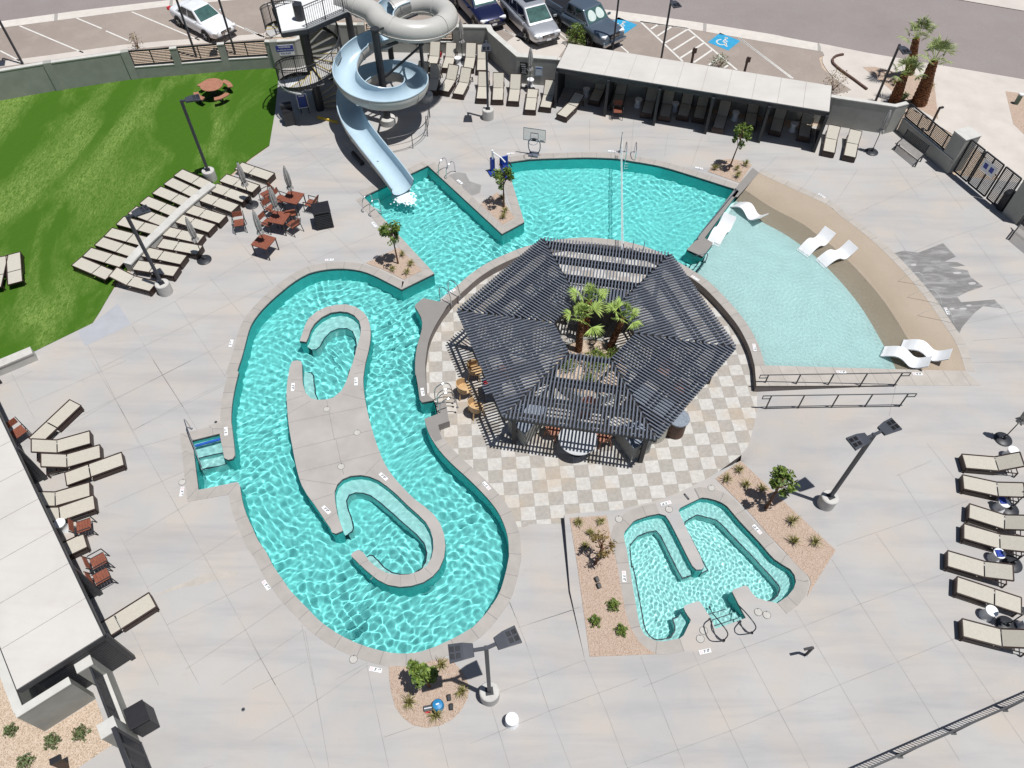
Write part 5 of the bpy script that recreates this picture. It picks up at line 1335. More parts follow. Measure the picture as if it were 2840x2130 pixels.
pf_ = [Vector((x, y, 0)) - SCX for x, y in ((-11.5, 36.6), (-10.3, 37.0), (-8.5, 38.75), (-8.85, 40.3), (-11.4, 40.3), (-12.4, 39.0))]
MB().prism(pf_, PZT - .10, PZT, True).build('platform', M['white_dirty'], tw)
m = MB()
for i in range(len(pf_)): m.bar(pf_[i] + Vector((0, 0, PZT - .2)), pf_[(i + 1) % len(pf_)] + Vector((0, 0, PZT - .2)), .12, .22)
m.build('platform_beam', M['dark_metal'], tw)
guard([p + Vector((0, 0, PZT)) for p in (pf_[1], pf_[2])]); guard([p + Vector((0, 0, PZT)) for p in (pf_[3], pf_[4], pf_[5], pf_[0])])
# landing wedge half way
ang = [math.radians(a) for a in range(200, 262, 10)]
MB().prism([Vector((.2 * math.cos(a), .2 * math.sin(a), 0)) for a in (ang[0], ang[-1])] + [Vector((1.85 * math.cos(a), 1.85 * math.sin(a), 0)) for a in reversed(ang)], 2.02, 2.10, True).build('landing', M['white_dirty'], tw)
c3 = at('z1', 1085, 640); MB().tube([c3 - SCX, c3 - SCX + Vector((0, 0, 5.0))], .2, 16).build('support_column', M['dark_metal'], tw)
m = MB().bar(at('z1', 660, 1342) - SCX + Vector((0, 0, .06)), at('z1', 890, 1400) - SCX + Vector((0, 0, .06)), .10, .12); m.build('step_kerb', M['yellow'], tw)
# ---- water slide
sl = thing('water_slide', 'looping water slide, grey outside and pale blue inside, ending in the slide bay', 'water slide', Vector((-6.85, 36.47, 0))); SO = Vector((-6.85, 36.47, 0))
LC, UC = Vector((-6.85, 36.47, 0)), Vector((-5.3, 38.95, 0))
def circ(c, r, a, z): return Vector((c.x + r * math.cos(math.radians(a)), c.y + r * math.sin(math.radians(a)), z)) - SO
path = [Vector((-9.0, 39.7, 4.95)) - SO, Vector((-8.3, 39.25, 4.92)) - SO, circ(UC, 1.95, 195, 4.86), circ(UC, 1.9, 220, 4.78), circ(UC, 1.85, 250, 4.68), circ(UC, 1.85, 280, 4.58), circ(UC, 1.85, 310, 4.48), circ(UC, 1.85, 340, 4.40), circ(UC, 1.85, 10, 4.32), circ(UC, 1.85, 40, 4.24), circ(UC, 1.85, 70, 4.16), circ(UC, 1.85, 100, 4.06), circ(UC, 1.80, 130, 3.92)]
n_closed = None
open_ = [circ(UC, 1.85, 100, 4.06), circ(UC, 1.80, 130, 3.92), circ(UC, 1.7, 160, 3.72), circ(LC, 1.75, 85, 3.42), circ(LC, 1.75, 110, 3.22), circ(LC, 1.78, 140, 2.92), circ(LC, 1.78, 170, 2.66), circ(LC, 1.78, 200, 2.46), circ(LC, 1.78, 235, 2.27), circ(LC, 1.78, 270, 2.12), circ(LC, 1.78, 305, 1.98), circ(LC, 1.78, 340, 1.86), circ(LC, 1.78, 15, 1.75), circ(LC, 1.78, 50, 1.64), circ(LC, 1.78, 85, 1.54), circ(LC, 1.78, 120, 1.44), circ(LC, 1.78, 150, 1.34), circ(LC, 1.8, 178, 1.22),
         Vector((-8.50, 35.2, 1.10)) - SO, Vector((-8.02, 34.0, .95)) - SO, Vector((-7.35, 32.95, .74)) - SO, Vector((-6.6, 31.95, .48)) - SO, Vector((-5.95, 31.1, .22)) - SO, Vector((-5.55, 30.55, .02)) - SO]
M['slide_out'] = basic('grey gelcoat slide shell', (.47, .46, .435), .35, 0, .05, 1.5, .5)
M['slide_in'] = basic('pale blue slide gelcoat', (.43, .55, .63), .25, 0, .05, 1.5, .5)
def sweep(pts, prof, step=.14):
    pts = smooth_line(pts, step); n = len(pts); k = len(prof); vs = []
    for i, p in enumerate(pts):
        d = pts[min(i + 1, n - 1)] - pts[max(i - 1, 0)]; d.normalize(); sd = d.cross(Vector((0, 0, 1))).normalized(); up = sd.cross(d)
        vs += [p + sd * a + up * b for a, b in prof]
    return pts, vs, k
def prof_arc(r, a0, a1, n, dz=0): return [(r * math.sin(math.radians(a0 + (a1 - a0) * i / n)), r - r * math.cos(math.radians(a0 + (a1 - a0) * i / n)) + dz) for i in range(n + 1)]
pts, vs, k = sweep(path, [(.54 * math.sin(2 * PI * i / 20), -.54 * math.cos(2 * PI * i / 20) + .25) for i in range(20)])
n = len(pts); m = MB().add(vs, [(i * k + j, i * k + (j + 1) % k, (i + 1) * k + (j + 1) % k, (i + 1) * k + j) for i in range(n - 1) for j in range(k)], True)
m.build('closed_flume', M['slide_out'], sl)
pi_, vi, ki = sweep(path, [(.52 * math.sin(2 * PI * i / 20), -.52 * math.cos(2 * PI * i / 20) + .25) for i in range(20)])
m = MB().add(vi, [(i * k + j, (i + 1) * k + j, (i + 1) * k + (j + 1) % k, i * k + (j + 1) % k) for i in range(n - 1) for j in range(k)], True); m.build('flume_lining', M['slide_in'], sl)
def flanges(pts, prof_fn, idx, name):
    m = MB()
    for i in idx:
        d = pts[min(i + 1, len(pts) - 1)] - pts[max(i - 1, 0)]; d.normalize(); sd = d.cross(Vector((0, 0, 1))).normalized(); up = sd.cross(d)
        ring = [pts[i] + sd * a + up * b for a, b in prof_fn]; m.tube(ring, .022, 5, closed=(len(prof_fn) > 24))
    return m.build(name, M['slide_out'], sl)
flanges(pts, [(.555 * math.sin(2 * PI * i / 28), -.555 * math.cos(2 * PI * i / 28) + .25) for i in range(28)], range(8, n, 16), 'flange')
# side seams of the closed tube
for s in (-1, 1):
    _, sv, _ = sweep(path, [(.56 * s, .10)]); MB().tube(sv, .025, 5).build('side_seam', M['slide_out'], sl)
W_ = .60
pts, vs, k = sweep(open_, prof_arc(W_, -105, 105, 18))
n = len(pts); m = MB().add(vs, [(i * k + j, (i + 1) * k + j, (i + 1) * k + j + 1, i * k + j + 1) for i in range(n - 1) for j in range(k - 1)], True); inn = m.build('open_flume', M['slide_in'], sl)
pts, vs, k = sweep(open_, prof_arc(W_ + .03, -105, 105, 18, -.03))
m = MB().add(vs, [(i * k + j, i * k + j + 1, (i + 1) * k + j + 1, (i + 1) * k + j) for i in range(n - 1) for j in range(k - 1)], True); m.build('outer_shell', M['slide_out'], sl)
for j, nm in ((0, 'rim'), (k - 1, 'rim')): MB().tube([vs[i * k + j] for i in range(n)], .035, 6).build(nm, M['slide_in'], sl)
flanges(pts, prof_arc(W_ + .045, -105, 105, 18, -.045), range(4, n - 3, 13), 'flange')
# steelwork
def col(x, y, h, r=.19):
    p = Vector((x, y, 0)) - SO
    MB().tube([p, p + Vector((0, 0, h))], r, 18).build('column', M['dark_metal'], sl); MB().lathe([(.42, 0), (.42, .35), (.38, .38)], 28, p).build('footing', M['concrete'], sl)
    MB().lathe([(r * .6, h), (r * 1.2, h + .01), (r * 1.2, h + .05), (0, h + .06)], 16, p).build('column_cap', M['dark_metal'], sl)
col(-6.85, 36.47, 5.3); col(-7.04, 41.38, 3.1, .16); col(-4.95, 38.7, 4.4, .10)
def arm(a, b, w=.10): MB().bar(a - SO, b - SO, w, w).build('support_arm', M['dark_metal'], sl)
c0_ = Vector((-6.85, 36.47, 0))
for a, z in ((270, 2.0), (340, 1.70), (60, 1.45)):
    e = Vector((c0_.x + 1.75 * math.cos(math.radians(a)), c0_.y + 1.75 * math.sin(math.radians(a)), z - .06)); arm(Vector((c0_.x, c0_.y, z - .30)), e)
arm(Vector((-6.85, 36.47, 4.3)), Vector((-5.9, 37.2, 4.25)), .12); arm(Vector((-7.04, 41.38, 2.2)), Vector((-4.9, 37.1, 4.2)), .09); arm(Vector((-6.85, 36.47, 2.6)), Vector((-4.6, 37.15, 4.2)), .09); arm(Vector((-6.85, 36.47, 5.2)), Vector((-4.95, 38.7, 4.9)), .07)
arm(Vector((-6.9, 32.4, 0)), Vector((-6.9, 32.4, .6)), .10); arm(Vector((-8.2, 34.3, 0)), Vector((-8.2, 34.3, .9)), .10)
# dark chute strut lying beside the run-out
o = thing('pump_pipe', 'black pipe section lying left of the slide run out', 'pipe', at('a1', 775, 1195))
pa, pb = at('a1', 770, 1170, .12), at('a1', 835, 1245, .12); MB().tube([pa - o.location, pb - o.location], .11, 14).build('pipe', M['black'], o); MB().tube([pb - o.location, pb - o.location + (pb - pa) * .12], .13, 14).build('collar', M['dark_metal'], o)
# foam where the slide meets the water
r = random.Random(9); m = MB()
for i in range(1000):
    t = r.random(); p = at('b1', 1110 + 70 * t + r.gauss(0, 16 + 24 * t), 30 + 140 * t + r.gauss(0, 14), ZW + .01); s = r.uniform(.02, .085) * (1.25 - .6 * t)
    m.lathe([(s * .55, -.2 * s), (s, .1 * s), (s * .7, .45 * s), (0, .6 * s)], 7, p)
tag(m.build('splash_foam', basic('white water foam', (.72, .82, .85), .6, 0, .05), smooth=True), 'white splash of foam where the slide pours into the bay', 'foam')
# guard rail curving round the slide foot
o = thing('guard_rail', 'thin curved guard rail around the foot of the slide loop', 'railing', at('a1', 1345, 1045))
gb_ = [at('a1', x, y) - o.location for x, y in ((1362, 900), (1345, 1045), (1232, 1138), (1048, 1185))]
for p in gb_: MB().tube([p, p + Vector((0, 0, .95))], .02, 6).build('post', M['dark_metal'], o)
cv = smooth_line(gb_, .2); MB().tube([p + Vector((0, 0, .95)) for p in cv], .02, 6).build('top_rail', M['dark_metal'], o); MB().tube([p + Vector((0, 0, .5)) for p in cv], .014, 6).build('mid_rail', M['dark_metal'], o)
# bin and rule boards at the stair
b = at('z1', 350, 1400)
o = thing('trash_bin', 'dark grey hooded bin in front of the stair tower', 'trash bin', b, .35)
MB().box((0, 0, .42), (.58, .52, .84)).build('body', M['dark_metal'], o, bevel=.02)
MB().prism([Vector((-.30, 0, 0)), Vector((.30, 0, 0)), Vector((.30, .27, 0)), Vector((-.30, .27, 0))], .84, 1.12, True).build('hood', M['dark_metal'], o, bevel=.03); MB().box((0, -.13, .86), (.56, .27, .04)).build('chute', M['black'], o)
# ================================================================== VEHICLES
def paint_mat(name, c, metal=.3, rough=.28):
    t = NT(name).set(rough, metal, .5); t.b.inputs['Coat Weight'].default_value = .6; t.b.inputs['Coat Roughness'].default_value = .08
    t.col(t.ramp(t.noise(t.pos(obj=True), 3, 4), [(.3, tuple(x * .93 for x in c)), (.7, tuple(min(1, x * 1.05) for x in c))])); return t.m
M['headlight'] = basic('clear headlight', (.75, .77, .80), .15, 0, .05, 6)
M['shade'] = basic('silver windscreen shade', (.58, .66, .63), .5, .2, .08, 5)
M['glass_teal'] = basic('windscreen with painted teal reflection', (.05, .11, .10), .05, 0, .4, 3, .9)  # teal reflection on the windscreens is painted into the glass colour
def car(name, label, rear_w, front_w, L, W, H, paint, kind, wb):
    d = front_w - rear_w; d.z = 0; d.normalize(); lf = Vector((-d.y, d.x, 0))
    fo = L * .5 - (L * .19)                                  # front axle to centre
    mid = (front_w + rear_w) / 2
    c = mid + lf * (W / 2 - .08); c.z = -.01
    o = thing(name, label, 'car' if kind != 'pickup' else 'pickup truck', c, math.atan2(d.y, d.x))
    h = L / 2; belt = H * (.60 if kind != 'van' else .58)
    if kind == 'sedan': st = [(-h, .45, .80, .80), (-h + .12, .30, .93, .90), (-h + .9, .22, .97, 1), (0, .20, .92, 1), (h - 1.5, .20, .93, 1), (h - .95, .22, .86, .99), (h - .3, .26, .76, .93), (h - .02, .36, .62, .78)]
    elif kind == 'pickup': st = [(-h, .50, 1.0, .96), (-h + .1, .42, 1.02, .99), (-h + 1.7, .38, 1.02, 1), (0, .36, 1.12, 1), (h - 1.55, .36, 1.14, 1), (h - .9, .38, 1.10, 1), (h - .2, .42, 1.02, .97), (h, .50, .85, .90)]
    else: st = [(-h, .45, .95, .86), (-h + .12, .30, 1.05, .96), (-h + .9, .25, 1.06, 1), (0, .24, 1.05, 1), (h - 1.4, .24, 1.06, 1), (h - .85, .26, 1.0, .99), (h - .25, .30, .84, .93), (h - .0, .40, .66, .80)]
    vs = []; w2 = W / 2
    for x, zl, zb, wf in st:
        w = w2 * wf
        half = [(0, zl), (w * .9, zl), (w, zl + .12), (w * 1.0, (zl + zb) / 2 + .06), (w * .975, zb - .10), (w * .86, zb), (w * .45, zb + .035), (0, zb + .045)]
        vs += [(x, y, z) for y, z in half] + [(x, -y, z) for y, z in half[-2:0:-1]]
    k = 14; n = len(st)
    fs = [(i * k + j, i * k + (j + 1) % k, (i + 1) * k + (j + 1) % k, (i + 1) * k + j) for i in range(n - 1) for j in range(k)]
    fs += [tuple(range(k - 1, -1, -1)), tuple((n - 1) * k + j for j in range(k))]
    b = MB().add(vs, fs, True).build('body', paint, o); s = b.modifiers.new('sub', 'SUBSURF'); s.levels = s.render_levels = 2
    # greenhouse
    if kind == 'sedan': x0, x1, r0, r1 = h - 1.32, -h + .72, h - 2.15, -h + 1.45
    elif kind == 'van': x0, x1, r0, r1 = h - 1.0, -h + .12, h - 1.95, -h + .45
    elif kind == 'suv': x0, x1, r0, r1 = h - 1.25, -h + .2, h - 2.0, -h + .6
    else: x0, x1, r0, r1 = h - 1.45, h - 3.75, h - 2.15, h - 3.5
    zb = st[3][2] + .02; zt = H; wbm, wt = w2 * .90, w2 * (.70 if kind == 'sedan' else .78)
    B_ = [Vector((x0, wbm * .96, zb - .03)), Vector((x0, -wbm * .96, zb - .03)), Vector((x1, -wbm * .95, zb - .03)), Vector((x1, wbm * .95, zb - .03))]
    T_ = [Vector((r0, wt * .95, zt)), Vector((r0, -wt * .95, zt)), Vector((r1, -wt * .93, zt - .02)), Vector((r1, wt * .93, zt - .02))]
    mb = MB().add(B_ + T_, [(0, 1, 5, 4), (1, 2, 6, 5), (2, 3, 7, 6), (3, 0, 4, 7), (4, 5, 6, 7)])
    mb.build('roof', paint, o, bevel=.07)
    def pane(q, u0, u1, v0, v1, nm, mat=None, off=.012):
        f = lambda u, v: q[0].lerp(q[1], u).lerp(q[3].lerp(q[2], u), v)
        nn = (q[1] - q[0]).cross(q[3] - q[0]).normalized()
        cen = (T_[0] + T_[2]) / 2 - Vector((0, 0, .3))
        if nn.dot(q[0].lerp(q[2], .5) - cen) < 0: nn = -nn
        g = [f(u, v) + nn * off for u, v in ((u0, v0), (u1, v0), (u1, v1), (u0, v1))]
        return MB().add(g + [p - nn * (off + .01) for p in g], [(0, 1, 2, 3), (4, 7, 6, 5), (0, 4, 5, 1), (1, 5, 6, 2), (2, 6, 7, 3), (3, 7, 4, 0)]).build(nm, mat or M['glass_dark'], o), f, nn
    qf = [B_[0], B_[1], T_[1], T_[0]]
    wsn, ff, nn = pane(qf, .06, .94, .12, .90, 'windscreen', M['glass_teal'])
    if kind == 'suv':
        for k in range(5):
            u = .12 + .155 * k; g = [ff(a_, b_) + nn * (.016 + .012 * (k % 2)) for a_, b_ in ((u, .22), (u + .15, .22), (u + .15, .80), (u, .80))]; MB().add(g, [(0, 1, 2, 3)]).build('sun_shade', M['shade'], o)
    elif kind == 'pickup':
        for u in (.30, .70):
            e = MB(); cpt = [ff(u + .185 * math.cos(t), .48 + .33 * math.sin(t) - .03 * math.cos(2 * t)) + nn * .016 for t in [2 * PI * i / 20 for i in range(20)]]
            e.add(cpt, [tuple(range(20))]); e.build('sun_shade', M['shade'], o)
    else:
        e = MB(); cpt = [ff(.5 + .16 * math.cos(t), .45 + .16 * math.sin(t)) + nn * .016 for t in [2 * PI * i / 14 for i in range(14)]]
    for a, bq, c1, d1 in ((1, 2, 6, 5), (3, 0, 4, 7)):
        V = B_ + T_; q = [V[a], V[bq], V[c1], V[d1]]
        if a == 3: q = [q[1], q[0], q[3], q[2]]
        for u0, u1 in (((.10, .48), (.52, .90)) if kind != 'van' else ((.08, .36), (.39, .66), (.69, .94))): pane(q, u0, u1, .16, .86, 'side_window')
    pane([B_[2], B_[3], T_[3], T_[2]], .1, .9, .2, .85, 'rear_window')
    if kind == 'van': MB().box(((r0 + r1) / 2 + .5, 0, H + .004), (.8, .75, .012)).build('sunroof', M['glass_dark'], o)
    # wheels
    ax_f = (front_w - c).dot(d); ax_r = (rear_w - c).dot(d); rw = .33 if kind == 'sedan' else .37
    for ax in (ax_f, ax_r):
        for sd in (1, -1):
            y = sd * (w2 - .10)
            w = thing('wheel', None, None, (ax, y, rw)); w.parent = o
            for key in ('label', 'category'):
                if key in w: del w[key]
            RX = Matrix.Rotation(PI / 2, 4, 'X')
            MB().lathe([(rw * .62, -.105), (rw * .95, -.105), (rw, -.07), (rw, .07), (rw * .95, .105), (rw * .62, .105)], 22).xf(RX).build('tyre', M['rubber'], w)
            rm = MB().lathe([(rw * .60, -.098), (rw * .62, .0), (rw * .60, .098)], 16); rm.xf(RX)
            for q in range(5):
                a = q * 2 * PI / 5; rm.bar((0, -sd * -.112, 0), (rw * .56 * math.cos(a), sd * .112, rw * .56 * math.sin(a)), .05)
            rm.build('rim', M['rim'], w)
            ar = MB(); ar.lathe([(rw * 1.18, -.03), (rw * 1.18, .03)], 22).xf(RX @ Matrix.Identity(4)); ar.xf(Matrix.Translation(Vector((ax, sd * (w2 - .028), rw + .02)))); ar.build('wheel_arch', M['black'], o)
    zf = st[-2][2]
    for sd in (1, -1):
        MB().box((h - .22, sd * w2 * .66, zf - .09), (.26, .42, .13), M=Matrix.Rotation(-sd * .35, 3, 'Z')).build('headlight', M['headlight'], o, bevel=.03)
        m = MB().box((x0 - .28, sd * (w2 + .09), zb + .06), (.11, .22, .14)); m.build('mirror', paint, o, bevel=.03)
        MB().box((-h + .06, sd * w2 * .78, .84 if kind == 'sedan' else .98), (.1, .26, .2)).build('tail_light', M['red'], o, bevel=.02)
    MB().box((h - .05, 0, zf - .13), (.10, W * .40, .13 if kind != 'pickup' else .24)).build('grille', M['black'], o, bevel=.02)
    m = MB()
    for q in range(2): m.bar((h + .005, -W * .19, zf - .10 - .06 * q), (h + .005, W * .19, zf - .10 - .06 * q), .02)
    m.build('grille_bar', M['chrome'], o)
    MB().lathe([(.05, 0), (.055, .012), (.035, .014)], 14).xf(Matrix.Translation((h + .012, 0, zf - .08)) @ Matrix.Rotation(PI / 2, 4, 'Y')).build('badge', M['chrome'], o)
    MB().box((h - .06, 0, .36), (.14, W * .78, .10)).build('lower_intake', M['black'], o, bevel=.03)
    MB().box((h + .012, 0, .50), (.015, .32, .12)).build('licence_plate', M['sign_white'], o)
    if kind == 'pickup':
        m = MB(); bx0, bx1 = -h + .06, x1 - .04
        for sd in (1, -1): m.bar((bx0, sd * (w2 - .06), 1.19), (bx1, sd * (w2 - .06), 1.19), .10, .34)
        m.bar((bx0, -w2 + .06, 1.19), (bx0, w2 - .06, 1.19), .08, .34); m.build('bed_side', paint, o, bevel=.02)
        MB().box(((bx0 + bx1) / 2, 0, 1.09), (bx1 - bx0, W - .2, .02)).build('bed_floor', M['black'], o)
        MB().box((h + .02, 0, .52), (.16, W * .92, .18)).build('bumper', M['chrome'], o, bevel=.04)
    return o
car('parked_car', 'white sedan parked behind the lawn fence in the upper left', at('a0', 1392, 205), at('a0', 1596, 312), 4.65, 1.80, 1.45, paint_mat('white car paint', (.74, .75, .78), 0), 'sedan', 2.7)
car('parked_car', 'silver minivan with a sunroof parked right of the navy SUV', at('a1', 1952, 160), at('a1', 2102, 318), 5.05, 1.98, 1.72, paint_mat('silver car paint', (.50, .51, .54), .5), 'van', 3.0)
f_ = at('a1', 1710, 215); hd_ = (at('a1', 2102, 318) - at('a1', 1952, 160)).normalized()
car('parked_car', 'navy blue SUV with a white windscreen shade behind the slide', f_ - hd_ * 2.8, f_, 4.75, 1.92, 1.70, paint_mat('navy car paint', (.010, .014, .060), .3), 'suv', 2.8)
car('pickup_truck', 'blue grey pickup truck with round windscreen shades behind the north cabana', at('a2', 405, 205), at('a2', 640, 352), 5.4, 1.98, 1.82, paint_mat('blue grey car paint', (.13, .17, .22), .5), 'pickup', 3.5)
# ================================================================== PLANTS AND SMALL POOL THINGS
def leaf_mat(name, a, b):
    t = NT(name).set(.55, 0, .35); t.b.inputs['Subsurface Weight'].default_value = 0
    oi = t.n('ShaderNodeNewGeometry')
    t.col(t.ramp(oi.outputs['Random Per Island'], [(0, a), (1, b)]))
    t.b.inputs['Transmission Weight'].default_value = 0; return t.m
M['leaf'] = leaf_mat('green tree leaf', (.055, .105, .016), (.20, .27, .05))
M['leaf_dry'] = leaf_mat('dry olive leaf', (.13, .095, .03), (.29, .20, .07))
M['leaf_bush'] = leaf_mat('grey green shrub leaf', (.075, .11, .04), (.20, .24, .11))
M['palm'] = leaf_mat('palm fan leaf', (.17, .30, .04), (.46, .56, .17))
M['palm_out'] = leaf_mat('dusty palm fan leaf', (.14, .20, .06), (.38, .44, .18))
M['tuft'] = leaf_mat('ornamental grass', (.14, .13, .03), (.32, .29, .10))
M['bark'] = basic('young bark', (.17, .09, .055), .9, 0, .3, 12, .2)
def palm_bark():
    t = NT('rough palm bark').set(.95, 0, .2)
    v = t.n('ShaderNodeTexVoronoi', Scale=9.0); t.L.new(t.pos(obj=True, scale=(1, 1, 1.6)), v.inputs['Vector'])
    t.col(t.ramp(v.outputs['Distance'], [(.1, (.30, .15, .07)), (.45, (.17, .075, .035)), (.7, (.07, .032, .02))])); t.bump(v.outputs['Distance'], .9, .05); return t.m
M['palm_bark'] = palm_bark()
def leaves(m, r, c, n, s, flat=.6):
    for _ in range(n):
        q = c(); a = Vector((r.gauss(0, 1), r.gauss(0, 1), r.gauss(0, flat))).normalized(); b = a.orthogonal().normalized()
        b = (b * math.cos(r.random() * 6) + a.cross(b) * math.sin(r.random() * 6)); L = s * r.uniform(.7, 1.4)
        m.add([q - a * L, q + b * L * .42, q + a * L, q - b * L * .42], [(0, 1, 2, 3)])
def tree(base, h, cr, label, mat, seed, lean=(0, 0), n=900, cz=None, tr=.035, leaf=.075, group='young trees in the gravel beds'):
    r = random.Random(seed); o = thing('tree', label, 'tree', base, 0, group)
    top = Vector((lean[0], lean[1], h)); hz = cz or h * .62
    tp = [Vector((0, 0, -.02)), Vector((lean[0] * .3, lean[1] * .3, h * .3)), Vector((lean[0] * .6, lean[1] * .6, h * .55)), Vector((lean[0] * .85, lean[1] * .85, h * .78))]
    t = MB().tube(tp, [tr * 1.3, tr, tr * .8, tr * .4], 8)
    clumps = []
    for k in range(13):
        a = r.uniform(0, 2 * PI); e = r.uniform(-.85, 1.0); q = Vector((lean[0] * .8 + cr[0] * .62 * math.cos(a) * math.sqrt(max(.1, 1 - e * e)), lean[1] * .8 + cr[0] * .62 * math.sin(a) * math.sqrt(max(.1, 1 - e * e)), hz + cr[1] * .68 * e))
        clumps.append((q, r.uniform(.20, .40))); s = tp[1].lerp(tp[3], r.uniform(.3, 1)); t.tube([s, s.lerp(q, .6) + Vector((0, 0, .05)), q], [tr * .45, tr * .3, tr * .12], 5)
    t.build('trunk', M['bark'], o)
    m = MB()
    def pick():
        q, k = r.choice(clumps); v = Vector((r.gauss(0, 1), r.gauss(0, 1), r.gauss(0, 1))); v = v.normalized() * (r.random() ** .4)
        return q + Vector((v.x * cr[0] * k, v.y * cr[0] * k, v.z * cr[1] * k))
    leaves(m, r, pick, n, leaf); m.build('crown', mat, o); return o
tree(at('b1', 1118, 640), 2.5, (.62, .72), 'small green tree in the gravel bed between the river and the slide bay', M['leaf'], 11, (-.10, .05), 750, 1.75)
tree(at('a1', 1930, 1590), 2.5, (.62, .70), 'small dark green tree on the narrow gravel bed by the blue pool lift', M['leaf'], 12, (-.05, .1), 650, 1.75)
tree(at('a2', 1716, 1306), 2.9, (.58, .85), 'small bright green tree in the gravel bed in front of the north cabana', M['leaf'], 13, (.3, .15), 850, 2.05)
tree(at('c3', 232, 1133), 2.35, (.62, .62), 'small leaning tree in the gravel bed right of the hot tub', M['leaf'], 14, (.12, .12), 900, 1.72, .05)
tree(at('d1', 1358, 1035), 2.05, (.60, .60), 'round green tree in the lowest gravel bed beside the lamp post', M['leaf'], 15, (-.12, .1), 1100, 1.45, .04)
tree(at('c2', 696, 1558), 1.75, (.55, .55), 'sparse brownish tree in the gravel bed left of the hot tub', M['leaf_dry'], 16, (.15, .1), 330, 1.35, .045, .06)
def tuft(base, s, label, r, mat=None, blades=60, group='grass tufts in the gravel beds', name='grass_tuft', w=.009):
    o = MB(); c = base
    for _ in range(blades):
        a = r.uniform(0, 2 * PI); t = r.uniform(.15, 1.0); L = s * r.uniform(.6, 1.1); d = Vector((math.cos(a), math.sin(a), 0)); sd = Vector((-d.y, d.x, 0)) * w
        p0 = c + d * .02; p1 = p0 + d * L * t * .45 + Vector((0, 0, L * .7)); p2 = p0 + d * L * t + Vector((0, 0, L * (.95 - .55 * t)))
        o.add([p0 - sd, p0 + sd, p1 + sd, p1 - sd, p2], [(0, 1, 2, 3), (3, 2, 4)])
    return tag(o.build(name, mat or M['tuft']), label, 'grass', group)
r = random.Random(21)
TF = [('b1', 1215, 650, .34, 'grass tuft near the pool edge right of the slide bay tree'), ('b1', 1075, 690, .30, 'grass tuft left of centre in the slide bay gravel bed'), ('b1', 1185, 715, .34, 'grass tuft lowest in the slide bay gravel bed'), ('b1', 1150, 575, .3, 'thin dry tuft above the others in the slide bay gravel bed'),
      ('b1', 1940, 245, .32, 'upper yellow tuft on the narrow gravel point by the pool lift'), ('b1', 1922, 290, .34, 'lower yellow tuft on the narrow gravel point by the pool lift'), ('b1', 1915, 140, .3, 'tuft beside the trunk on the narrow gravel point'),
      ('a2', 1610, 1300, .36, 'tuft at the left of the gravel bed before the north cabana'), ('a2', 1840, 1272, .40, 'tuft at the upper right of the gravel bed before the north cabana'), ('a2', 1785, 1355, .40, 'tuft at the lower right of the gravel bed before the north cabana'), ('a2', 1780, 1300, .3, 'small tuft in the middle of the gravel bed before the north cabana'),
      ('c2', 565, 1250, .30, 'grass tuft at the upper left of the bed left of the hot tub'), ('c2', 735, 1240, .28, 'grass tuft at the upper right of the bed left of the hot tub'), ('c2', 655, 1335, .30, 'grass tuft beside the sparse brownish tree'), ('c2', 618, 1430, .28, 'dark grass tuft beside the shadow of the brownish tree'),
      ('k3', 1495, 590, .36, 'topmost grass tuft in the bed right of the hot tub'), ('k3', 1300, 735, .36, 'second grass tuft at the hot tub end of the right bed'), ('k3', 1590, 820, .34, 'grass tuft just above the tree shadow in the right bed'), ('k3', 1835, 885, .32, 'grass tuft left of the leaning tree crown'),
      ('c3', 430, 1240, .40, 'spiky tuft in the middle of the right bed'), ('c3', 445, 1400, .40, 'spiky tuft lower left of three in the right bed'), ('c3', 610, 1400, .38, 'spiky tuft lower right of three in the right bed'),
      ('d1', 1450, 880, .36, 'straw coloured tuft right of the round tree'), ('d1', 1205, 1160, .42, 'straw coloured tuft at the left of the lowest gravel bed'), ('d1', 1605, 1085, .40, 'straw coloured tuft at the right of the lowest gravel bed'), ('d1', 1410, 1262, .42, 'straw coloured tuft below the blue pump'),
      ('a3', 1215, 650, .35, 'dry tuft between the right palms'), ('a3', 1490, 680, .45, 'yellowish clump behind the right palm trunk')]
for t, x, y, s, l in TF: tuft(at(t, x, y, .016), s, l, r)
def shrub(base, rad, h, label, n, mat=None, leaf=.045, group='desert shrubs'):
    o = thing('shrub', label, 'shrub', base, 0, group); m = MB(); st = MB()
    for k in range(10):
        a = r.uniform(0, 2 * PI); e = Vector((math.cos(a) * rad * r.uniform(.3, .9), math.sin(a) * rad * r.uniform(.3, .9), h * r.uniform(.5, 1)))
        st.tube([(0, 0, 0), e * .5 + Vector((0, 0, .05)), e], [.012, .009, .005], 5)
    st.build('stems', M['bark'], o)
    def pick():
        a = r.uniform(0, 2 * PI); q = r.random() ** .5; z = r.uniform(.15, 1) * h; k = math.sqrt(max(.05, 1 - (z / h) ** 2 * .8)); wob = 1 + .25 * math.sin(a * 5)
        return Vector((math.cos(a) * rad * q * k * wob, math.sin(a) * rad * q * k * wob, z))
    leaves(m, r, pick, n, leaf, 1.0); m.build('foliage', mat or M['leaf_bush'], o); return o
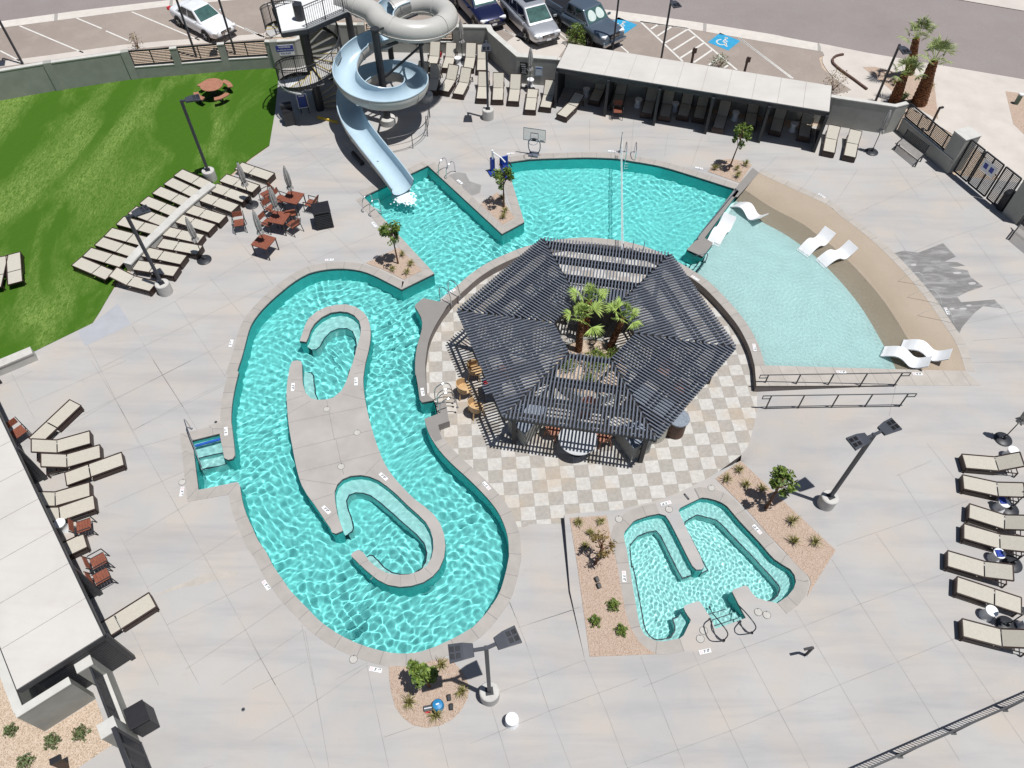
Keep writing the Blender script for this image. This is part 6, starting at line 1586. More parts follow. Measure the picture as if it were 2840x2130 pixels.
for t, x, y, rad, h, l in (('d2', 830, 420, .30, .34, 'largest green shrub, upper right of three beside the hot tub'), ('d2', 690, 540, .26, .30, 'green shrub, left one of three beside the hot tub'), ('d2', 888, 612, .26, .30, 'green shrub, lowest of three beside the hot tub'),
        ('d0', 90, 1375, .26, .28, 'small green shrub at the left edge outside the corner wall'), ('d0', 412, 1455, .32, .32, 'round green shrub left of the ring shaped one outside the wall'), ('d0', 630, 1395, .34, .30, 'ring shaped pale green shrub nearest the louvered fence'), ('d0', 205, 1615, .32, .34, 'green shrub at the lower left corner beside the dark bollard')):
    shrub(at(t, x, y), rad * .8, h * .85, l, 260, M['leaf'] if t == 'd2' else None)
shrub(at('a2', 545, 345), .7, 1.3, 'tall green bush behind the left end of the north cabana roof', 700, M['leaf'], .07)
shrub(at('a2', 1640, 520), .6, .8, 'dark bush behind the north cabana by the striped bay', 300, M['leaf_bush'], .05)
shrub(at('a3', 745, 690), .8, 1.2, 'thin dry bush at the right end of the north cabana roof', 260, M['leaf_dry'], .05)
shrub(at('a0', 1060, 372), .5, .9, 'sparse desert shrub behind the left louvered fence', 120, M['leaf_dry'], .05)
shrub(at('a1', 150, 290), .5, .7, 'sparse desert shrub behind the wall left of the stair tower', 90, M['leaf_dry'], .05)
shrub(PC + Vector((.25, -.35, ZP + .40)), .62, .95, 'dark green bush in the middle of the pergola planter', 900, M['leaf'], .05); shrub(PC + Vector((-.95, -.45, ZP + .40)), .40, .6, 'green bush at the left of the pergola planter', 420, M['leaf'], .05)
shrub(PC + Vector((1.0, .15, ZP + .40)), .38, .55, 'green bush behind the right palm trunk in the pergola planter', 300, M['leaf'], .05); shrub(PC + Vector((-.1, -1.2, ZP + .40)), .42, .5, 'low green bush at the front of the pergola planter', 380, M['leaf'], .05)
def palm(base, h, lean, label, fr, n, mat, seed, r0=.2, r1=.14, up=.5, group=None):
    rr_ = random.Random(seed); o = thing('palm_tree', label, 'palm tree', base, 0, group)
    top = Vector((lean[0], lean[1], h)); ctl = [Vector((0, 0, 0)), top * .35 - Vector((lean[0], lean[1], 0)) * .08, top * .7, top]
    tp = smooth_line(ctl, .12); N_ = len(tp)
    rad = [(r0 + (r1 - r0) * i / (N_ - 1)) * (1 + .10 * (i % 2)) for i in range(N_)]
    MB().tube(tp, rad, 12).build('trunk', M['palm_bark'], o)
    cr_ = MB(); sk = MB()
    for k in range(n):
        a = k * 2.39996 + rr_.uniform(-.35, .35); t_ = k / n
        e = math.radians(82 - 70 * t_) + rr_.uniform(-.18, .18); L = fr * rr_.uniform(.7, 1.12)
        d = Vector((math.cos(a) * math.cos(e), math.sin(a) * math.cos(e), math.sin(e)))
        pe = top + d * L * .62; sk.tube([top, top + d * L * .32 + Vector((0, 0, .03)), pe], [.016, .012, .008], 5)
        sd = d.cross(Vector((0, 0, 1))); sd = sd.normalized() if sd.length > .1 else Vector((1, 0, 0)); nn = sd.cross(d)
        dry = rr_.random() < .12
        for q in range(21):
            t = math.radians(-82 + 164 * q / 20 + rr_.uniform(-3, 3)); dir_ = (d * math.cos(t) + sd * math.sin(t)).normalized(); bl = L * .66 * (1 - .25 * abs(math.sin(t))) * rr_.uniform(.82, 1.1)
            w = sd * math.cos(t) - d * math.sin(t); fold = nn * (.05 * L * math.cos(t * 2)); p1 = pe + dir_ * bl * .55 + fold; p2 = pe + dir_ * bl + fold * .4 - Vector((0, 0, bl * rr_.uniform(.05, .35)))
            ww = w * .019 * L; nz = nn * .012 * L
            cr_.add([pe, p1 + ww, p2, p1 + nz], [(0, 1, 2, 3)]); cr_.add([pe, p1 + nz, p2, p1 - ww], [(0, 1, 2, 3)])
    sk.build('leaf_stalks', M['palm'], o); cr_.build('crown', mat, o); return o
G = 'palms rising through the pergola opening'
for (t, x, y, z, f, lab, sd) in (('k5', 735, 1365, 1.95, .95, 'front left palm rising through the pergola opening', 1), ('k5', 845, 1075, 2.1, .9, 'rear palm rising through the pergola opening', 2), ('k5', 1372, 1335, 2.0, .95, 'right palm rising through the pergola opening', 3)):
    q = at(t, x, y, z); b = Vector((q.x + (.02 if sd != 3 else -.32), q.y, ZP + .38)); palm(b, z - b.z, (q.x - b.x, q.y - b.y), lab, f, 11, M['palm'], sd, .15, .12, .62, G)
G = 'palms in the bed beyond the entrance wall'
b = at('a3', 1405, 790); q = at('a3', 1522, 470, 2.9); palm(b, 2.9, (q.x - b.x, q.y - b.y), 'leaning palm with the thickest reddish trunk at the right', 1.15, 13, M['palm_out'], 5, .42, .2, .9, G)
b = at('a3', 1212, 790); q = at('a3', 1295, 575, 2.0); palm(b, 2.0, (q.x - b.x, q.y - b.y), 'shorter palm behind the dark lantern post', 1.15, 13, M['palm_out'], 6, .32, .2, .9, G)
b = at('a3', 1330, 560); q = at('a3', 1385, 300, 2.4); palm(b, 2.4, (q.x - b.x, q.y - b.y), 'palm standing farthest back beside the road', 1.15, 13, M['palm_out'], 7, .28, .18, .9, G)
tuft(at('a3', 1280, 770), .6, 'blue green agave like clump at the foot of the shorter palm', r, M['leaf_bush'], 40, None, 'agave', .03)

# ---- text
_fc = bpy.data.curves.new('lettering', 'FONT')
def text_mesh(s, size):
    _fc.body = s; _fc.size = size; _fc.align_x = 'CENTER'; _fc.align_y = 'CENTER'; _fc.offset = .004 * size / .1
    o = bpy.data.objects.new('lettering', _fc); COL.objects.link(o); dg = bpy.context.evaluated_depsgraph_get(); dg.update()
    me = bpy.data.meshes.new_from_object(o.evaluated_get(dg)); vs = [v.co.copy() for v in me.vertices]; fs = [tuple(p.vertices) for p in me.polygons]
    bpy.data.objects.remove(o); bpy.data.meshes.remove(me); return vs, fs
_tx = {}
def lettering(parent, s, size, mat, Mx, name='lettering'):
    if (s, size) not in _tx: _tx[(s, size)] = text_mesh(s, size)
    vs, fs = _tx[(s, size)]; return MB().add([Mx @ v for v in vs], fs).build(name, mat, parent)
def marker(t, x, y, dx, dy, txt, label, z=.016, w=.40):
    p, q = at(t, x, y, z), at(t, x + dx, y + dy, z); a = math.atan2((q - p).y, (q - p).x)
    o = thing('depth_marker', label, 'depth marker', p, a, 'pool depth marker tiles')
    MB().box((0, 0, .002), (w, .135, .008)).build('tile', M['sign_white'], o)
    sym = txt.startswith('@'); s = txt.strip('@')
    lettering(o, s, .115, M['ink'], Matrix.Translation((.06 if sym else 0, 0, .0075)))
    if sym:
        m = MB(); c = Vector((-w / 2 + .07, 0, .0075)); m.tube([c + Vector((.042 * math.cos(k * .45), .042 * math.sin(k * .45), 0)) for k in range(14)], .005, 4, closed=True); m.bar(c + Vector((-.03, .03, 0)), c + Vector((.03, -.03, 0)), .007, .004); m.build('no_diving_symbol', M['red_ink'], o)
for a in (('d1', 945, 905, 100, 20, '@3\' 6"', 'depth marker reading 3 6 by the lowest gravel bed'), ('d1', 105, 257, 50, 75, '@3\' 6"', 'depth marker reading 3 6 at the lower left of the river'), ('c0', 1395, 1005, -10, 60, '@3\' 6"', 'depth marker reading 3 6 left of the river entry stairs'), ('c0', 1733, 542, -5, -60, '3\' 6"', 'depth marker reading 3 6 on the stair wall of the river'),
          ('b0', 1772, 1250, 18, -60, '3\' 6"', 'depth marker reading 3 6 on the upper left river coping'), ('b1', 590, 610, 60, -4, '@3\' 6"', 'depth marker reading 3 6 above the river bend'), ('c1', 310, 203, -5, 55, '3\' 0"', 'depth marker reading 3 0 on the west arm of the island'), ('c1', 795, 160, 0, -50, '3\' 6"', 'depth marker reading 3 6 on the east arm of the island'),
          ('c1', 1005, 890, 45, 40, '3\' 0"', 'depth marker reading 3 0 on the island above the lower alcove'), ('c1', 567, 1145, 45, 45, '3\' 0"', 'depth marker reading 3 0 on the island left of the lower alcove'), ('c1', 1305, 240, 10, 60, '3\' 6"', 'depth marker reading 3 6 beside the pavilion pool ladder'), ('c1', 1795, 960, -50, -55, '@3\' 6"', 'depth marker reading 3 6 on the coping below the checkered floor'),
          ('c2', 1235, 1095, -70, 20, '@3\' 0"', 'depth marker reading 3 0 upside down above the hot tub'), ('c2', 1935, 1295, -60, -65, '@3\' 0"', 'depth marker reading 3 0 on the right edge of the hot tub'), ('d2', 915, 190, 5, 70, '@3\' 0"', 'depth marker reading 3 0 on the left edge of the hot tub'), ('d2', 1535, 765, 90, -20, '@3\' 0"', 'depth marker reading 3 0 below the hot tub'),
          ('a1', 1590, 1395, -40, -30, '3\' 6"', 'depth marker right of the slide bay ladder'), ('a1', 1980, 1178, -60, 8, '@3\' 6"', 'depth marker on the far edge above the pool lift'), ('a2', 820, 1160, -60, -2, '@3\' 6"', 'depth marker on the far pool edge beside the net post'), ('a2', 1490, 1290, -60, -12, '@3\' 6"', 'depth marker on the far pool edge left of the gravel bed'),
          ('b3', 660, 120, -50, -28, '@0\' 0"', 'depth marker on the outer edge of the beach'), ('b3', 1620, 1003, 30, 60, '@0\' 0"', 'depth marker beside the wet patch on the beach edge'), ('b3', 810, 1470, 80, 2, '@1\' 0"', 'depth marker reading 1 0 on the handrail side of the shallow pool'), ('b3', 1395, 1485, 80, 2, '@0\' 0"', 'depth marker reading 0 0 at the beach corner'),
          ('b2', 1460, 750, 50, 30, '@1\' 6"', 'depth marker beside the steps into the shallow pool'), ('b2', 1915, 1282, 15, 60, '@1\' 0"', 'depth marker on the ring coping right of the pergola'), ('b1', 935, 340, 35, 40, '3\' 6"', 'depth marker left of the slide bay below the ladder'), ('b1', 1530, 850, -50, 30, '@3\' 6"', 'depth marker beneath the upper pavilion ladder')):
    marker(*a)
# ---- round skimmer lids
def lid(t, x, y, label, rad=.13):
    p = at(t, x, y, .013); m = MB(); m.lathe([(rad, 0), (rad, .003)], 24, p)
    o = m.build('skimmer_lid', M['coping_lid']); tag(o, label, 'skimmer lid', 'round skimmer lids in the deck')
    MB().tube([Vector((rad * math.cos(k * .35), rad * math.sin(k * .35), .004)) + p for k in range(18)], .008, 4, closed=True).build('rim', M['lid_rim'], o)
    MB().box(p + Vector((0, rad * .85, .006)), (.03, .03, .006)).build('lift_notch', M['black'], o)
M['coping_lid'] = basic('concrete coloured lid', (.45, .43, .40), .7, 0, .08, 5); M['lid_rim'] = basic('grey lid rim', (.20, .20, .20), .7)
for t, x, y, l in (('c1', 570, 372, 'round skimmer lid at the top of the river island'), ('c1', 803, 552, 'round skimmer lid on the right of the river island'), ('c1', 680, 812, 'round skimmer lid above the lower island alcove'), ('c2', 875, 1215, 'round skimmer lid at the upper left of the hot tub'), ('c2', 1260, 1140, 'round skimmer lid between the hot tub lobes'), ('c2', 1585, 977, 'round skimmer lid at the top corner of the hot tub deck'),
        ('d2', 1525, 605, 'upper round lid left of the hot tub steps'), ('d2', 1500, 668, 'lower round lid left of the hot tub steps'), ('d2', 1945, 463, 'left round lid of the pair right of the hot tub steps'), ('d2', 2010, 485, 'right round lid of the pair right of the hot tub steps'), ('d1', 775, 825, 'round skimmer lid at the lower left of the river'), ('c0', 1398, 932, 'round skimmer lid beside the river entry stairs')): lid(t, x, y, l)
for t, x, y, l in (('c0', 1655, 472, 'small dark floor drain above the river entry stairs'), ('d0', 1865, 1210, 'small round floor drain alone on the lower left deck')):
    p = at(t, x, y, .004); m = MB().lathe([(.06, 0), (.06, .006)], 18, p); d_ = tag(m.build('floor_drain', M['rim']), l, 'drain', 'small floor drains'); MB().lathe([(.035, .006), (.035, .009)], 14, p).build('grate', M['black'], d_)
# ---- pool ladders and grab rails in stainless steel
def ladder(t, x, y, tx, ty, label, w=.5, z=0.0, group='stainless pool ladders'):
    """(x,y) centre at the coping edge, (tx,ty) px direction towards the water"""
    p = at(t, x, y, z); q = at(t, x + tx, y + ty, z); a = math.atan2((q - p).y, (q - p).x)
    o = thing('pool_ladder', label, 'ladder', p, a, group); o['wet'] = 1
    for s in (-1, 1):
        pts = [(-.55, s * w / 2, 0), (-.52, s * w / 2, .45), (-.40, s * w / 2, .72), (-.15, s * w / 2, .78), (.10, s * w / 2, .62), (.16, s * w / 2, .2), (.16, s * w / 2, -.9)]
        MB().tube(smooth_line([Vector(v) for v in pts], .08), .021, 8).build('rail', M['chrome'], o); MB().lathe([(.05, 0), (.05, .015)], 12, (-.55, s * w / 2, 0)).build('flange', M['chrome'], o)
    for k in range(3): MB().box((.16, 0, -.25 - .28 * k), (.08, w, .03)).build('step', M['white_dirty'], o)
ladder('b1', 938, 215, 60, -45, 'pool ladder at the left edge of the slide bay'); ladder('a1', 1475, 1345, -70, 60, 'pool ladder at the right edge of the slide bay')
ladder('b1', 1490, 880, -60, -40, 'pool ladder on the coping at the upper left of the pavilion', .55); ladder('c1', 1440, 300, -80, 25, 'upper pool ladder in the recess left of the pergola', .3); ladder('c1', 1462, 370, -80, 25, 'lower pool ladder in the recess left of the pergola', .3)
ladder('a2', 960, 1215, 4, 50, 'pool ladder on the far edge right of the volleyball net', .5); ladder('k5', 1590, 330, 10, -60, 'pool ladder half hidden behind the back edge of the pergola', .5)
def grab(t, pts, label, z=(0, .85, .85, 0), group='slim stair grab rails', mat='chrome', rad=.02):
    P3 = [at(t, x, y, zz) for (x, y), zz in zip(pts, z)]; o = thing('grab_rail', label, 'handrail', P3[0], 0, group); o['wet'] = 1
    MB().tube(smooth_line([p - P3[0] for p in P3], .1), rad, 8).build('rail', M[mat], o)
    for p in (P3[0], P3[-1]): MB().lathe([(.045, -.005), (.045, .02)], 12, p - P3[0]).build('flange', M[mat], o)
grab('c0', [(1470, 525), (1412, 452), (1480, 640), (1555, 840), (1575, 852)], 'slim steel grab rail down the river entry stairs', (0, .8, .72, .2, -.9))
grab('k4', [(755, 905), (830, 640), (690, 655), (560, 690), (300, 720)], 'curved grab rail beside the steps into the shallow pool', (ZS, .6, .62, .5, -.6), mat='slat')
grab('s0', [(1340, 1095), (1240, 1040), (1165, 830), (1150, 790)], 'left black loop rail at the hot tub steps', (0, .45, .5, .0), mat='dark_metal', group='black loop rails at the hot tub steps')
grab('s0', [(1345, 1085), (1400, 990), (1290, 830), (1130, 650)], 'right black loop rail of the left pair at the hot tub steps', (0, .6, .6, -.7), mat='dark_metal', group='black loop rails at the hot tub steps')
grab('s0', [(1735, 985), (1640, 960), (1590, 880), (1572, 822)], 'short black loop rail at the right of the hot tub steps', (0, .45, .45, 0), mat='dark_metal', group='black loop rails at the hot tub steps')
grab('s0', [(1735, 980), (1790, 890), (1650, 700), (1470, 520)], 'long black loop rail beside the right hot tub peninsula', (0, .6, .6, -.7), mat='dark_metal', group='black loop rails at the hot tub steps')
grab('b2', [(1480, 452), (1495, 412), (1650, 225), (1778, 72)], 'long slim rail along the top of the dividing wall', (0, .32, .32, .32), mat='slat')
# ---- blue roller across the entry stairs
pa, pb = at('c0', 1497, 655, -.02), at('c0', 1690, 602, -.02); ro = MB().tube([pa, pa.lerp(pb, .5), pb], .055, 12).build('foam_roller', basic('royal blue foam', (.01, .09, .42), .7)); tag(ro, 'blue foam roller lying across the top of the river entry stairs', 'roller')
# ---- basketball hoop
b = at('a2', 222, 1190); o = thing('basketball_hoop', 'poolside basketball hoop with a clear backboard on the far edge', 'basketball hoop', b, 0)
ux = at('a2', 322, 1205) - b; ux.normalize(); uy = Vector((-ux.y, ux.x, 0)); R = Matrix((ux, uy, Vector((0, 0, 1)))).transposed()
for s in (-1, 1): MB().tube(smooth_line([R @ Vector(v) for v in ((s * .06, 0, 0), (s * .28, .1, .25), (s * .30, .02, .8), (s * .12, 0, 1.0))], .08), .025, 7).build('support', M['slat'], o)
MB().box((0, 0, .05), (.5, .4, .09), M=R).build('base', M['slat'], o)
gl = bpy.data.materials.new('clear acrylic'); gl.use_nodes = True; nt = gl.node_tree; bs_ = nt.nodes['Principled BSDF']; bs_.inputs['Alpha'].default_value = .22; bs_.inputs['Base Color'].default_value = (.7, .78, .78, 1); bs_.inputs['Roughness'].default_value = .15
bb = MB().box(R @ Vector((0, .04, 1.22)), (1.15, .02, .72), M=R).build('backboard', gl, o)
m = MB()
for x0, z0, x1, z1, w in ((-.575, .86, .575, .86, .03), (-.575, 1.58, .575, 1.58, .03), (-.575, .86, -.575, 1.58, .03), (.575, .86, .575, 1.58, .03), (-.2, .98, .2, .98, .035), (-.2, 1.32, .2, 1.32, .035), (-.2, .98, -.2, 1.32, .035), (.2, .98, .2, 1.32, .035)): m.bar(R @ Vector((x0, .02, z0)), R @ Vector((x1, .02, z1)), w, .02)
m.box(R @ Vector((.40, .02, .93)), (.2, .02, .06), M=R); m.build('backboard_lines', M['slat'], bb)
MB().tube([R @ Vector((.22 * math.cos(k * .3), -.27 + .22 * math.sin(k * .3), .98)) for k in range(21)], .014, 6, closed=True).build('rim', M['slat'], o); MB().box(R @ Vector((0, -.03, .98)), (.2, .1, .1), M=R).build('rim_bracket', M['black'], o)
# ---- volleyball net
n0, n1 = at('a2', 882, 1165), at('k5', 1130, 170, .0)
o = thing('volleyball_net', 'white volleyball net stretched over the right pool between slim posts', 'net', n0, 0)
n1g = Vector((5.0, 25.75, 0)); v = n1g - n0
MB().tube([(0, 0, 0), (0, 0, 1.2)], .022, 8).build('post', M['slat'], o); MB().lathe([(.12, 0), (.12, .015)], 14).build('post_base', M['slat'], o); MB().tube([v, v + Vector((0, 0, 1.2))], .022, 8).build('post', M['slat'], o)
a, b2 = v * .05, v * .97
m = MB(); m.bar(a + Vector((0, 0, .95)), b2 + Vector((0, 0, .95)), .012, .075); m.bar(a + Vector((0, 0, .42)), b2 + Vector((0, 0, .42)), .012, .05); m.build('tape', M['white'], o)
m = MB(); L = (b2 - a).length; d = (b2 - a).normalized()
for i in range(int(L / .10)): p = a + d * (i * .10); m.bar(p + Vector((0, 0, .42)), p + Vector((0, 0, .95)), .006)
for k in range(5): m.bar(a + Vector((0, 0, .42 + .106 * k)), b2 + Vector((0, 0, .42 + .106 * k)), .006)
m.build('mesh', basic('white net cord', (.72, .72, .72), .8), o)
m = MB(); m.tube([v * 0 + Vector((0, 0, 1.15)), a + Vector((0, 0, .97))], .006, 5); m.tube([v + Vector((0, 0, 1.15)), b2 + Vector((0, 0, .97))], .006, 5); m.build('rope', M['white'], o)
# ---- pool lift: blue seat on a white arm
b = at('a1', 1850, 1330); o = thing('pool_lift', 'blue seated pool lift with a white mast beside the narrow gravel bed', 'pool lift', b, .4)
MB().box((0, 0, .05), (.5, .45, .08)).build('base', M['blue'], o, bevel=.02); MB().box((0, .15, .45), (.22, .2, .8)).build('power_unit', M['blue'], o, bevel=.03); MB().tube([(0, .1, .1), (0, .1, 1.35)], .05, 10).build('mast', M['white'], o)
MB().tube([(0, .1, 1.25), (.35, -.2, 1.0), (.5, -.35, .8)], .035, 8).build('boom', M['white'], o); MB().box((.5, -.4, .45), (.48, .46, .07)).build('seat', M['blue'], o, bevel=.03); MB().box((.5, -.16, .75), (.46, .07, .55)).build('seat_back', M['blue'], o, bevel=.03); MB().box((.5, -.68, .15), (.34, .2, .04)).build('footrest', M['blue'], o)
for s in (-1, 1): MB().box((.5 + s * .25, -.4, .65), (.05, .4, .05)).build('armrest', M['black'], o)
# wet patches are stains on the deck
# ---- signs
def sign(t, pts, z0, face_pts, label, mats, lines, name='sign'): pass
def wall_sign(c, d, w, h, label, base_mat, items, name='sign', off=.03):
    """c: centre on the wall face, d: direction to the right as read"""
    n2 = Vector((d.y, -d.x, 0)); o = thing(name, label, 'sign', c + n2 * off); R = Matrix((d, -n2, Vector((0, 0, 1)))).transposed()
    MB().box((0, 0, 0), (w, .02, h), M=R).build('panel', base_mat, o)
    for kind, x, z, a, b, mat in items:
        if kind == 'box': MB().box(R @ Vector((x, -.013, z)), (a, .006, b), M=R).build('band', mat, o)
        else: lettering(o, kind, a, mat, (R.to_4x4() @ Matrix.Translation((x, -.019, z)) @ Matrix.Rotation(PI / 2, 4, 'X')))
    return o
dsg = (at('a1', 372, 516) - at('a1', 200, 528)).normalized(); cs_ = at('a1', 285, 522); cs_.z = 1.12
wall_sign(cs_, dsg, 1.0, .62, 'white warning sign with a purple band on the wall beside the stair tower', M['sign_white'], [('box', 0, .12, .98, .36, M['blue_sign']), ('WARNING', 0, .20, .14, 0, M['sign_white']), ('NO LIFEGUARD ON DUTY', 0, .03, .075, 0, M['sign_white']), ('POOL RULES', 0, -.18, .10, 0, M['blue_sign'])])
dq = (at('z4', 1975, 768) - at('z4', 1453, 725)).normalized(); q0 = at('z4', 1453, 725)
def onwall(u, z): return Vector((q0.x + dq.x * u, q0.y + dq.y * u, z))
Lw = (at('z4', 1975, 768) - q0).length
wall_sign(onwall(Lw * .19, .98), dq, .46, .74, 'black rules board on the stucco wall left of the closed parasol', M['black'], [('box', 0, -.28, .30, .01, M['sign_white']), ('POOL', -.05, .24, .10, 0, M['sign_white']), ('RULES', -.02, .12, .09, 0, M['sign_white']), ('no running', 0, 0, .06, 0, M['sign_white']), ('no diving', 0, -.10, .06, 0, M['sign_white']), ('no glass', 0, -.20, .06, 0, M['sign_white'])])
wall_sign(onwall(Lw * .565, .86), dq, .40, .56, 'pale blue notice on the stucco wall right of the closed parasol', basic('pale blue sign', (.42, .52, .62), .6), [('box', 0, .19, .32, .05, M['blue_sign'])] + [('box', 0, .10 - .07 * k, .32, .025, M['sign_white']) for k in range(5)])
# rule board on posts at the stair foot
cb = at('z1', 520, 1290); dbd = Vector((.93, -.37, 0)).normalized() * 1
o = wall_sign(Vector((cb.x, cb.y, .80)), Vector((.96, .28, 0)), .55, .85, 'blue rules board on a stand in front of the stair column', M['sign_white'], [('box', 0, 0, .48, .76, M['blue_sign']), ('RULES', 0, .30, .11, 0, M['sign_white'])] + [('box', 0, .16 - .09 * k, .38, .03, M['pump_blue']) for k in range(6)])
for s in (-.22, .22): MB().bar((s, .05, -.78), (s, .05, .3), .04).build('post', M['dark_metal'], o)
cb = at('z1', 590, 1190); wall_sign(Vector((cb.x, cb.y, 1.05)), Vector((.96, -.2, 0)), .42, .26, 'small brownish notice plate beside the blue rules board', M['rust_light'], [('box', 0, 0, .34, .16, M['sign_white']), ('NOTICE', 0, 0, .07, 0, M['red_ink'])])
# ---- odds and ends
p = at('d1', 1425, 1190); o = thing('pool_pump', 'light blue pump with a grey motor standing on the lowest gravel bed', 'pump', p, 0)
MB().lathe([(.17, 0), (.19, .05), (.19, .22), (.15, .30), (.06, .33), (0, .335)], 22).build('filter_bowl', M['pump_blue'], o); MB().tube([(-.16, -.04, .12), (-.42, -.09, .12)], .09, 12).build('motor', M['rim'], o); MB().box((-.3, -.12, .03), (.16, .16, .05)).build('foot', M['red'], o); MB().box((.0, .0, .335), (.10, .04, .02), .3).build('handle', M['sign_white'], o)
def spot(t, x, y, label, a):
    q = at(t, x, y); o = thing('garden_spotlight', label, 'light fixture', q, a, 'small black spotlights in the gravel'); MB().box((0, 0, .09), (.12, .17, .15), M=Matrix.Rotation(.35, 3, 'X')).build('housing', M['black'], o, bevel=.012); MB().tube([(0, 0, 0), (0, 0, .06)], .015, 6).build('stake', M['black'], o); MB().box((0, .09, .12), (.10, .012, .10), M=Matrix.Rotation(.35, 3, 'X')).build('lens', M['glass_dark'], o)
spot('d1', 1510, 1125, 'black spotlight in the lowest gravel bed, upper of two', .2); spot('d1', 1526, 1195, 'black spotlight in the lowest gravel bed, lower of two', .1); spot('d2', 705, 220, 'black spotlight in the bed left of the hot tub, upper of two', .4); spot('d2', 720, 268, 'black spotlight in the bed left of the hot tub, lower of two', .3)
q = at('d3', 535, 795); o = thing('path_light', 'black angled path light alone on the lower right deck', 'path light', q, .3)
MB().bar((0, 0, 0), (0, 0, .78), .07).build('post', M['black'], o); MB().bar((-.02, 0, .80), (-.30, .03, .78), .08, .05).build('head', M['black'], o); MB().box((0, 0, .01), (.12, .12, .02)).build('base_plate', M['rim'], o)
q = at('d0', 510, 1650); o = thing('bollard_light', 'dark brown bollard light on the gravel at the lower left corner', 'bollard', q, .5); MB().bar((0, 0, 0), (0, 0, .8), .16).build('post', M['brown_frame'], o); MB().bar((-.08, 0, .84), (.22, 0, .84), .17, .09).build('head', M['black'], o)
q = at('a3', 1478, 1000); o = thing('call_post', 'rust brown call post standing behind the louvered fence near the palms', 'post', q, .4); MB().bar((0, 0, 0), (0, 0, 1.35), .09).build('post', M['brown_frame'], o); MB().bar((-.03, 0, 1.38), (.25, 0, 1.36), .10, .08).build('head', M['black'], o)
for x, y, l in ((2150, 795, 'green grey utility bollard with a white cap at the far right edge'),):
    q = at('a3', x, y); o = thing('utility_post', l, 'utility post', q); MB().lathe([(.13, 0), (.13, .5), (.14, .52), (.14, .56)], 16).build('body', basic('grey green plastic', (.13, .19, .15), .6), o); MB().lathe([(.14, .56), (.13, .62), (0, .65)], 16).build('cap', M['white_dirty'], o)
for x, y, l in ((1430, 490, 'brown wheel stop post behind the cabana roof at the striped bay'), (1835, 560, 'brown wheel stop post behind the cabana roof right of the striped bay')):
    q = at('a2', x, y); o = thing('sign_post', l, 'sign post', q, .3, 'brown posts behind the cabana roof'); MB().bar((0, 0, 0), (0, 0, 1.0), .10).build('post', M['brown_frame'], o); MB().box((0, -.07, .85), (.30, .02, .32)).build('plate', M['brown_frame'], o)
# towel / valves
q = at('c2', 1395, 1045, .013); m = MB(); a_ = at('c2', 1375, 1020, .014); b_ = at('c2', 1412, 1066, .014); m.bar(a_, b_, .07, .006); o = tag(m.build('deck_drain', M['black']), 'small dark slot drain in the deck above the hot tub', 'drain'); MB().bar(a_.lerp(b_, .2) + Vector((0, 0, .004)), a_.lerp(b_, .8) + Vector((0, 0, .004)), .03, .005).build('grate', M['rim'], o)
m = MB(); q = at('z4', 437, 345, .3); m.box(q, (.14, .14, .3), .3); tag(m.build('water_bottle', M['red'], bevel=.03), 'small red bottle standing between the leftmost back wall loungers', 'bottle')

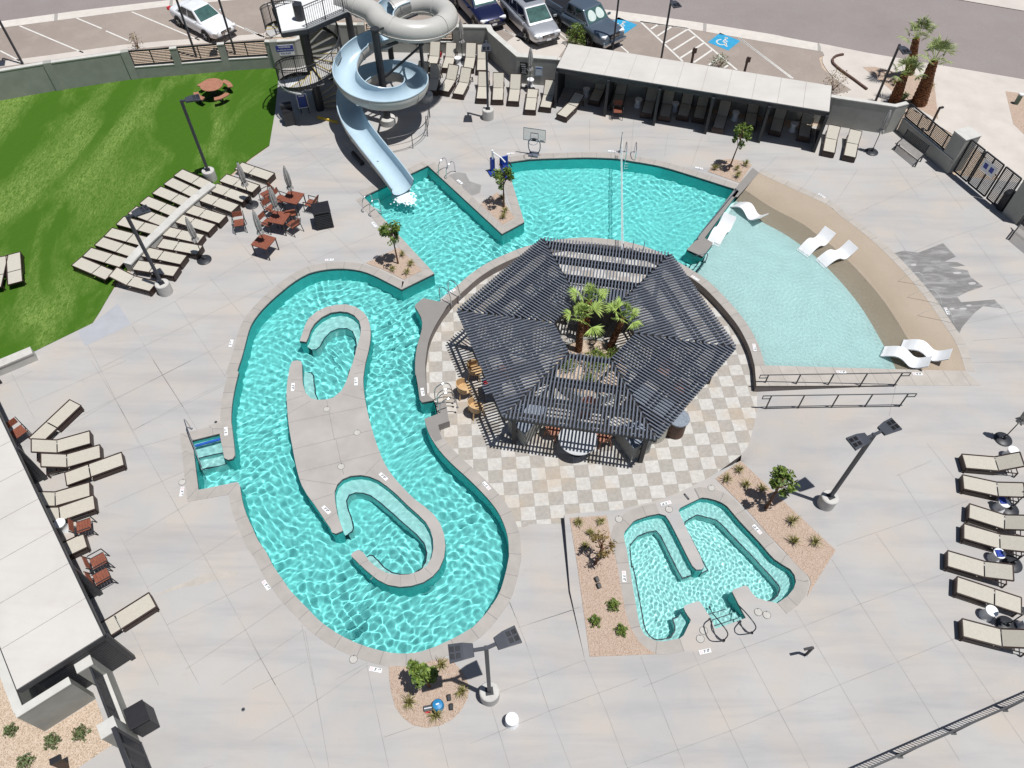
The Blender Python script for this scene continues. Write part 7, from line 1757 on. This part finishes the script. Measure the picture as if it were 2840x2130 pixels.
# ---- deck joints, sawn into the slabs
JT = {
 'a1': [(170,880,740,1480), (0,1300,640,1090), (440,870,1000,1390), (340,1310,1100,960), (1270,1140,1340,1215), (1390,900,1860,1270), (1600,760,2000,1659), (1900,860,2060,1180), (1450,1080,2212,830), (1500,1230,1970,1060)],
 'q6': [(460,190,460,285), (345,200,378,285), (590,185,582,285), (690,235,680,300), (790,240,758,330), (460,252,610,242), (610,242,900,262), (1010,300,960,350), (1130,330,1080,400), (1245,340,1180,440)],
 'q1': [(268,0,335,110), (335,110,416,250), (416,250,597,570), (597,570,720,790), (720,790,808,952), (450,0,580,205), (30,30,100,170), (355,520,432,665), (432,665,505,805), (505,805,585,952), (385,790,465,952), (885,775,920,952), (0,75,95,30), (85,125,370,0), (165,215,345,110), (345,110,560,0), (390,205,535,125), (535,125,660,65), (290,285,525,222), (305,430,540,325), (365,532,560,415), (432,665,597,570), (597,570,700,505), (490,775,765,640), (545,905,720,790), (720,790,835,710), (650,952,890,790), (985,935,1080,885)],
 'q5': [(475,315,590,465), (640,335,705,410), (300,512,450,735), (400,440,505,562), (175,583,265,730), (265,730,340,845), (45,640,200,940), (740,290,860,405), (80,710,465,520), (465,520,575,470), (0,862,265,730), (265,730,480,620), (180,890,455,755), (175,580,300,515), (300,515,520,388), (520,388,765,300), (690,400,890,315), (735,115,900,50), (815,200,980,140), (560,85,740,20)],
 'q2': [(0,590,120,800), (120,800,185,952), (155,550,225,952), (335,650,400,952), (545,830,575,952), (755,465,800,580), (800,580,870,785), (870,785,935,952), (700,770,755,952), (975,635,1040,790), (1040,790,1100,952), (0,720,155,640), (0,872,120,800), (120,800,340,650), (385,862,530,812), (690,742,830,690), (830,690,975,635), (640,880,870,785), (870,785,1130,690), (780,540,960,480)],
 'q3': [(145,625,275,952), (297,610,460,952), (435,570,640,952), (598,490,690,640), (690,640,845,905), (705,340,905,650), (905,650,1080,930), (835,265,945,415), (945,415,1060,580), (1060,580,1269,880), (900,90,980,215), (980,215,1060,330), (985,0,1080,120), (150,715,310,650), (310,650,625,535), (625,535,790,470), (790,470,945,415), (945,415,1035,382), (410,842,735,705), (735,705,900,640), (900,640,1085,565), (105,952,410,842), (720,300,980,212), (980,212,1105,168), (895,95,1000,50)],
 'q4': [(770,280,1020,165), (920,400,1030,355), (1030,355,1269,275), (1110,335,1269,545), (890,340,925,390), (1165,500,1269,470), (1205,545,1269,640), (1100,600,1269,562), (1120,650,1269,640), (1100,715,1269,712), (1000,150,1090,265), (880,120,960,230), (1190,190,1269,290)],
 'd0': [(1560,1659,1640,1640)],
}
m = MB()
for t, segs in JT.items():
    for a, b, c2_, d2_ in segs: line_w = .014; line_p, line_q = at(t, a, b), at(t, c2_, d2_); dd = (line_q - line_p).normalized(); nn = Vector((-dd.y, dd.x, 0)) * line_w / 2; m.add([Vector((v.x, v.y, .003)) for v in (line_p + nn, line_q + nn, line_q - nn, line_p - nn)], [(0, 3, 2, 1)])
tag(m.build('deck_joint', basic('sawn joint line', (.285, .275, .265), .9, 0, .3, 1.5, .2, False)), kind='structure')
m = MB()
for t, segs in {'c1': [(445,310,270,410), (275,475,880,350), (570,305,630,610), (310,680,930,530), (345,860,990,700), (365,910,640,950), (640,600,700,875), (860,880,975,760), (455,1075,640,1015), (550,1235,660,1150), (830,220,870,235), (690,255,865,300), (270,305,390,270), (800,40,850,30), (780,100,855,90)], 'b1': [(530,1010,480,985), (605,1010,590,965), (700,1005,710,950), (775,1035,800,975), (830,1075,885,1045), (840,1150,905,1150), (810,1290,885,1310), (790,1370,865,1400), (480,1075,430,1050), (435,1150,385,1150), (300,1530,385,1530), (285,1610,390,1620)], 'd1': [(950,165,905,215), (1040,175,1010,245), (1135,185,1135,262), (1240,175,1260,240), (1320,125,1375,175), (815,100,890,65)]}.items():
    for a, b, c2_, d2_ in segs: line_p, line_q = at(t, a, b, .012), at(t, c2_, d2_, .012); dd = (line_q - line_p).normalized(); nn = Vector((-dd.y, dd.x, 0)) * .009; m.add([Vector((v.x, v.y, .0155)) for v in (line_p + nn, line_q + nn, line_q - nn, line_p - nn)], [(0, 3, 2, 1)])
tag(m.build('island_joint', basic('island joint line', (.25, .24, .23), .9)), kind='structure')

# ---- thin water jets arching onto the beach
jm = bpy.data.materials.new('jet of water'); jm.use_nodes = True; jb = jm.node_tree.nodes['Principled BSDF']; jb.inputs['Transmission Weight'].default_value = .5; jb.inputs['Base Color'].default_value = (.9, .95, .95, 1); jb.inputs['Roughness'].default_value = .1; jb.inputs['IOR'].default_value = 1.33
for x0, y0, x1, y1, l in ((1450, 815, 1240, 780, 'upper thin arching water jet at the beach edge'), (1580, 955, 1310, 900, 'middle thin arching water jet at the beach edge'), (1675, 1100, 1390, 1040, 'lower thin arching water jet at the beach edge')):
    a, b = at('b3', x0, y0), at('b3', x1, y1, -.08); m = MB(); pts = [a.lerp(b, k / 14) + Vector((0, 0, .75 * 4 * (k / 14) * (1 - k / 14))) for k in range(15)]
    m.tube(pts, .009, 5); o = tag(m.build('water_jet', jm), l, 'water jet', 'water jets at the beach entry')
# ================================================================== WATER, LIGHT, CAMERA
def water_mat():
    m = bpy.data.materials.new('clear pool water'); m.use_nodes = True
    b = m.node_tree.nodes['Principled BSDF']
    b.inputs['Transmission Weight'].default_value = 1; b.inputs['IOR'].default_value = 1.33
    b.inputs['Roughness'].default_value = 0; b.inputs['Base Color'].default_value = (.93, 1, 1, 1)
    return m
M['water'] = water_mat()
def water(name, poly, holes, amp, lams, seed, st, z=ZW, dil=.12, calm=None):
    xs = [p.x for p in poly]; ys = [p.y for p in poly]
    X, Y = np.meshgrid(np.arange(min(xs) - .3, max(xs) + .3, st), np.arange(min(ys) - .3, max(ys) + .3, st))
    r = np.random.default_rng(seed); H = np.zeros_like(X)
    wx = X + .25 * np.sin(.9 * Y + 1) + .12 * np.sin(2.3 * Y + .4 * X); wy = Y + .25 * np.sin(.8 * X) + .12 * np.sin(2.1 * X - .5 * Y)
    for i in range(46):
        l = r.uniform(*lams); a = r.uniform(0, 2 * PI); k = 2 * PI / l
        H += l ** 1.25 * np.sin(k * (math.cos(a) * wx + math.sin(a) * wy) + r.uniform(0, 2 * PI))
    H *= amp / H.std()
    if calm is not None: H *= calm(X, Y)
    ok = inside(poly, X, Y) | (edge_dist(poly, X, Y) < dil)
    for h in holes: ok &= ~(inside(h, X, Y) & (edge_dist(h, X, Y) > dil))
    q = ok[:-1, :-1] & ok[1:, :-1] & ok[:-1, 1:] & ok[1:, 1:]
    idx = np.arange(X.size).reshape(X.shape)
    F = np.stack([idx[:-1, :-1][q], idx[:-1, 1:][q], idx[1:, 1:][q], idx[1:, :-1][q]], -1)
    used = np.unique(F); mp = -np.ones(X.size, int); mp[used] = np.arange(len(used)); F = mp[F]
    V = np.stack([X, Y, H + z], -1).reshape(-1, 3)[used]
    me = bpy.data.meshes.new(name); me.vertices.add(len(V)); me.vertices.foreach_set('co', V.ravel())
    me.loops.add(F.size); me.loops.foreach_set('vertex_index', F.ravel()); me.polygons.add(len(F))
    me.polygons.foreach_set('loop_start', np.arange(0, F.size, 4)); me.polygons.foreach_set('loop_total', np.full(len(F), 4))
    me.polygons.foreach_set('use_smooth', np.ones(len(F), bool)); me.update(); me.validate()
    o = link(bpy.data.objects.new(name, me)); me.materials.append(M['water']); o['kind'] = 'structure'
    o.cycles.is_caustics_caster = True
    return o
def calm(X, Y):
    cx, cy = at('b3', 500, 1000).xy
    d = np.sqrt((X - cx) ** 2 + (Y - cy) ** 2)
    n = .75 + .35 * np.sin(.45 * X + .9) * np.sin(.5 * Y + .3)
    far = np.clip((Y - 25.5) / 3, 0, 1) * np.clip((X + 1) / 2, 0, 1)
    return n * (1 - .35 * far)
kid = [v.lerp(w, .62) for v, w in zip(bo_, me_)] + P('b3', 1420, 1452, 225, 1425) + [v for v in shelf_w if v.x > 8.0 and (v - shelf_w[0]).length < (at('k4', 455, 1185) - shelf_w[0]).length] + P('k4', 455, 1185, 700, 870, 1000, 360) + P('b2', 1775, 150)
main_poly = bay + pen_r + arc_n + P('b2', 1480, 445, 1395, 532) + P('k4', 700, 725, 700, 870, 455, 1185) + [v for v in shelf_w if (v - shelf_w[0]).length > (at('k4', 455, 1185) - shelf_w[0]).length] + nub_n[1:] + east_r + recess[:-1] + south_r + entry[:-1] + west_r + tip_w
water('pool_water', main_poly, [island], .0060, (.12, .50), 3, .031, calm=calm)
water('shallow_water', kid, [divider], .0034, (.10, .36), 8, .028, dil=.04)
water('spa_water', spa, [], .0016, (.08, .24), 5, .020)

for o in list(SC.objects):
    if o.type == 'MESH' and not o.cycles.is_caustics_caster and (o.get('kind') == 'structure' or o.get('wet') or (o.parent and o.parent.get('wet'))):
        o.cycles.is_caustics_receiver = True

SUN = Vector((.245, -.104, .964)).normalized()
sd = bpy.data.lights.new('sun', 'SUN'); sd.energy = 4.7; sd.angle = math.radians(.5); sd.color = (1, .985, .955)
sd.cycles.is_caustics_light = True
so = link(bpy.data.objects.new('sun', sd)); so.rotation_euler = SUN.to_track_quat('Z', 'Y').to_euler(); so.location = (30, -10, 60)
wd = bpy.data.worlds.new('World'); SC.world = wd; wd.use_nodes = True
sk = wd.node_tree.nodes.new('ShaderNodeTexSky'); sk.sky_type = 'NISHITA'; sk.sun_disc = False
sk.sun_elevation = math.asin(SUN.z); sk.sun_rotation = math.atan2(SUN.x, SUN.y)
wd.node_tree.links.new(sk.outputs[0], wd.node_tree.nodes['Background'].inputs[0])
wd.node_tree.nodes['Background'].inputs[1].default_value = .05

cd = bpy.data.cameras.new('camera'); co = link(bpy.data.objects.new('camera', cd)); SC.camera = co
cd.sensor_width = 36; cd.lens = 36 * F_PX / 2840; cd.clip_end = 1000
co.matrix_world = Matrix(((_R.x, _U.x, -_fw.x, 0), (_R.y, _U.y, -_fw.y, 0), (_R.z, _U.z, -_fw.z, CAM_H), (0, 0, 0, 1)))
SC.view_settings.view_transform = 'Standard'; SC.view_settings.look = 'None'
SC.view_settings.exposure = 0; SC.view_settings.gamma = 1
SC.cycles.use_denoising = True; SC.cycles.max_bounces = 8; SC.cycles.sample_clamp_indirect = 4
SC.cycles.transparent_max_bounces = 8
